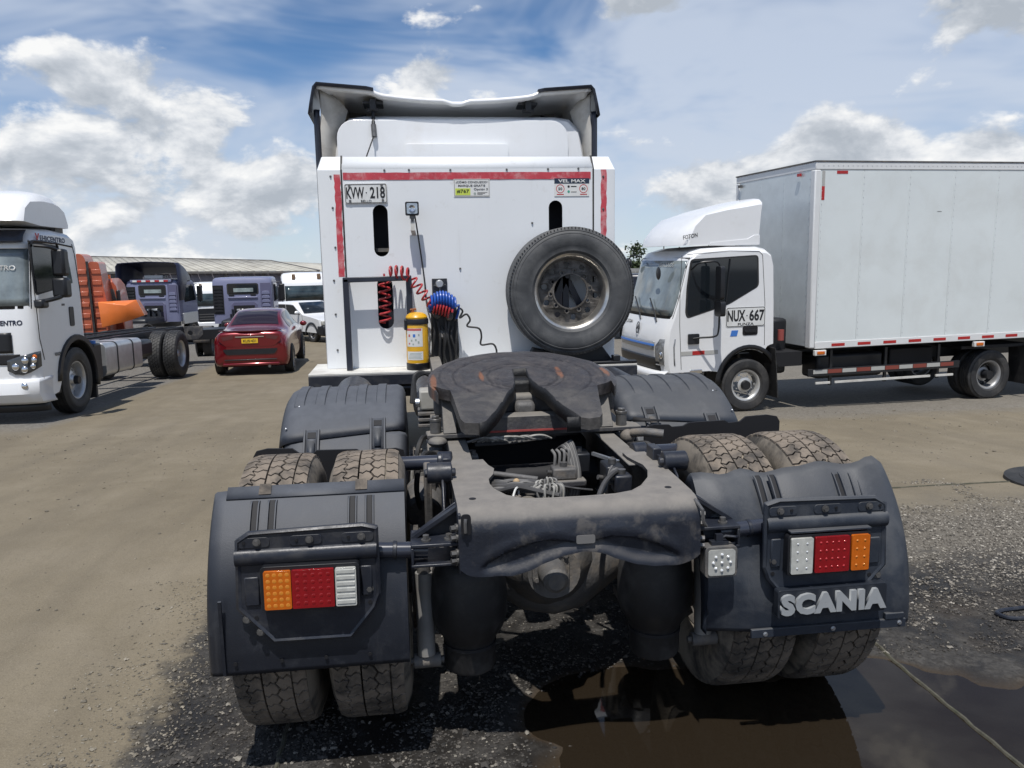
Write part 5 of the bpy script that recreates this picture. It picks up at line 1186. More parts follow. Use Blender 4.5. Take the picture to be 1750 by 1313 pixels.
# coiled hoses
def loops(p, q, R, turns, up, n=14):
    return coil(p, q, R, turns, -up, n)
pts = coil((-.742,3.665,1.235), (-.735,3.66,1.60), .046, 6.0, 0, 14)+coil((-.715,3.60,1.645), (-.53,3.53,1.635), .052, 4.0, -.02, 16)+coil((-.53,3.53,1.625), (-.345,3.52,1.385), .040, 4.6, .0, 14)+coil((-.335,3.53,1.37), (-.19,3.53,1.325), .055, 6.0, -.01, 14)
tag(MB().tube(pts, .0085, 8).build('air_hose', hose_red), 'red coiled air hose looping over the pipe rack', 'hose')
pts = coil((-.375,3.53,1.385), (-.16,3.53,1.375), .060, 9.0, -.055, 16)+arc_pts([(-.13,3.53,1.38),(-.135,3.52,1.33),(-.15,3.54,1.27)], 8)
tag(MB().tube(pts, .0105, 8).build('air_hose', hose_blue), 'blue coiled air hose bunched on the coupling panel', 'hose')
pts = arc_pts([(-.17,3.55,1.25),(-.135,3.53,1.35),(-.10,3.53,1.33),(-.125,3.53,1.275),(-.07,3.52,1.305),(-.04,3.52,1.255),(-.065,3.52,1.205),(.03,3.50,1.185),(.05,3.50,1.12),(.045,3.49,1.05),(.14,3.47,1.055),(.17,3.46,1.00),(.165,3.45,.94),(.23,3.42,.96),(.27,3.42,.90),(.29,3.42,.87)], 90)
tag(MB().tube(pts, .008, 8).build('electric_cable', black_rubber), 'black coiled electric cable hanging stretched down the headboard', 'cable')
# ------------------------------------------------------------------ shared builders for parked vehicles
def cab_loft(prof, ys, inset, drop=None, nose=.35):
    """side outline (x, z) swept across y; inset[i] pulls the nose in and drop[i] lowers the roof at each station"""
    secs = []
    xs_ = [p[0] for p in prof]; zs = [p[1] for p in prof]; xm = min(xs_); xM = max(xs_); zM = max(zs); zm = min(zs)
    for i, y in enumerate(ys):
        r = []
        for x, z in prof:
            fx = max(0, 1-(x-xm)/nose); bx_ = max(0, 1-(xM-x)/.12); fz = max(0, 1-(zM-z)/.25)
            r.append((x+inset[i]*fx-inset[i]*.3*bx_, y, z-(drop[i] if drop else 0)*fz))
        secs.append(r)
    mb = MB(); mb.grid(secs, cv=True); n = len(prof)
    for s_ in (secs[0], secs[-1]):
        tri = geometry.tessellate_polygon([[Vector((x, z, 0)) for x, y, z in s_]]); mb.add(s_, [tuple(t_) for t_ in tri])
    return mb
def side_poly(poly, y, th, name, m, parent, bevel=0., holes=()): return MB().prism(poly, lambda a, b, t_: (a, y+t_, b), 0, th, holes).build(name, m, parent, bevel=bevel)
def rounded(P, r=.04, n=3):
    """round the corners of an outline"""
    Q = []; L = len(P)
    for i in range(L):
        a, b, c_ = Vector(P[i-1]), Vector(P[i]), Vector(P[(i+1) % L]); d0 = (a-b); d1 = (c_-b); k = min(r, d0.length*.45, d1.length*.45); p0 = b+d0.normalized()*k; p1 = b+d1.normalized()*k
        for j in range(n+1): t_ = j/n; q = p0*(1-t_)**2+b*2*t_*(1-t_)+p1*t_**2; Q.append((q.x, q.y))
    return Q
WHEELS = {}
def truck_wheel(parent, loc, R, w, rr, rim_m, key, out=-1, steer=0., dual=False, tread=False, dish=.09):
    """wheel with its axle along local y; out = side its face looks to"""
    k = (key, R, w, tread)
    if k not in WHEELS:
        mb = MB()
        if tread: mb.lathe(tyre_profile(R-.01, w, rr), (0,0,0), (1,0,0), 48, 0); tread_blocks(mb, R, w*.86, 5, 40, .012, 1)
        else: ribbed_tyre(mb, R, w, rr, 56, 3)
        t_ = mb.mesh('tyre', [tyre_black, tyre_black])
        mb = MB(); disc_wheel(mb, rr, w*.42, 8, 6, rr*.36, 0, 0, dish); mb.lathe([(0,dish*.5),(rr*.22,dish*.5),(rr*.30,dish*.2),(rr*.34,0),(rr*.5,-.01)], (w*.42*.9-dish*.8,0,0), (1,0,0), 24); r_ = mb.mesh('rim', rim_m)
        WHEELS[k] = (t_, r_)
    t_, r_ = WHEELS[k]
    wnode = node('wheel', parent, loc, (0, 0, rad(-90 if out < 0 else 90)+steer)); inst('tyre', t_, wnode); inst('rim', r_, wnode)
    if not tread:
        MB().lathe([(0,dish+.02),(.06,dish+.02),(.065,dish),(.07,0)], (w*.42-dish,0,0), (1,0,0), 16).build('hub', black_plastic, wnode)
    if dual:
        w2 = node('wheel', parent, (loc[0], loc[1]-out*w*1.12, loc[2]), (0, 0, rad(-90 if out < 0 else 90))); inst('tyre', t_, w2); inst('rim', r_, w2, rot=(0,0,math.pi))
def drape(o, fn, off):
    """press lettering onto a curved nose"""
    for v in o.data.vertices: v.co.x = fn(v.co.z, v.co.y)-off
    o.data.update(); return o
def on_side(x, y, z): return Matrix.Translation((x, y, z)) @ Matrix.Rotation(rad(90), 4, 'X')

# ------------------------------------------------------------------ white box truck on the right
BT = thing('box_truck', 'white box truck with tall cargo box parked side-on at the right', 'truck', (4.065, 7.273, -.406), (0, rad(-.3), math.atan2(.108, .994)))
cabp = [(-1.27,.60),(-1.30,.72),(-1.31,.95),(-1.27,1.18),(-1.19,1.36),(-1.10,1.60),(-1.00,1.95),(-.95,2.12),(-.86,2.22),(-.70,2.265),(-.30,2.285),(.12,2.28),(.25,2.25),(.33,2.18),(.38,2.0),(.41,1.5),(.43,.93),(.36,.92)]
arc_ = [(.36*1.19*math.cos(rad(a))+.02, .40+.47*math.sin(rad(a))) for a in range(60, 181, 12)]
cabp2 = cabp+[(.30,.90)]+[(x, z) for x, z in arc_ if z > .5]+[(-.44,.58),(-.60,.60)]
CBX = node('cab', BT); CBX.scale = (1, .87, 1)
ysn = [0,.03,.10,.30,.60,.92,1.24,1.54,1.74,1.81,1.84]; ins = [.13,.09,.05,.02,.005,0,.005,.02,.05,.09,.13]; drp = [.09,.045,.015,0,-.01,-.012,-.01,0,.015,.045,.09]
shell = cab_loft(cabp2, ysn, ins, drp, .9).build('cab_shell', white_paint, CBX, angle=32)
# side glass, door seams, handle
yS = -.002
winp = rounded([(-.85,2.10),(.105,2.135),(.125,1.735),(-.30,1.515),(-.885,1.355),(-.915,1.42),(-.90,1.75)], .05)
gl = side_poly(winp, yS-.004, .01, 'side_window', glass_dark, CBX)
c0 = (-.35,1.8); big = [(c0[0]+(x-c0[0])*1.05, c0[1]+(z-c0[1])*1.06) for x, z in winp]
side_poly(big, yS-.001, .004, 'window_seal', black_rubber, CBX, holes=[winp])
MB().bar((-.35,yS-.008,1.52),(-.30,yS-.008,2.11),.012,.035,up=(0,1,0)).build('window_bar', black_plastic, CBX)
def seam(pts, y, parent, r=.004): return MB().tube([(x, y, z) for x, z in pts], r, 5).build('door_seam', black_rubber, parent)
seam([(-1.0,2.17),(-1.02,1.6),(-1.02,1.25),(-.99,.64)], -.001, CBX); seam([(-.92,2.18),(-.3,2.215),(.14,2.20),(.19,2.15),(.245,1.5),(.255,.92)], -.001, CBX)
dh = node('door_handle', CBX); side_poly(rrect(-.085,.145,1.065,1.195,.03), -.006, .012, 'handle_bowl', black_matte, dh); side_poly(rrect(-.055,.11,1.105,1.14,.012), -.022, .02, 'handle_grip', black_plastic, dh, .004)
# plate decal and blue badge on the door
pd = node('door_plate', CBX); side_poly(rrect(-.34,.255,1.185,1.455,.03), -.0055, .003, 'plate', plate_white, pd); side_poly(rrect(-.335,.25,1.19,1.45,.03), -.0065, .001, 'border', ink_black, pd, holes=[rrect(-.327,.242,1.198,1.442,.026)])
text('NUX', .27, .155, ink_black, pd, on_side(-.185, -.0062, 1.338), bold=.03); text('667', .23, .155, ink_black, pd, on_side(.125, -.0062, 1.338), bold=.03); text('FUNZA', .24, .036, ink_black, pd, on_side(-.04, -.0062, 1.222), bold=.015); side_poly(circ(-.025,1.335,.010,10), -.0065, .002, 'dot', ink_black, pd)
side_poly([(-.27,1.06),(-.17,1.06),(-.15,1.14),(-.25,1.14)], -.004, .003, 'badge', label_blue, CBX)
# reflective strip low on the door, step lamp, mudguard lip
for x0, x1, m in ((-1.0,-.83,mat('reflect_grey', (.42,.42,.40), .4)),(-.83,-.65,red_reflect),(-.65,-.45,MATS['reflect_grey'])): MB().bx(x0,x1,-.005,.0,.83,.885).build('reflective_tape', m, CBX)
MB().bx(-.86,-.68,-.012,.005,.575,.63).build('step_lamp', chrome, CBX, bevel=.01)
rows = []
for a in range(20, 181, 10): c_, s_ = math.cos(rad(a)), math.sin(rad(a)); rows.append([(.02+.43*c_,-.012,.40+.475*s_),(.02+.46*c_,-.02,.40+.505*s_),(.02+.50*c_,-.012,.40+.535*s_),(.02+.50*c_,.01,.40+.535*s_)])
MB().grid(rows).build('arch_lip', black_plastic, CBX, solid=.008)
rows = []
for a in range(0, 181, 12): c_, s_ = math.cos(rad(a)), math.sin(rad(a)); rows.append([(.02+.42*c_,.0,.40+.46*s_),(.02+.42*c_,.5,.40+.46*s_)])
MB().grid(rows).build('arch_liner', black_matte, CBX)
MB().bar((.36,.05,.88),(.42,.05,.18),.012,.36,up=(0,1,0)).build('mud_flap', black_rubber, CBX)
# windscreen, wipers, front details
def nose_x(z, y):
    P = cabp[:9]; x = P[-1][0]
    for (xa, za), (xb, zb) in zip(P[:-1], P[1:]):
        if za <= z <= zb: x = xa+(xb-xa)*(z-za)/(zb-za)
    return x+np.interp(y, ysn, ins)*max(0, 1-(x+1.31)/.9)
def nose_patch(z0, z1, y0, y1, name, m, parent, off=.006, n=12, k=7, skew=0.):
    rows = []
    for i in range(k+1):
        z = z0+(z1-z0)*i/k; rows.append([(nose_x(z, y0+(y1-y0)*j/n)-off, y0+(y1-y0)*j/n+skew*(z-z0), z) for j in range(n+1)])
    return MB().grid(rows).build(name, m, parent, solid=.006)
ws_glass = mat('screen_glass', (.20,.235,.245), .06, spec=.8, var=.45, vscale=2.2)  # pale grey base paints the reflection in the windscreens
nose_patch(1.37, 2.10, .035, 1.805, 'windscreen', ws_glass, CBX, .008, 24); nose_patch(1.33, 2.14, .02, 1.82, 'screen_seal', black_rubber, CBX, .003, 24)
drape(text('VEHICULOS', .55, .055, label_white, CBX, Matrix.Translation((-.985, .62, 2.045)) @ Matrix.Rotation(rad(-90), 4, 'Z') @ Matrix.Rotation(rad(90), 4, 'X'), bold=.02), nose_x, .016)
for yy, dy in ((.35,.45),(.95,.5)): MB().tube([(nose_x(1.30,yy)-.02,yy,1.28),(nose_x(1.36,yy+.1)-.03,yy+.08,1.37),(nose_x(1.55,yy+dy)-.03,yy+dy,1.58)], .010, 6).build('wiper', black_plastic, CBX)
nose_patch(.90, 1.02, .25, 1.60, 'grille', mat('grille_silver', (.42,.43,.44), .3, metal=.5), CBX, .02); nose_patch(.955, .985, .22, 1.62, 'blue_strip', label_blue, CBX, .032)
nose_patch(.62, .80, .12, 1.72, 'lower_grille', black_plastic, CBX, .012)
hp = node('headlight', CBX); rows = []
for z, w in ((.70,.0),(.80,.03),(.95,.05),(1.06,.0)):
    rows.append([(nose_x(z,yy)-.014+ (0 if yy > .02 else .10), yy-(.012 if yy < .02 else 0), z+.10*(1-min(1, yy/.3))*0) for yy in (.0,.015,.05,.12,.22-.1*(z > 1))])
MB().grid(rows).build('lamp_glass', mat('headlamp', (.22,.23,.24), .08, spec=.8, var=.5, vscale=18), hp, solid=.01)
MB().sphere((nose_x(.85,.08)-.012,.08,.84), .05, sc=(.4,1,1)).build('reflector', chrome, hp)
mb = MB(); rows = [[(nose_x(.62,yy)-.03-.05*s_, yy, z) for yy in ysn] for z, s_ in ((.44,.0),(.47,.6),(.55,1.),(.60,.7),(.625,.0))]; mb.grid(rows); mb.build('bumper', white_paint, CBX, solid=.02)
q = node('front_badge', CBX); mb = MB()
Mx = Matrix.Translation((nose_x(1.16,.92)-.012,.92,1.165)) @ Matrix.Rotation(rad(-90), 4, 'Z') @ Matrix.Rotation(rad(80), 4, 'X')
mb.prism(circ(0,0,.085,24,.75,1), lambda a, b, t_: tuple(Mx @ Vector((a, b, t_))), 0, .006, [circ(0,0,.070,24,.75,1)]); mb.prism([(-.05,-.03),(0,.055),(.05,-.03),(.02,-.03),(0,.01),(-.02,-.03)], lambda a, b, t_: tuple(Mx @ Vector((a, b, t_))), 0, .006); mb.build('badge_ring', black_plastic, q)
text('FOTON', .30, .05, bolt_steel, CBX, Matrix.Translation((nose_x(1.22,1.45)-.010,1.42,1.23)) @ Matrix.Rotation(rad(-90), 4, 'Z') @ Matrix.Rotation(rad(80), 4, 'X'), bold=.01)
# mirrors on tube frames
for yy, sg_ in ((-.0, -1), (1.84, 1)):
    mi_ = node('mirror', CBX)
    MB().tube(arc_pts([(-.86,yy,1.98),(-.82,yy+sg_*.14,2.06),(-.70,yy+sg_*.20,2.08),(-.58,yy+sg_*.22,2.07),(-.54,yy+sg_*.22,1.95),(-.54,yy+sg_*.22,1.45),(-.55,yy+sg_*.22,1.16),(-.60,yy+sg_*.20,1.09),(-.75,yy+sg_*.08,1.07),(-.86,yy,1.05)], 50), .013, 8).build('mirror_tube', black_plastic, mi_)
    MB().prism(rrect(-.53,-.36,1.58,2.02,.04), lambda a, b, t_: (-.58+t_, yy+sg_*.25+(a+.445), b), 0, .06).build('mirror_head', black_plastic, mi_, bevel=.012)
    MB().prism(rrect(-.55,-.34,1.36,1.56,.04), lambda a, b, t_: (-.58+t_, yy+sg_*.25+(a+.445), b), 0, .07).build('mirror_head', black_plastic, mi_, bevel=.012)
    MB().prism(rrect(-.90,-.74,.98,1.12,.015), XZ(yy-(.03 if sg_ < 0 else 0)), 0, .03).build('mirror_foot', black_plastic, mi_)
MB().tube(arc_pts([(-.95,1.7,2.16),(-1.05,1.85,2.18),(-1.05,2.0,2.12)], 12), .012, 6).build('mirror_tube', black_plastic, CBX)
MB().sphere((-1.06,2.0,2.06), .11, sc=(.45,1.,.8)).build('mirror_head', black_plastic, CBX)
MB().sphere((-1.12,.55,1.93), .09, sc=(.15,1,1)).build('inner_mirror', black_plastic, CBX)
# wind deflector on the roof
dfp = [(-1.03,2.30),(-1.00,2.40),(-.86,2.55),(-.62,2.70),(-.30,2.81),(.0,2.88),(.24,2.93),(.27,2.91),(.245,2.75),(.22,2.55),(.20,2.36),(-.5,2.31)]
df = cab_loft(dfp, [.10,.14,.22,.40,.7,.92,1.14,1.44,1.62,1.70,1.74], [.18,.12,.06,.02,.0,0,.0,.02,.06,.12,.18], [.10,.06,.025,.005,0,0,0,.005,.025,.06,.10]).build('wind_deflector', white_paint, CBX, angle=40)
text('FOTON', .22, .055, bolt_steel, CBX, on_side(-.84, .098, 2.42) @ Matrix.Rotation(rad(10), 4, 'Z'), bold=.02, shear=.15)
side_poly([(-.55,2.29),(.19,2.29),(.19,2.42),(.10,2.42),(.0,2.37),(-.55,2.33)], .09, .02, 'deflector_foot', white_paint, CBX, .004)
# cargo box with posts, rails, rivets and tape
CG = node('cargo_box', BT)
box_side = mat('box_panel', (.70,.745,.745), .38, coat=.2, var=.03, vscale=1.5, dirt=((.50,.50,.47), .25), dscale=1.3, bump=.06, bscale=1.6)
box_front = mat('box_front', (.66,.70,.71), .30, metal=.25, var=.06)
x0, x1, yn, yf, z0, z1 = .88, 7.2, -.11, 1.98, .85, 3.37
seams_x = [x0+.09, 1.62, 2.36, 3.10, 3.84, 4.58, 5.32, 6.06, 6.80, x1]
for a, b in zip(seams_x[:-1], seams_x[1:]): MB().bx(a+.001, b-.001, yn, yn+.03, z0+.09, z1-.10).build('side_panel', box_side, CG, bevel=.0015)
MB().bx(x0+.10,x1,yf-.03,yf,z0+.09,z1-.10).build('side_panel', box_side, CG)
for k in range(3): MB().bx(x0+.004,x0+.03,yn+.10+k*.63,yn+.728+k*.63,z0+.02,z1-.10).build('front_panel', box_front, CG, bevel=.0015)
MB().bx(x0,x1,yn-.008,yf+.008,z1-.10,z1).build('roof_rail', mat('rail_white', (.70,.71,.71), .4, var=.03), CG, bevel=.008)
MB().bx(x0-.01,x1,yn-.014,yf+.014,z1,z1+.018).build('roof_edge', grey_cast, CG)
MB().bx(x0-.005,x0+.088,yn-.008,yn+.10,z0,z1-.101).build('corner_post', MATS['rail_white'], CG, bevel=.015); MB().bx(x0-.005,x0+.088,yf-.10,yf+.008,z0,z1-.101).build('corner_post', MATS['rail_white'], CG, bevel=.015)
MB().bx(x0+.089,x1,yn-.010,yn+.03,z0-.01,z0+.088).build('bottom_rail', MATS['rail_white'], CG, bevel=.006)
MB().bx(x0+.05,x1,yn+.03,yf,z0-.02,z0+.05).build('floor_frame', black_plastic, CG)
mb = MB()
for sx_ in seams_x[:-1]:
    for j in range(26): z = z0+.16+j*.090; mb.sphere((sx_+.02, yn-.001, z), .006, 6, 4)
for j in range(80): mb.sphere((x0+.12+j*.075, yn-.009, z1-.05), .006, 6, 4)
mb.build('rivets', alu, CG)['kind'] = 'stuff'
mb = MB()
for k in range(3):
    for j in range(22): mb.sphere((x0+.002, yn+.12+k*.63, z0+.10+j*.105), .006, 6, 4)
mb.build('rivets', alu, CG)['kind'] = 'stuff'
for i in range(14):
    xx = x0+.35+i*.42; MB().bx(xx,xx+.21,yn-.0125,yn-.010,z0+.015,z0+.055).build('red_tape', red_reflect, CG)
MB().bx(x0+.33,x0+.50,yn-.003,yn,z1-.155,z1-.115).build('red_tape', red_reflect, CG); MB().bx(x0+.105,x0+.15,yn-.003,yn,z1-.50,z1-.32).build('red_tape', red_reflect, CG); MB().bx(x0+.105,x0+.15,yn-.003,yn,z1-.32,z1-.115).build('grey_tape', MATS['reflect_grey'], CG)
for x in (1.05, 3.70): 
    q = node('marker_lamp', CG); MB().bx(x-.09,x+.09,yn-.03,yn+.02,z0-.105,z0-.03).build('lamp_base', label_white, q, bevel=.006); MB().bx(x-.06,x+.06,yn-.045,yn-.03,z0-.09,z0-.045).build('lamp_lens', lens_amber, q, bevel=.008)
for x in (x0-.012,): MB().bx(x-.02,x,yn+.30,yn+.38,z1-.16,z1-.12).build('marker_lamp', red_reflect, CG); MB().bx(x0-.03,x0-.01,yf-.2,yf-.1,z1-.17,z1-.13).build('marker_lamp', grey_cast, CG)
MB().bx(2.85,2.92,yn-.003,yn,2.70,2.705).build('scratch', grey_cast, CG)
# chassis under the box
CH = node('chassis', BT)
for yy in (.55,1.25): MB().bx(.2,7.0,yy,yy+.07,.52,.74).build('frame_rail', black_plastic, CH)
MB().bx(1.2,2.3,.15,.55,.36,.72).build('fuel_tank', black_plastic, CH, bevel=.05); MB().bx(2.45,3.2,.2,.5,.42,.74).build('battery_case', black_matte, CH, bevel=.02)
MB().bx(.50,.80,.30,.62,.45,1.25).build('air_filter', black_plastic, CH, bevel=.05); MB().cyl((.62,.18,.95),(.62,.18,1.10),.045,n=16).build('oil_bottle', mat('oil_red', (.30,.07,.06), .3), CH)
MB().bx(.45,.85,.0,1.85,.60,.80).build('cross_beam', black_matte, CH)
sgd = node('side_guard', BT)
MB().bx(.92,3.45,-.055,-.03,.44,.545).build('guard_rail', black_plastic, sgd, bevel=.004)
for i in range(10):
    xx = 1.0+i*.235; MB().bx(xx,xx+.225,-.060,-.056,.475,.53).build('reflective_tape', MATS['reflect_grey'] if i % 2 == 0 else mat('dull_red', (.22,.05,.035), .5), sgd)
for a, b in ((1.05,1.28),(1.36,2.95),(3.05,3.35)): MB().bx(a,b,-.055,-.035,.325,.355).build('lower_rail', off_white, sgd)
for x in (1.3,2.2,3.1): MB().bx(x-.02,x+.02,-.03,.0,.30,.80).build('guard_post', black_plastic, sgd)
rim_l = mat('light_rim', (.58,.58,.57), .35, metal=.5, var=.12, dirt=((.25,.23,.20),.4), dscale=14)
truck_wheel(BT, (.0,.105,.365), .365, .215, .215, rim_l, 'light', -1, dish=.03)
truck_wheel(BT, (.0,1.735,.365), .365, .215, .215, rim_l, 'light', 1, dish=.03)
rim_d = mat('dull_rim', (.33,.33,.33), .45, metal=.5, var=.15)
truck_wheel(BT, (4.06,.105,.285), .375, .215, .215, rim_d, 'lightr', -1, dual=True, dish=.12)
truck_wheel(BT, (4.06,1.735,.285), .375, .215, .215, rim_d, 'lightr', 1, dual=True, dish=.12)
MB().bx(3.5,4.7,-.02,.5,.70,.745).build('mud_cover', black_matte, CH); MB().bar((4.62,.05,.72),(4.66,.05,.12),.012,.4,up=(0,1,0)).build('mud_flap', black_rubber, CH)
# ------------------------------------------------------------------ white cab-chassis on the left
LT = thing('cab_chassis_truck', 'white cab and chassis truck with bare frame parked at the left edge', 'truck', (-5.621, 9.562, -.466), (0, rad(2.0), math.atan2(.9993, .0375)))
CL = node('cab', LT)
lp = [(-1.10,.36),(-1.17,.45),(-1.18,.80),(-1.17,1.05),(-1.17,1.30),(-1.13,1.62),(-1.06,2.05),(-.99,2.45),(-.92,2.62),(-.80,2.72),(-.3,2.76),(.18,2.74),(.30,2.68),(.36,2.5),(.42,1.9),(.46,1.15),(.44,1.10)]
lp2 = lp+[(.12+.62*math.cos(rad(a)), .52+.60*math.sin(rad(a))) for a in range(66, 171, 13)]+[(-.56,.50),(-.66,.40)]
ysl = [0,.03,.09,.22,.5,1.05,1.6,1.88,2.01,2.07,2.10]; insl = [.22,.15,.09,.04,.01,0,.01,.04,.09,.15,.22]; drl = [.10,.05,.02,0,-.01,-.012,-.01,0,.02,.05,.10]
cab_loft(lp2, ysl, insl, drl, 1.0).build('cab_shell', white_paint, CL, angle=32)
wp = rounded([(-.98,2.50),(-.28,2.48),(-.20,2.0),(-.20,1.93),(-.93,1.83),(-.97,1.9)], .04)
side_poly(wp, -.006, .01, 'side_window', glass_dark, CL); c0 = (-.6,2.15); bigw = [(c0[0]+(x-c0[0])*1.09, c0[1]+(z-c0[1])*1.10) for x, z in wp]; side_poly(bigw, -.003, .005, 'window_seal', black_rubber, CL, holes=[wp])
side_poly(rounded([(-.08,2.47),(.05,2.46),(.16,1.97),(.02,1.97)], .03), -.006, .01, 'quarter_window', mat('green_glass', (.10,.13,.13), .06, spec=.7), CL)
seam([(-1.05,2.55),(-1.0,1.75),(-.98,1.2),(-.9,.9)], -.003, CL, .006); seam([(-1.05,2.53),(-.3,2.545),(.24,2.52)], -.003, CL, .012); seam([(.24,2.56),(.30,2.4),(.40,1.75),(.43,1.15)], -.003, CL, .006)
side_poly(rrect(-.04,.10,1.33,1.62,.03), -.012, .02, 'door_handle', black_plastic, CL, .006)
MB().tube(arc_pts([(-1.02,-.005,2.50),(-.9,-.01,2.545),(-.4,-.01,2.54),(-.24,-.01,2.50),(-.17,-.01,2.0)], 24), .016, 6).build('rain_gutter', black_plastic, CL)
# mirror group
m_ = node('mirror', CL); MB().tube(arc_pts([(-1.04,0,1.70),(-.98,-.12,1.72),(-.85,-.24,1.76),(-.72,-.26,1.80)], 14), .03, 8).build('mirror_arm', black_plastic, m_)
MB().bx(-1.09,-.90,-.14,-.01,1.62,1.74).build('mirror_foot', black_plastic, m_, bevel=.03); MB().tube(arc_pts([(-.95,-.02,2.48),(-.9,-.18,2.46),(-.78,-.26,2.42)], 12), .022, 8).build('mirror_arm', black_plastic, m_)
MB().bx(-.82,-.64,-.34,-.16,2.06,2.44).build('mirror_head', black_plastic, m_, bevel=.04); MB().bx(-.82,-.62,-.34,-.14,1.76,2.04).build('mirror_head', black_plastic, m_, bevel=.04)
text('V', .12, .105, ink_red, CL, on_side(-.79, -.002, 2.605), bold=.05); text('EHICENTRO', .74, .075, mat('ink_navy', (.03,.04,.08), .5), CL, on_side(-.345, -.002, 2.597), bold=.035, space=1.1)
text('VEHICENTRO', .30, .05, grey_cast, CL, on_side(-.45, -.006, .95), bold=.02); MB().bx(-.42,-.22,-.004,.0,1.72,1.75).build('badge', alu, CL); MB().bx(-.25,-.16,-.004,.0,1.64,1.67).build('badge', grey_cast, CL)
def lnose(z, y):
    P = lp[:10]; x = P[-1][0]
    for (xa, za), (xb, zb) in zip(P[:-1], P[1:]):
        if za <= z <= zb: x = xa+(xb-xa)*(z-za)/(zb-za)
    return x+np.interp(y, ysl, insl)*max(0, 1-(x+1.18)/1.0)
def lpatch(z0, z1, y0, y1, name, m, parent, off=.006, n=16, k=7, solid=.006):
    rows = [[(lnose(z0+(z1-z0)*i/k, y0+(y1-y0)*j/n)-off, y0+(y1-y0)*j/n, z0+(z1-z0)*i/k) for j in range(n+1)] for i in range(k+1)]
    return MB().grid(rows).build(name, m, parent, solid=solid)
lpatch(1.66, 2.44, .07, 2.03, 'windscreen', ws_glass, CL, .010, 20); lpatch(1.62, 2.47, .05, 2.05, 'screen_seal', black_rubber, CL, .004, 20)
drape(text('VEHICENTRO', .62, .07, label_white, CL, Matrix.Translation((lnose(2.15,.5)-.014, .52, 2.18)) @ Matrix.Rotation(rad(-90), 4, 'Z') @ Matrix.Rotation(rad(80), 4, 'X'), bold=.02), lnose, .022)
lpatch(2.53, 2.70, .10, 2.0, 'sun_visor', navy_trim, CL, .10, 16); lpatch(2.44, 2.52, .06, 2.04, 'visor_lamp', label_white, CL, .03, 16)
lpatch(1.02, 1.30, .28, 1.82, 'grille', black_plastic, CL, .02); lpatch(.86, 1.0, .20, 1.9, 'lower_grille', black_matte, CL, .012)
drape(text('VEHICENTRO', .50, .07, mat('ink_navy', (.03,.04,.08), .5), CL, Matrix.Translation((lnose(1.42,.4)-.012, .40, 1.43)) @ Matrix.Rotation(rad(-90), 4, 'Z') @ Matrix.Rotation(rad(84), 4, 'X'), bold=.03), lnose, .006)
hl = node('headlight', CL); rows = [[(lnose(zl+(zh-zl)*i/6, yy)-.02, yy, zl+(zh-zl)*i/6) for yy, zl, zh in ((.0,.82,1.03),(.04,.78,1.02),(.10,.74,1.0),(.18,.71,.98),(.27,.72,.95),(.36,.78,.92))] for i in range(7)]; MB().grid(rows).build('lamp_glass', mat('headlamp_dark', (.05,.055,.06), .08, spec=.8), hl, solid=.006)
for yy, zz, r_ in ((.06,.91,.045),(.15,.91,.05),(.16,.79,.048),(.07,.83,.04),(.26,.83,.05)): MB().sphere((lnose(zz,yy)-.022,yy,zz), r_, sc=(.45,1,1)).build('reflector', chrome, hl)
MB().sphere((lnose(.95,.05)-.024,.045,.955), .035, sc=(.5,1,1)).build('turn_lens', lens_amber, hl)
rows = [[(lnose(max(.37, z),yy)-off+(.0 if yy > .0 else .25), yy-.02*(yy < .05), z) for yy in ysl] for z, off in ((.30,.0),(.34,.05),(.45,.07),(.60,.05),(.66,.02))]
MB().grid(rows).build('bumper', white_paint, CL, solid=.02)
MB().sphere((lnose(.55,.16)-.055,.17,.56), .05, sc=(.4,1,1)).build('fog_lamp', chrome, CL)
MB().grid([[(lnose(.37,yy)-.02+.1, yy, z) for yy in ysl] for z in (.18,.32)]).build('valance', black_plastic, CL, solid=.02)
lpd = [(-1.22,2.80),(-1.10,2.98),(-.85,3.17),(-.5,3.28),(-.2,3.28),(-.02,3.20),(.14,3.02),(.27,2.84),(.25,2.79),(-.6,2.77)]
cab_loft(lpd, [.02,.06,.14,.34,.7,1.05,1.4,1.76,1.96,2.04,2.08], [.15,.10,.05,.02,0,0,0,.02,.05,.10,.15], [.16,.09,.04,.01,0,0,0,.01,.04,.09,.16]).build('roof_deflector', white_paint, CL, angle=75)
MB().bx(-.02,.22,.10,2.0,2.70,2.79).build('deflector_foot', grey_cast, CL)
# wheel arch, step, mud flap
rows = []
for a in range(-15, 186, 12): c_, s_ = math.cos(rad(a)), math.sin(rad(a)); rows.append([(.12+.57*c_,.02,.52+.56*s_),(.12+.60*c_,-.03,.52+.60*s_),(.12+.68*c_,-.03,.52+.67*s_),(.12+.70*c_,.02,.52+.69*s_)])
MB().grid(rows).build('arch_trim', black_plastic, CL, solid=.02)
rows = [[(.12+.57*math.cos(rad(a)),yy,.52+.56*math.sin(rad(a))) for yy in (.02,.5)] for a in range(-15, 196, 12)]; MB().grid(rows).build('arch_liner', black_matte, CL)
MB().bx(-.72,-.42,.02,.4,.36,.80).build('step_box', black_plastic, CL, bevel=.03); MB().bx(.74,.80,.03,.42,.14,.95).build('mud_flap', black_rubber, CL)
MB().bx(.82,1.12,.05,.45,.40,1.0).build('battery_box', black_plastic, CL, bevel=.03); MB().cyl((.95,.12,1.0),(.95,.12,1.05),.05,n=14).build('blue_cap', label_blue, CL)
rim_t = mat('truck_rim', (.52,.53,.54), .35, metal=.6, var=.15, vscale=10)
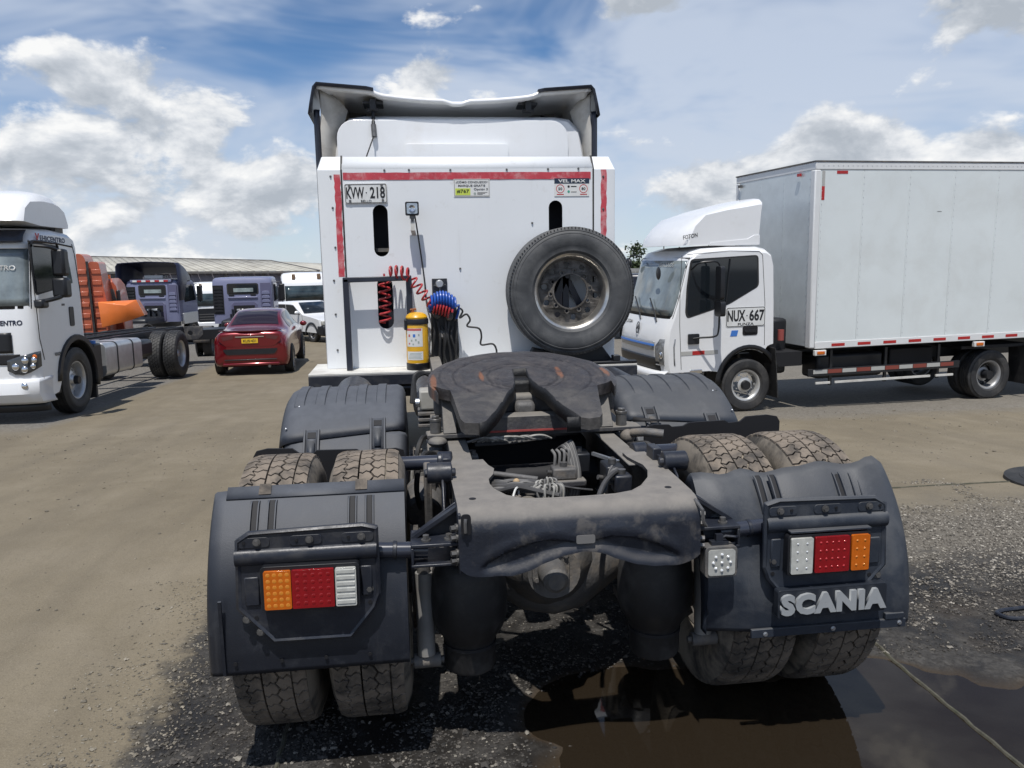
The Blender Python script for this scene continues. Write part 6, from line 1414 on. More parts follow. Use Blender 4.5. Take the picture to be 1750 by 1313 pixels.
truck_wheel(LT, (.12,.14,.50), .50, .28, .285, rim_t, 'lt', -1); truck_wheel(LT, (.12,1.96,.50), .50, .28, .285, rim_t, 'lt', 1)
# bare chassis
CF = node('bare_chassis', LT)
for yy in (.70,1.34): 
    MB().bx(.30,7.40,yy,yy+.07,.78,.79+.20).build('frame_rail', steel_dark, CF, bevel=.005)
    MB().tube([(.4,yy+.03,1.03),(3.2,yy+.03,1.03),(7.0,yy+.05,1.0)], .02, 6).build('pipe', black_rubber, CF)
for x in (1.0,2.9,4.3,5.6,6.6): MB().bx(x,x+.10,.77,1.34,.80,.96).build('cross_member', steel_dark, CF)
mb = MB(); mb.prism([(.25,.98),(1.85,.98),(1.85,.78),(1.72,.66),(1.40,.66),(1.30,.58),(.80,.58),(.70,.66),(.38,.66),(.25,.78)], lambda a, b, t_: (7.42+t_, a, b), 0, .03, [circ(.55,.82,.06,12), circ(1.55,.82,.06,12), circ(1.05,.80,.09,14), circ(.82,.86,.04,10), circ(1.28,.86,.04,10)]); mb.build('end_member', steel_dusty, CF, bevel=.004)
tk = node('fuel_tank', LT); MB().prism(rrect(.06,.62,.42,.98,.09,5), lambda a, b, t_: (1.28+t_, a, b), 0, 1.62).build('tank_shell', mat('brushed_tank', (.55,.56,.57), .38, metal=.75, var=.12, vscale=6), tk, bevel=.02)
for x in (1.75,2.45): MB().prism(rrect(.052,.628,.412,.988,.094,5), lambda a, b, t_: (x+t_, a, b), 0, .035, [rrect(.06,.62,.42,.98,.09,5)]).build('tank_strap', black_plastic, tk)
MB().cyl((1.5,.3,.97),(1.5,.3,1.03),.06,n=14).build('tank_cap', alu, tk)
truck_wheel(LT, (5.05,.14,.50), .50, .28, .285, rim_t, 'ltr', -1, dual=True, tread=True, dish=.16); truck_wheel(LT, (5.05,1.96,.50), .50, .28, .285, rim_t, 'ltr', 1, dual=True, tread=True, dish=.16)
MB().cyl((5.05,.3,.50),(5.05,1.8,.50),.10,n=16).build('axle', black_plastic, CF)
MB().bx(3.1,3.9,.2,.66,.55,.9).build('air_tank_box', black_plastic, CF, bevel=.08)

# ------------------------------------------------------------------ orange truck behind it
OT = thing('orange_truck', 'orange truck with tall side fairing half hidden behind the white cab', 'truck', (-8.15, 17.07, -.74), (0, 0, rad(12)))
orange_d = mat('orange_red_shaded', (.44,.105,.05), .4, coat=.3, var=.08); orange_b = mat('orange_paint', (.78,.19,.035), .4, coat=.3, var=.06)  # darker red-orange carries the cab's shade in its colour
FR = node('side_fairing', OT)
MB().prism(rounded([(-.30,.55),(-.26,2.55),(-.20,2.80),(-.06,2.76),(.0,2.60),(.03,.55)], .08), XZ(0), 0, 1.2).build('fairing_panel', orange_d, FR, bevel=.03)
for i in range(6): MB().bx(-.25,-.01,-.025,.0,1.0+i*.26,1.11+i*.26).build('pressed_louvre', orange_d, FR, bevel=.02)
MB().bar((.045,-.02,.6),(.02,-.02,2.6),.05,.03,up=(0,1,0)).build('rubber_edge', black_rubber, FR); MB().prism(rounded([(.07,.55),(.05,2.60),(.26,2.58),(.36,1.6),(.40,.55)], .06), XZ(.05), 0, 1.1).build('fairing_panel', orange_d, FR, bevel=.03)
for i in range(6): MB().bx(.09,.29,.03,.05,1.0+i*.26,1.11+i*.26).build('pressed_louvre', orange_d, FR, bevel=.02)
OC = node('cab', OT); cab_loft([(.10,.6),(.10,2.05),(.16,2.15),(.36,2.16),(.46,2.0),(.54,1.5),(.58,1.3),(.60,.6)], [1.1,1.14,1.25,1.8,2.4,2.8,2.86], [.1,.05,.02,0,.02,.05,.1], [.08,.04,.0,0,0,.04,.08]).build('cab_shell', orange_d, OC)
side_poly(rounded([(.26,1.90),(.40,1.91),(.48,1.45),(.26,1.40)], .04), 1.085, .02, 'side_window', MATS['green_glass'], OC); MB().bx(.46,.55,.95,1.08,1.5,1.88).build('mirror', black_plastic, OC, bevel=.03); MB().cyl((.24,1.5,2.14),(.24,1.5,2.26),.07,n=14).build('beacon', lens_amber, OC)
# the bright angular wheel hood
V = [(.20,-.20,1.64),(1.02,-.05,1.66),(1.18,-.10,1.28),(.85,-.25,1.17),(.26,-.36,1.04),(.80,-.33,1.55),(.20,.7,1.62),(1.02,.7,1.62),(1.18,.7,1.26)]
MB().add(V, [(0,5,4),(5,3,4),(5,2,3),(0,1,5),(1,2,5),(0,6,7,1),(1,7,8,2)]).build('wheel_hood', orange_b, OT, solid=.03, bevel=.02)
MB().bx(-.6,3.2,.1,.9,.6,.85).build('chassis_rail', black_plastic, OT); 
for x in (.3,1.6): truck_wheel(OT, (x,.05,.47), .47, .27, .27, rim_d, 'ot', -1)

# ------------------------------------------------------------------ lavender trucks seen from behind
lav = mat('lavender_paint', (.175,.185,.29), .4, coat=.3, var=.06, vscale=3); lav_d = mat('lavender_dark', (.12,.12,.20), .5)
window_daylight = mat('painted_daylight', (.30,.36,.36), .08, spec=.7, var=.35, vscale=5)  # pale opaque panel paints the daylight seen through the cab
def lavender_truck(label, loc, rz, deflector):
    T_ = thing('lavender_truck', label, 'truck', loc, (0, 0, rad(rz)), 'lavender trucks in the back row')
    c = node('cab', T_)
    prof = [(0,.82),(0,1.5),(.0,2.1),(.06,2.22),(.2,2.26),(1.1,2.26),(1.32,2.1),(1.45,1.5),(1.48,.82)]
    mb = cab_loft(prof, [-.90,-.88,-.82,-.5,0,.5,.82,.88,.90], [.06,.03,.0,0,0,0,0,.03,.06], [.10,.05,.01,0,0,0,.01,.05,.10]); mb.v = [(y, x, z) for x, y, z in mb.v]; mb.build('cab_shell', lav, c, angle=32)
    MB().prism(rrect(-.42,.46,1.76,2.03,.04), XZ(-.012), 0, .01).build('rear_window', glass_dark, c); MB().bx(-.26,.34,-.018,-.012,1.80,1.92).build('window_view', window_daylight, c, bevel=.003)
    MB().prism(rrect(-.46,.50,1.72,2.07,.06), XZ(-.006), 0, .012, [rrect(-.42,.46,1.76,2.03,.04)]).build('window_seal', black_rubber, c)
    MB().bx(-.44,.46,-.035,0,1.60,1.655).build('pressed_ledge', lav, c, bevel=.015)
    for x in (-.33,.33): MB().bx(x-.08,x+.08,-.03,0,1.68,1.72).build('grab_handle', black_plastic, c)
    MB().prism([(-.35,.85),(-.35,1.40),(-.28,1.48),(.38,1.48),(.45,1.40),(.45,.85)], XZ(-.02), 0, .03).build('recess_frame', lav_d, c, bevel=.01); MB().bx(-.28,.36,-.03,-.02,.88,1.38).build('recess', black_matte, c)
    MB().bx(-.20,.20,-.05,-.03,1.20,1.27).build('bracket', alu, c, bevel=.01)
    for j in range(8): MB().prism([(-.86,1.18+j*.10),(-.60,1.18+j*.10),(-.62,1.25+j*.10),(-.84,1.25+j*.10)], XZ(-.03), 0, .04).build('louvre', black_plastic, c, bevel=.006)
    MB().bx(-.89,-.57,-.012,.01,1.12,2.02).build('louvre_field', black_matte, c)
    for j in range(5): MB().prism([(.58,1.20+j*.13),(.84,1.20+j*.13),(.80,1.30+j*.13),(.62,1.30+j*.13)], XZ(-.03), 0, .04).build('louvre', lav, c, bevel=.01)
    MB().bx(.55,.87,-.006,.01,1.15,2.08).build('louvre_field', lav_d, c, bevel=.006)
    side = lambda P, nm, m: MB().prism(P, lambda a, b, t_: (.895+t_, a, b), 0, .012).build(nm, m, c)
    side(rounded([(.42,2.05),(1.16,2.05),(1.34,1.50),(.45,1.46)], .05), 'side_window', glass_dark); side([(.10,1.0),(.30,1.0),(.30,2.1),(.10,2.1)], 'side_louvre', lav_d)
    MB().bx(.96,1.14,1.30,1.42,1.45,2.0).build('mirror', black_plastic, c, bevel=.03); MB().tube([(.9,1.30,2.05),(1.05,1.34,2.08),(1.06,1.35,1.4)], .02, 6).build('mirror_arm', black_plastic, c)
    MB().prism(rrect(.2,1.3,.72,1.10,.05), lambda a, b, t_: (.86+t_, a, b), 0, .10).build('tank_box', alu, c, bevel=.02)
    ch = node('chassis', T_)
    for x in (-.30,.26): MB().bx(x,x+.06,-3.2,1.3,.58,.78).build('frame_rail', black_plastic, ch)
    MB().bx(-.45,.45,-1.4,-.1,.75,1.02).build('gear', black_plastic, ch, bevel=.08)
    mb = MB()
    for i in range(12): mb.bx(-.40+.065*i,-.36+.065*i,-.10-.05*(i % 3),-.02,1.0,1.12+.05*((i*7) % 4))
    mb.build('machinery', steel_dark, ch)['kind'] = 'stuff'
    for x in (-.72,.72):
        rows = [[(x-.22,-2.3+.55*math.cos(rad(a)),.42+.52*math.sin(rad(a))),(x+.22,-2.3+.55*math.cos(rad(a)),.42+.52*math.sin(rad(a)))] for a in range(10, 171, 16)]; MB().grid(rows).build('mudguard', grey_cast, ch, solid=.02)
        w_ = node('wheel', T_, (x, -2.3, .42)); mb = MB(); mb.lathe(tyre_profile(.42,.44,.24), (0,0,0), (1,0,0), 32); mb.build('tyre', tyre_black, w_); mb = MB(); disc_wheel(mb, .24, .18, 8, 6, .09, 0, 0, .10); mb.build('rim', rim_d, w_)
    for x in (-.82,.82):
        w_ = node('wheel', T_, (x, 1.0, .42)); mb = MB(); mb.lathe(tyre_profile(.42,.25,.24), (0,0,0), (1,0,0), 32); mb.build('tyre', tyre_black, w_); mb = MB(); disc_wheel(mb, .24, .1, 8, 6, .09, 0, 0, .05); mb.build('rim', rim_d, w_)
    if deflector:
        d = node('roof_deflector', T_); rows = []
        for y, zt, w_ in ((-.25,2.84,1.08),(.1,2.83,1.06),(.6,2.70,.98),(1.1,2.45,.88)): rows.append([(-w_,y,1.55 if y < .3 else 2.2),(-w_,y,2.2),(-w_+.02,y,zt-.12),(-w_+.10,y,zt-.02),(-w_+.3,y,zt+.0),(0,y,zt+.03),(w_-.3,y,zt),(w_-.10,y,zt-.02),(w_-.02,y,zt-.12),(w_,y,2.2),(w_,y,1.55 if y < .3 else 2.2)])
        MB().grid(rows).build('deflector_shell', mat('navy_shell', (.018,.022,.05), .4), d, solid=.03)
        MB().bx(-.72,.72,-.03,.04,2.16,2.26).build('lamp_bar', lav, d, bevel=.02)
        for i in range(8): MB().bx(-.62+i*.155,-.62+i*.155+.145,-.04,-.03,2.18,2.24).build('reflective_tape', red_reflect if i % 2 else label_white, d)
        MB().bx(-.35,.30,.25,.6,2.28,2.40).build('roof_hatch', label_white, d, bevel=.02); MB().cyl((.80,.9,2.26),(.80,.9,2.38),.06,n=12).build('beacon', lens_amber, d)
    return T_
lavender_truck('lavender truck with dark hollow roof deflector and red-white strip', (-9.25, 25.3, -1.0), -10, True)
lavender_truck('lavender truck with plain roof just behind the red sedan', (-5.78, 22.85, -.94), 2, False)
# ------------------------------------------------------------------ red sedan
class Body:
    """car skin: stations (y, half-section points) interpolated smoothly"""
    def __init__(s, st): s.y = [q[0] for q in st]; s.P = [np.array(q[1], float) for q in st]
    def sec(s, y):
        k = len(s.y); i = max(0, min(k-2, next((j for j in range(k-1) if y <= s.y[j+1]), k-2))); t = (y-s.y[i])/(s.y[i+1]-s.y[i]); t = min(1, max(0, t))
        a, b = s.P[i], s.P[i+1]; A = s.P[max(0, i-1)]; B = s.P[min(k-1, i+2)]; h = s.y[i+1]-s.y[i]
        m0 = (b-A)/(s.y[i+1]-s.y[max(0, i-1)])*h; m1 = (B-a)/(s.y[min(k-1, i+2)]-s.y[i])*h
        return (2*t**3-3*t**2+1)*a+(t**3-2*t**2+t)*m0+(-2*t**3+3*t**2)*b+(t**3-t**2)*m1
    def pt(s, y, u, sx=1, off=0.):
        S = s.sec(y); n = len(S)-1; f = min(n-1e-6, max(0, u*n)); i = int(f); t = f-i
        a, b = S[i], S[i+1]; A = S[max(0, i-1)]; B = S[min(n, i+2)]
        p = .5*((2*a)+(b-A)*t+(2*A-5*a+4*b-B)*t*t+(3*a-A-3*b+B)*t**3)
        if off:
            d = (b-a); nn = np.array([d[1], -d[0]]); nn = nn/(np.linalg.norm(nn)+1e-9)
            p = p+nn*off
        return (sx*max(0, p[0]), y, p[1])
    def patch(s, y0, y1, u0, u1, name, m, parent, off=.006, ny=10, nu=8, sides=(1, -1), both=False, solid=0., skew=0., ends=None):
        for sx in sides:
            rows = []
            for i in range(ny+1):
                v = i/ny
                rows.append([s.pt(y0+(y1-y0)*v+skew*(j/nu), u0+(u1-u0)*j/nu, sx, off) for j in range(nu+1)])
            MB().grid(rows).build(name, m, parent, solid=solid)
def S_(w, zb, zbelt, wt, zt): return [(0,zb),(w*.80,zb),(w*.97,zb+.08),(w,zb+.28),(w*.985,(zb+.28+zbelt)/2+.04),(w*.955,zbelt),(wt+(w*.955-wt)*.45,zbelt+(zt-zbelt)*.45),(wt,zt-.045),(wt*.85,zt-.008),(wt*.5,zt+.010),(0,zt+.018)]
RED = thing('sedan', 'dark red sedan with small boot spoiler parked on the dirt road', 'car', (-4.03, 15.20, -.69), (0, 0, rad(2)))
rb = Body([(-.66,S_(.50,.40,.72,.42,.86)),(-.635,S_(.68,.30,.76,.60,.93)),(-.58,S_(.755,.24,.80,.655,.975)),(-.42,S_(.79,.20,.84,.675,.99)),(-.12,S_(.805,.19,.87,.66,1.01)),(.12,S_(.81,.19,.885,.62,1.06)),(.55,S_(.81,.19,.895,.54,1.25)),(.95,S_(.81,.19,.895,.515,1.345)),(1.4,S_(.81,.19,.89,.52,1.365)),(1.8,S_(.80,.19,.88,.53,1.325)),(2.25,S_(.795,.19,.87,.58,1.12)),(2.55,S_(.785,.19,.85,.64,.95)),(3.0,S_(.74,.21,.78,.60,.86)),(3.22,S_(.60,.28,.68,.48,.76)),(3.28,S_(.48,.34,.62,.40,.68))])
red_paint = mat('red_metallic', (.17,.004,.010), .22, metal=.35, coat=1., var=.04)
rows_y = list(np.linspace(-.66,-.56,6))+list(np.linspace(-.52,3.28,52)); us = np.linspace(0, 1, 41)
rows = [[rb.pt(y, u, 1) for u in us]+[rb.pt(y, u, -1) for u in us[::-1]] for y in rows_y]
mb = MB(); mb.grid(rows); mb.add(rows[0], [tuple(range(len(rows[0])))]); mb.add(rows[-1], [tuple(range(len(rows[-1])))]); mb.build('body', red_paint, RED, angle=60)
rg = mat('rear_glass', (.02,.012,.015), .05, spec=.8)
rb.patch(.14, .84, .80, 1.0, 'rear_window', rg, RED, .006, 12, 8); rb.patch(1.75, 2.35, .80, 1.0, 'windscreen', rg, RED, .006)
rb.patch(.50, 1.12, .545, .69, 'side_window', rg, RED, .006, skew=.12); rb.patch(1.18, 1.95, .545, .69, 'side_window', rg, RED, .006, skew=-.06)
rb.patch(-.60, -.16, .42, .56, 'tail_lamp', mat('tail_red', (.20,.006,.010), .12, coat=1.), RED, .008)
MB().prism([(-.60,.87),(-.34,.93),(-.34,.84),(-.55,.80)], XZ(-.668), 0, .012).build('boot_lamp', mat('tail_dark', (.10,.02,.025), .12, coat=1.), RED); MB().prism([(.60,.87),(.34,.93),(.34,.84),(.55,.80)], XZ(-.668), 0, .012).build('boot_lamp', MATS['tail_dark'], RED)
MB().prism(rounded([(-.62,.93),(.62,.93),(.66,.80),(.50,.66),(-.50,.66),(-.66,.80)], .05), XZ(-.664), 0, .02).build('boot_lid', red_paint, RED, bevel=.01)
MB().bx(-.30,.30,-.676,-.664,.865,.885).build('chrome_trim', chrome, RED)
rows = [[(x,-.50-.14*(1-(x/.66)**2)*1-.02, .985+dz+.0*x) for x in np.linspace(-.66,.66,13)] for dz in (0,.018)]+[[(x,-.40-.02*(1-(x/.66)**2), 1.0) for x in np.linspace(-.66,.66,13)]]; MB().grid(rows).build('boot_spoiler', red_paint, RED, solid=.012)
MB().prism(rounded([(-.58,.61),(.58,.61),(.50,.49),(-.50,.49)], .04), XZ(-.672), 0, .02).build('bumper_recess', black_plastic, RED)
rb.patch(-.645, -.50, .15, .27, 'bumper_skirt', red_paint, RED, .012); MB().bx(-.55,.55,-.672,-.655,.36,.385).build('bumper_slot', black_plastic, RED, bevel=.006); MB().bx(-.60,.60,-.668,-.60,.24,.31).build('lower_bumper', red_paint, RED, bevel=.03)
np_ = node('number_plate', RED); MB().bx(-.17,.17,-.684,-.674,.735,.835).build('plate', plate_yellow, np_); text('KUS·431', .27, .06, ink_black, np_, facing_back(0,-.685,.785), bold=.02)
for x in (-.74,.74):
    for y in (0, 2.36):
        w_ = node('wheel', RED, (x, y, .30)); mb = MB(); ribbed_tyre(mb, .30, .19, .20, 40, 2); mb.build('tyre', tyre_black, w_)
        mb = MB(); s_ = 1 if x > 0 else -1; mb.lathe([(.205,s_*.08),(.195,s_*.085),(.185,s_*.05),(.19,-s_*.05)], (0,0,0), (1,0,0), 32)
        for k in range(10): a = 2*math.pi*k/10; mb.bar((s_*.07,.03*math.cos(a),.03*math.sin(a)),(s_*.082,.19*math.cos(a),.19*math.sin(a)),.022,.02)
        mb.cyl((s_*.05,0,0),(s_*.085,0,0),.045,n=14); mb.build('rim', mat('car_rim', (.30,.30,.31), .3, metal=.8), w_)
        rows = [[(x*1.0+(.075 if x > 0 else -.075)+(.0), y+r_*math.cos(rad(a)), .30+r_*math.sin(rad(a))) for r_ in (.30,.345)] for a in range(-10, 191, 12)]
        MB().grid(rows).build('wheel_arch', black_matte, RED, solid=.03)
for x in (-1, 1): MB().sphere((x*.90,1.85,.95), .085, sc=(1.0,.6,.75)).build('door_mirror', red_paint, RED)
for y in (1.14,2.05): rb.patch(y, y+.008, .22, .55, 'door_seam', black_rubber, RED, .004, 1, 10)
for y in (.95,1.75): rb.patch(y-.07, y+.07, .475, .49, 'door_handle', red_paint, RED, .02, 3, 2)
MB().cyl((.38,-.66,.22),(.38,-.5,.22),.03,n=12).build('exhaust', bolt_steel, RED)

# ------------------------------------------------------------------ white pickup beyond it
rx, ry = -.62, .785
PK = thing('pickup', 'white pickup with black wheel trim showing behind the red sedan', 'car', (-3.98, 25.1, -1.02), (0, 0, math.atan2(ry, rx))); PK.scale = (.84, .84, .84)
pk = [(-.80,.40),(-.84,.70),(-.72,.95),(-.1,1.03),(.62,1.10),(.72,1.14),(1.36,1.60),(1.6,1.64),(2.9,1.60),(3.05,1.10),(4.2,1.08),(4.25,.45)]
cab_loft(pk, [-1.62,-1.58,-1.45,-.81,-.17,-.04,0], [.2,.1,.03,0,.03,.1,.2], [.10,.04,.0,-.01,.0,.04,.10], 1.0).build('body', white_paint, PK, angle=35)
side_poly(rounded([(.85,1.12),(1.36,1.50),(1.95,1.52),(1.95,1.12)], .04), -.004, .012, 'side_window', glass_dark, PK); side_poly(rounded([(2.02,1.12),(2.02,1.52),(2.8,1.50),(2.95,1.12)], .04), -.004, .012, 'side_window', glass_dark, PK)
rows = [[(.745,y,1.18) for y in (-1.5,-.81,-.12)],[(1.05,y,1.40) for y in (-1.45,-.81,-.17)],[(1.32,y,1.595) for y in (-1.40,-.81,-.22)]]; mb = MB(); mb.grid([[(x-.02,y,z+.012) for x, y, z in r] for r in rows]); mb.build('windscreen', glass_dark, PK, solid=.01)
rows = []
for a in range(-10, 191, 15): c_, s_ = math.cos(rad(a)), math.sin(rad(a)); rows.append([(.40*c_,-.02,.34+.40*s_),(.42*c_,.03,.34+.42*s_),(.50*c_,.02,.34+.50*s_)])
MB().grid(rows).build('arch_trim', black_plastic, PK, solid=.02); MB().bx(-.92,-.42,-1.6,.015,.30,.72).build('bumper', black_plastic, PK, bevel=.06)
MB().sphere((.95,.10,1.20), .10, sc=(.7,1,.8)).build('door_mirror', white_paint, PK); MB().bx(-.84,-.70,-.35,.0,.74,.92).build('headlight', lens_clear, PK, bevel=.03)
truck_wheel(PK, (0,-.12,.35), .35, .22, .20, rim_d, 'pk', 1, dish=.04); truck_wheel(PK, (2.95,-.12,.35), .35, .22, .20, rim_d, 'pk', 1, dish=.04); truck_wheel(PK, (0,-1.5,.35), .35, .22, .20, rim_d, 'pk', -1, dish=.04); truck_wheel(PK, (2.95,-1.5,.35), .35, .22, .20, rim_d, 'pk', -1, dish=.04)
seam([(.72,1.1),(.66,.75),(.75,.45)], .004, PK, .006); seam([(1.98,1.52),(2.0,.5)], .004, PK, .006)

# ------------------------------------------------------------------ white trucks in the back row
def front_truck(label, loc, rz, s, name_text=None, cat='truck'):
    T_ = thing('parked_truck', label, cat, loc, (0, 0, rad(rz)), 'white trucks facing us in the back row'); T_.scale = (s, s, s)
    c = node('cab', T_)
    prof = [(0,.5),(-.02,1.2),(.02,1.65),(.14,2.5),(.22,2.62),(.5,3.0),(.9,3.05),(2.0,3.05),(2.05,.6)]
    mb = cab_loft(prof, [-1.2,-1.16,-1.05,-.6,0,.6,1.05,1.16,1.2], [.3,.16,.06,.01,0,.01,.06,.16,.3], [.25,.12,.04,0,0,0,.04,.12,.25], .8); mb.v = [(y, x, z) for x, y, z in mb.v]; mb.build('cab_shell', white_paint, c, angle=35)
    rows = [[(x,.02+(z-1.6)*.14-.03+.05*(abs(x)/1.08)**4,z) for x in np.linspace(-1.06,1.06,13)] for z in (1.66,2.0,2.40)]; MB().grid(rows).build('windscreen', mat('far_screen', (.03,.045,.05), .07, spec=.8, var=.6, vscale=2.), c, solid=.02)
    MB().prism(rounded([(-.80,1.52),(.80,1.52),(.95,1.30),(.85,.75),(-.85,.75),(-.95,1.30)], .06), XZ(-.06), 0, .05).build('grille', black_plastic, c, bevel=.01)
    for z in (.85,1.0,1.15): MB().bx(-.8,.8,-.075,-.06,z,z+.05).build('grille_bar', bolt_steel, c)
    if name_text: text(name_text, .85, .13, silver_paint, c, facing_back(0,-.075,1.40), bold=.05, depth=.01)
    for x in (-.92,.92): MB().prism(rounded([(x-.2,.95),(x+.2,1.02),(x+.22,1.22),(x-.18,1.16)], .05), XZ(-.05), 0, .08).build('headlight', lens_clear, c, bevel=.02); MB().bx(x*1.42-.12,x*1.42+.12,-.1,.1,1.7,2.4).build('mirror', black_plastic, c, bevel=.04)
    MB().bx(-1.18,1.18,-.08,.12,.35,.72).build('bumper', white_paint, c, bevel=.06)
    for x in (-.62,.62): MB().bx(x-.09,x+.09,.25,.42,2.70,2.98).build('roof_lamp', mat('lamp_brown', (.20,.13,.08), .4), c, bevel=.03)
    for x in (-1.02,1.02):
        w_ = node('wheel', T_, (x, 1.0, .5)); mb = MB(); mb.lathe(tyre_profile(.5,.29,.28), (0,0,0), (1,0,0), 32); mb.build('tyre', tyre_black, w_); mb = MB(); disc_wheel(mb, .28, .1, 8, 6, .1, 0, 0, .05); mb.build('rim', rim_d, w_)
    MB().bx(-.45,.45,2.0,6.0,.7,.95).build('frame', black_plastic, T_)
    return T_
front_truck('white truck cab with dark windscreen facing us above the pickup', (-4.78, 30.8, -1.2), 10, .83, 'SCANIA')
front_truck('white truck cab between the two lavender trucks', (-8.95, 32.3, -1.23), 14, .72)
front_truck('white truck roof just left of the lavender truck with deflector', (-12.6, 31.5, -1.2), 18, .74)
WC = thing('white_van', 'small white van far off beside the spare wheel', 'van', (8.75, 28.05, -1.17), (0, 0, rad(-8)))
cab_loft([(-1.9,.35),(-1.95,.8),(-1.3,1.0),(-.8,1.75),(-.5,1.95),(2.0,1.95),(2.1,.4)], [-.85,-.8,-.6,0,.6,.8,.85], [.2,.1,.02,0,.02,.1,.2], [.15,.06,.0,0,0,.06,.15], .9).build('body', white_paint, WC, angle=35)
side_poly(rounded([(-1.0,1.05),(-.65,1.70),(-.2,1.72),(-.2,1.05)], .05), -.86, .02, 'side_window', glass_dark, WC); side_poly(rounded([(-.1,1.05),(-.1,1.72),(1.9,1.72),(1.9,1.05)], .05), -.86, .02, 'side_window', glass_dark, WC)
for x in (-1.25,1.3): truck_wheel(WC, (x,-.75,.32), .32, .2, .19, rim_d, 'van', -1, dish=.04); truck_wheel(WC, (x,.75,.32), .32, .2, .19, rim_d, 'van', 1, dish=.04)
DT = thing('dark_truck', 'dark tractor truck glimpsed between the spare wheel and the box truck', 'truck', (7.15, 22.3, -.97), (0, 0, rad(-14)))
MB().bx(-1.0,1.0,0,4.0,.6,.95).build('chassis', black_plastic, DT, bevel=.04); MB().bx(-1.05,1.05,2.6,4.2,.9,2.1).build('cab', navy_trim, DT, bevel=.12)
for x in (-.8,.8): MB().grid([[(x-.25,.9+.58*math.cos(rad(a)),.45+.55*math.sin(rad(a))),(x+.25,.9+.58*math.cos(rad(a)),.45+.55*math.sin(rad(a)))] for a in range(0, 181, 15)]).build('mudguard', black_plastic, DT, solid=.02); w_ = node('wheel', DT, (x,.9,.46)); mb = MB(); mb.lathe(tyre_profile(.46,.45,.26), (0,0,0), (1,0,0), 32); mb.build('tyre', tyre_black, w_)

# ------------------------------------------------------------------ warehouse, fence, pole and trees far behind
WH = thing('warehouse', 'long low warehouse with pale weathered sheet roof behind the trucks', 'warehouse')
def lerp3(a, b, t): return tuple(a[i]+(b[i]-a[i])*t for i in range(3))
e0, e1 = (-58., 89.9, 1.45), (-10.1, 83.85, .78); r0, r1 = (-62., 100.5, 3.7), (-16.9, 94.8, 1.95)
roof_m = mat('sheet_roof', (.46,.44,.38), .75, var=.18, vscale=.5, dirt=((.24,.22,.19), .6), dscale=.35)
N = 64
for k in range(N):
    a, b = lerp3(e0, e1, k/N), lerp3(e0, e1, (k+.96)/N); c_, d = lerp3(r0, r1, (k+.96)/N), lerp3(r0, r1, k/N); h = .03*(k % 2)
    MB().add([(a[0],a[1],a[2]+h),(b[0],b[1],b[2]+h),(c_[0],c_[1],c_[2]+h),(d[0],d[1],d[2]+h)], [(0,1,2,3)]).build('roof_sheet', roof_m, WH, solid=.05)
MB().add([r1, e1, (-3., 95., .6), (-9., 104., 1.4)], [(0,1,2,3)]).build('hip_roof', roof_m, WH, solid=.05)
MB().bar((r0[0],r0[1],r0[2]+.1), (r1[0],r1[1],r1[2]+.08), .35, .12).build('ridge_cap', grey_cast, WH); MB().bar((r1[0],r1[1],r1[2]+.08), (e1[0],e1[1],e1[2]+.08), .3, .10).build('ridge_cap', grey_cast, WH)
wall_m = mat('warehouse_wall', (.24,.225,.26), .8, var=.12, vscale=.4); MB().add([(e0[0],e0[1]+.8,-3.3),(e1[0],e1[1]+.8,-3.3),(e1[0],e1[1]+.8,e1[2]-.05),(e0[0],e0[1]+.8,e0[2]-.05)], [(0,1,2,3)]).build('wall', wall_m, WH, solid=.2)
MB().bar((e0[0],e0[1]-.1,e0[2]-.1),(e1[0],e1[1]-.1,e1[2]-.1),.2,.22).build('gutter', grey_cast, WH)
for k in range(12): p = lerp3(e0, e1, (k+.5)/12); MB().bx(p[0]-.15,p[0]+.15,p[1]+.45,p[1]+.6,-3.2,p[2]-.2).build('column', grey_cast, WH)
FN = thing('sheet_fence', 'grey horizontal sheet fence far behind the spare wheel', 'fence')
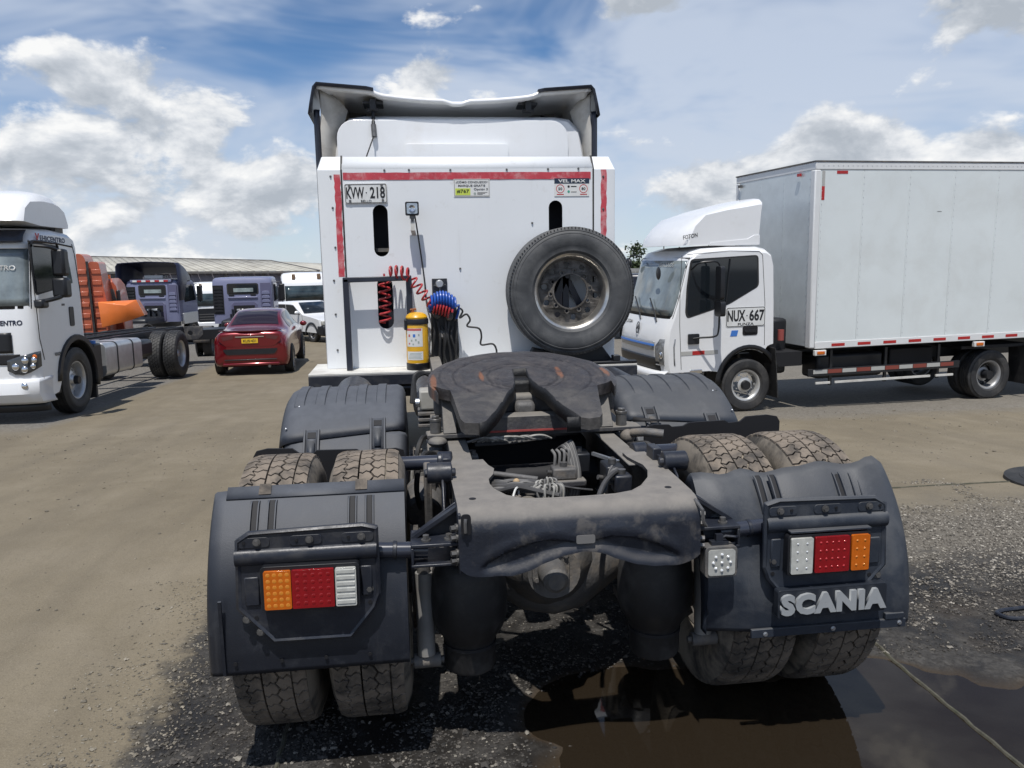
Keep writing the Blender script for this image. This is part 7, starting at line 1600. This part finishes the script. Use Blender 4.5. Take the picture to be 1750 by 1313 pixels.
for k in range(10):
    for i in range(5): x = 9.+i*2.6; MB().bx(x,x+2.56,56.3-.125*(x-9)*0-(x-9)*.13,56.34-(x-9)*.13,-2.1+k*.30,-2.1+k*.30+.27).build('board', mat('fence_grey', (.30,.30,.29), .7, var=.1), FN)
for i in range(6): x = 9.+i*2.6; MB().bx(x-.05,x+.05,56.2-(x-9)*.13,56.45-(x-9)*.13,-2.2,.95).build('post', grey_cast, FN)
PL = thing('lamp_post', 'thin tall pole standing far off above the box truck cab', 'pole', (15.3, 45.36, -1.75)); MB().cyl((0,0,0),(0,0,4.6),.05,.035,n=10).build('pole', grey_cast, PL)
leaf_m = mat('leaf_green', (.045,.065,.025), .7, var=.4, vscale=1.5); bark_m = mat('bark', (.10,.075,.05), .9)
def tree(label, x, y, h, w, seed):
    rg_ = np.random.default_rng(seed); z = gzf(x, y); T_ = thing('tree', label, 'tree', (x, y, z), group='trees beyond the fence')
    mb = MB(); mb.cyl((0,0,0),(.1,0,h*.55),.18,.10,n=8)
    for k in range(5): a = k*1.3; mb.cyl((.05,0,h*.4),(w*.35*math.cos(a),w*.35*math.sin(a),h*.75),.06,.03,n=6)
    mb.build('trunk', bark_m, T_)
    n = 2200; c = rg_.normal(size=(9, 3))*np.array([w*.33, w*.33, h*.13])+np.array([0, 0, h*.74]); i = rg_.integers(0, 9, n)
    p = c[i]+rg_.normal(size=(n, 3))*np.array([w*.13, w*.13, h*.06]); u = rg_.normal(size=(n, 3)); v = rg_.normal(size=(n, 3)); s_ = rg_.uniform(.05, .13, (n, 1)); u = u/np.linalg.norm(u, axis=1)[:, None]*s_; v = v/np.linalg.norm(v, axis=1)[:, None]*s_
    V = np.stack([p-u-v, p+u-v, p+u+v, p-u+v], 1).reshape(-1, 3); o = bpy.data.objects.new('crown', np_mesh('crown', V, np.arange(n*4).reshape(-1, 4), leaf_m, False)); COL.objects.link(o); o.parent = T_
tree('bushy green tree beyond the fence, nearest the spare wheel', 21.0, 69.7, 4.9, 3.2, 3); tree('rounded green tree beyond the fence, near the thin pole', 23.4, 69.0, 4.5, 3.6, 5); tree('low green tree beyond the fence, behind the box truck cab', 26.5, 68.0, 4.6, 4.0, 8)
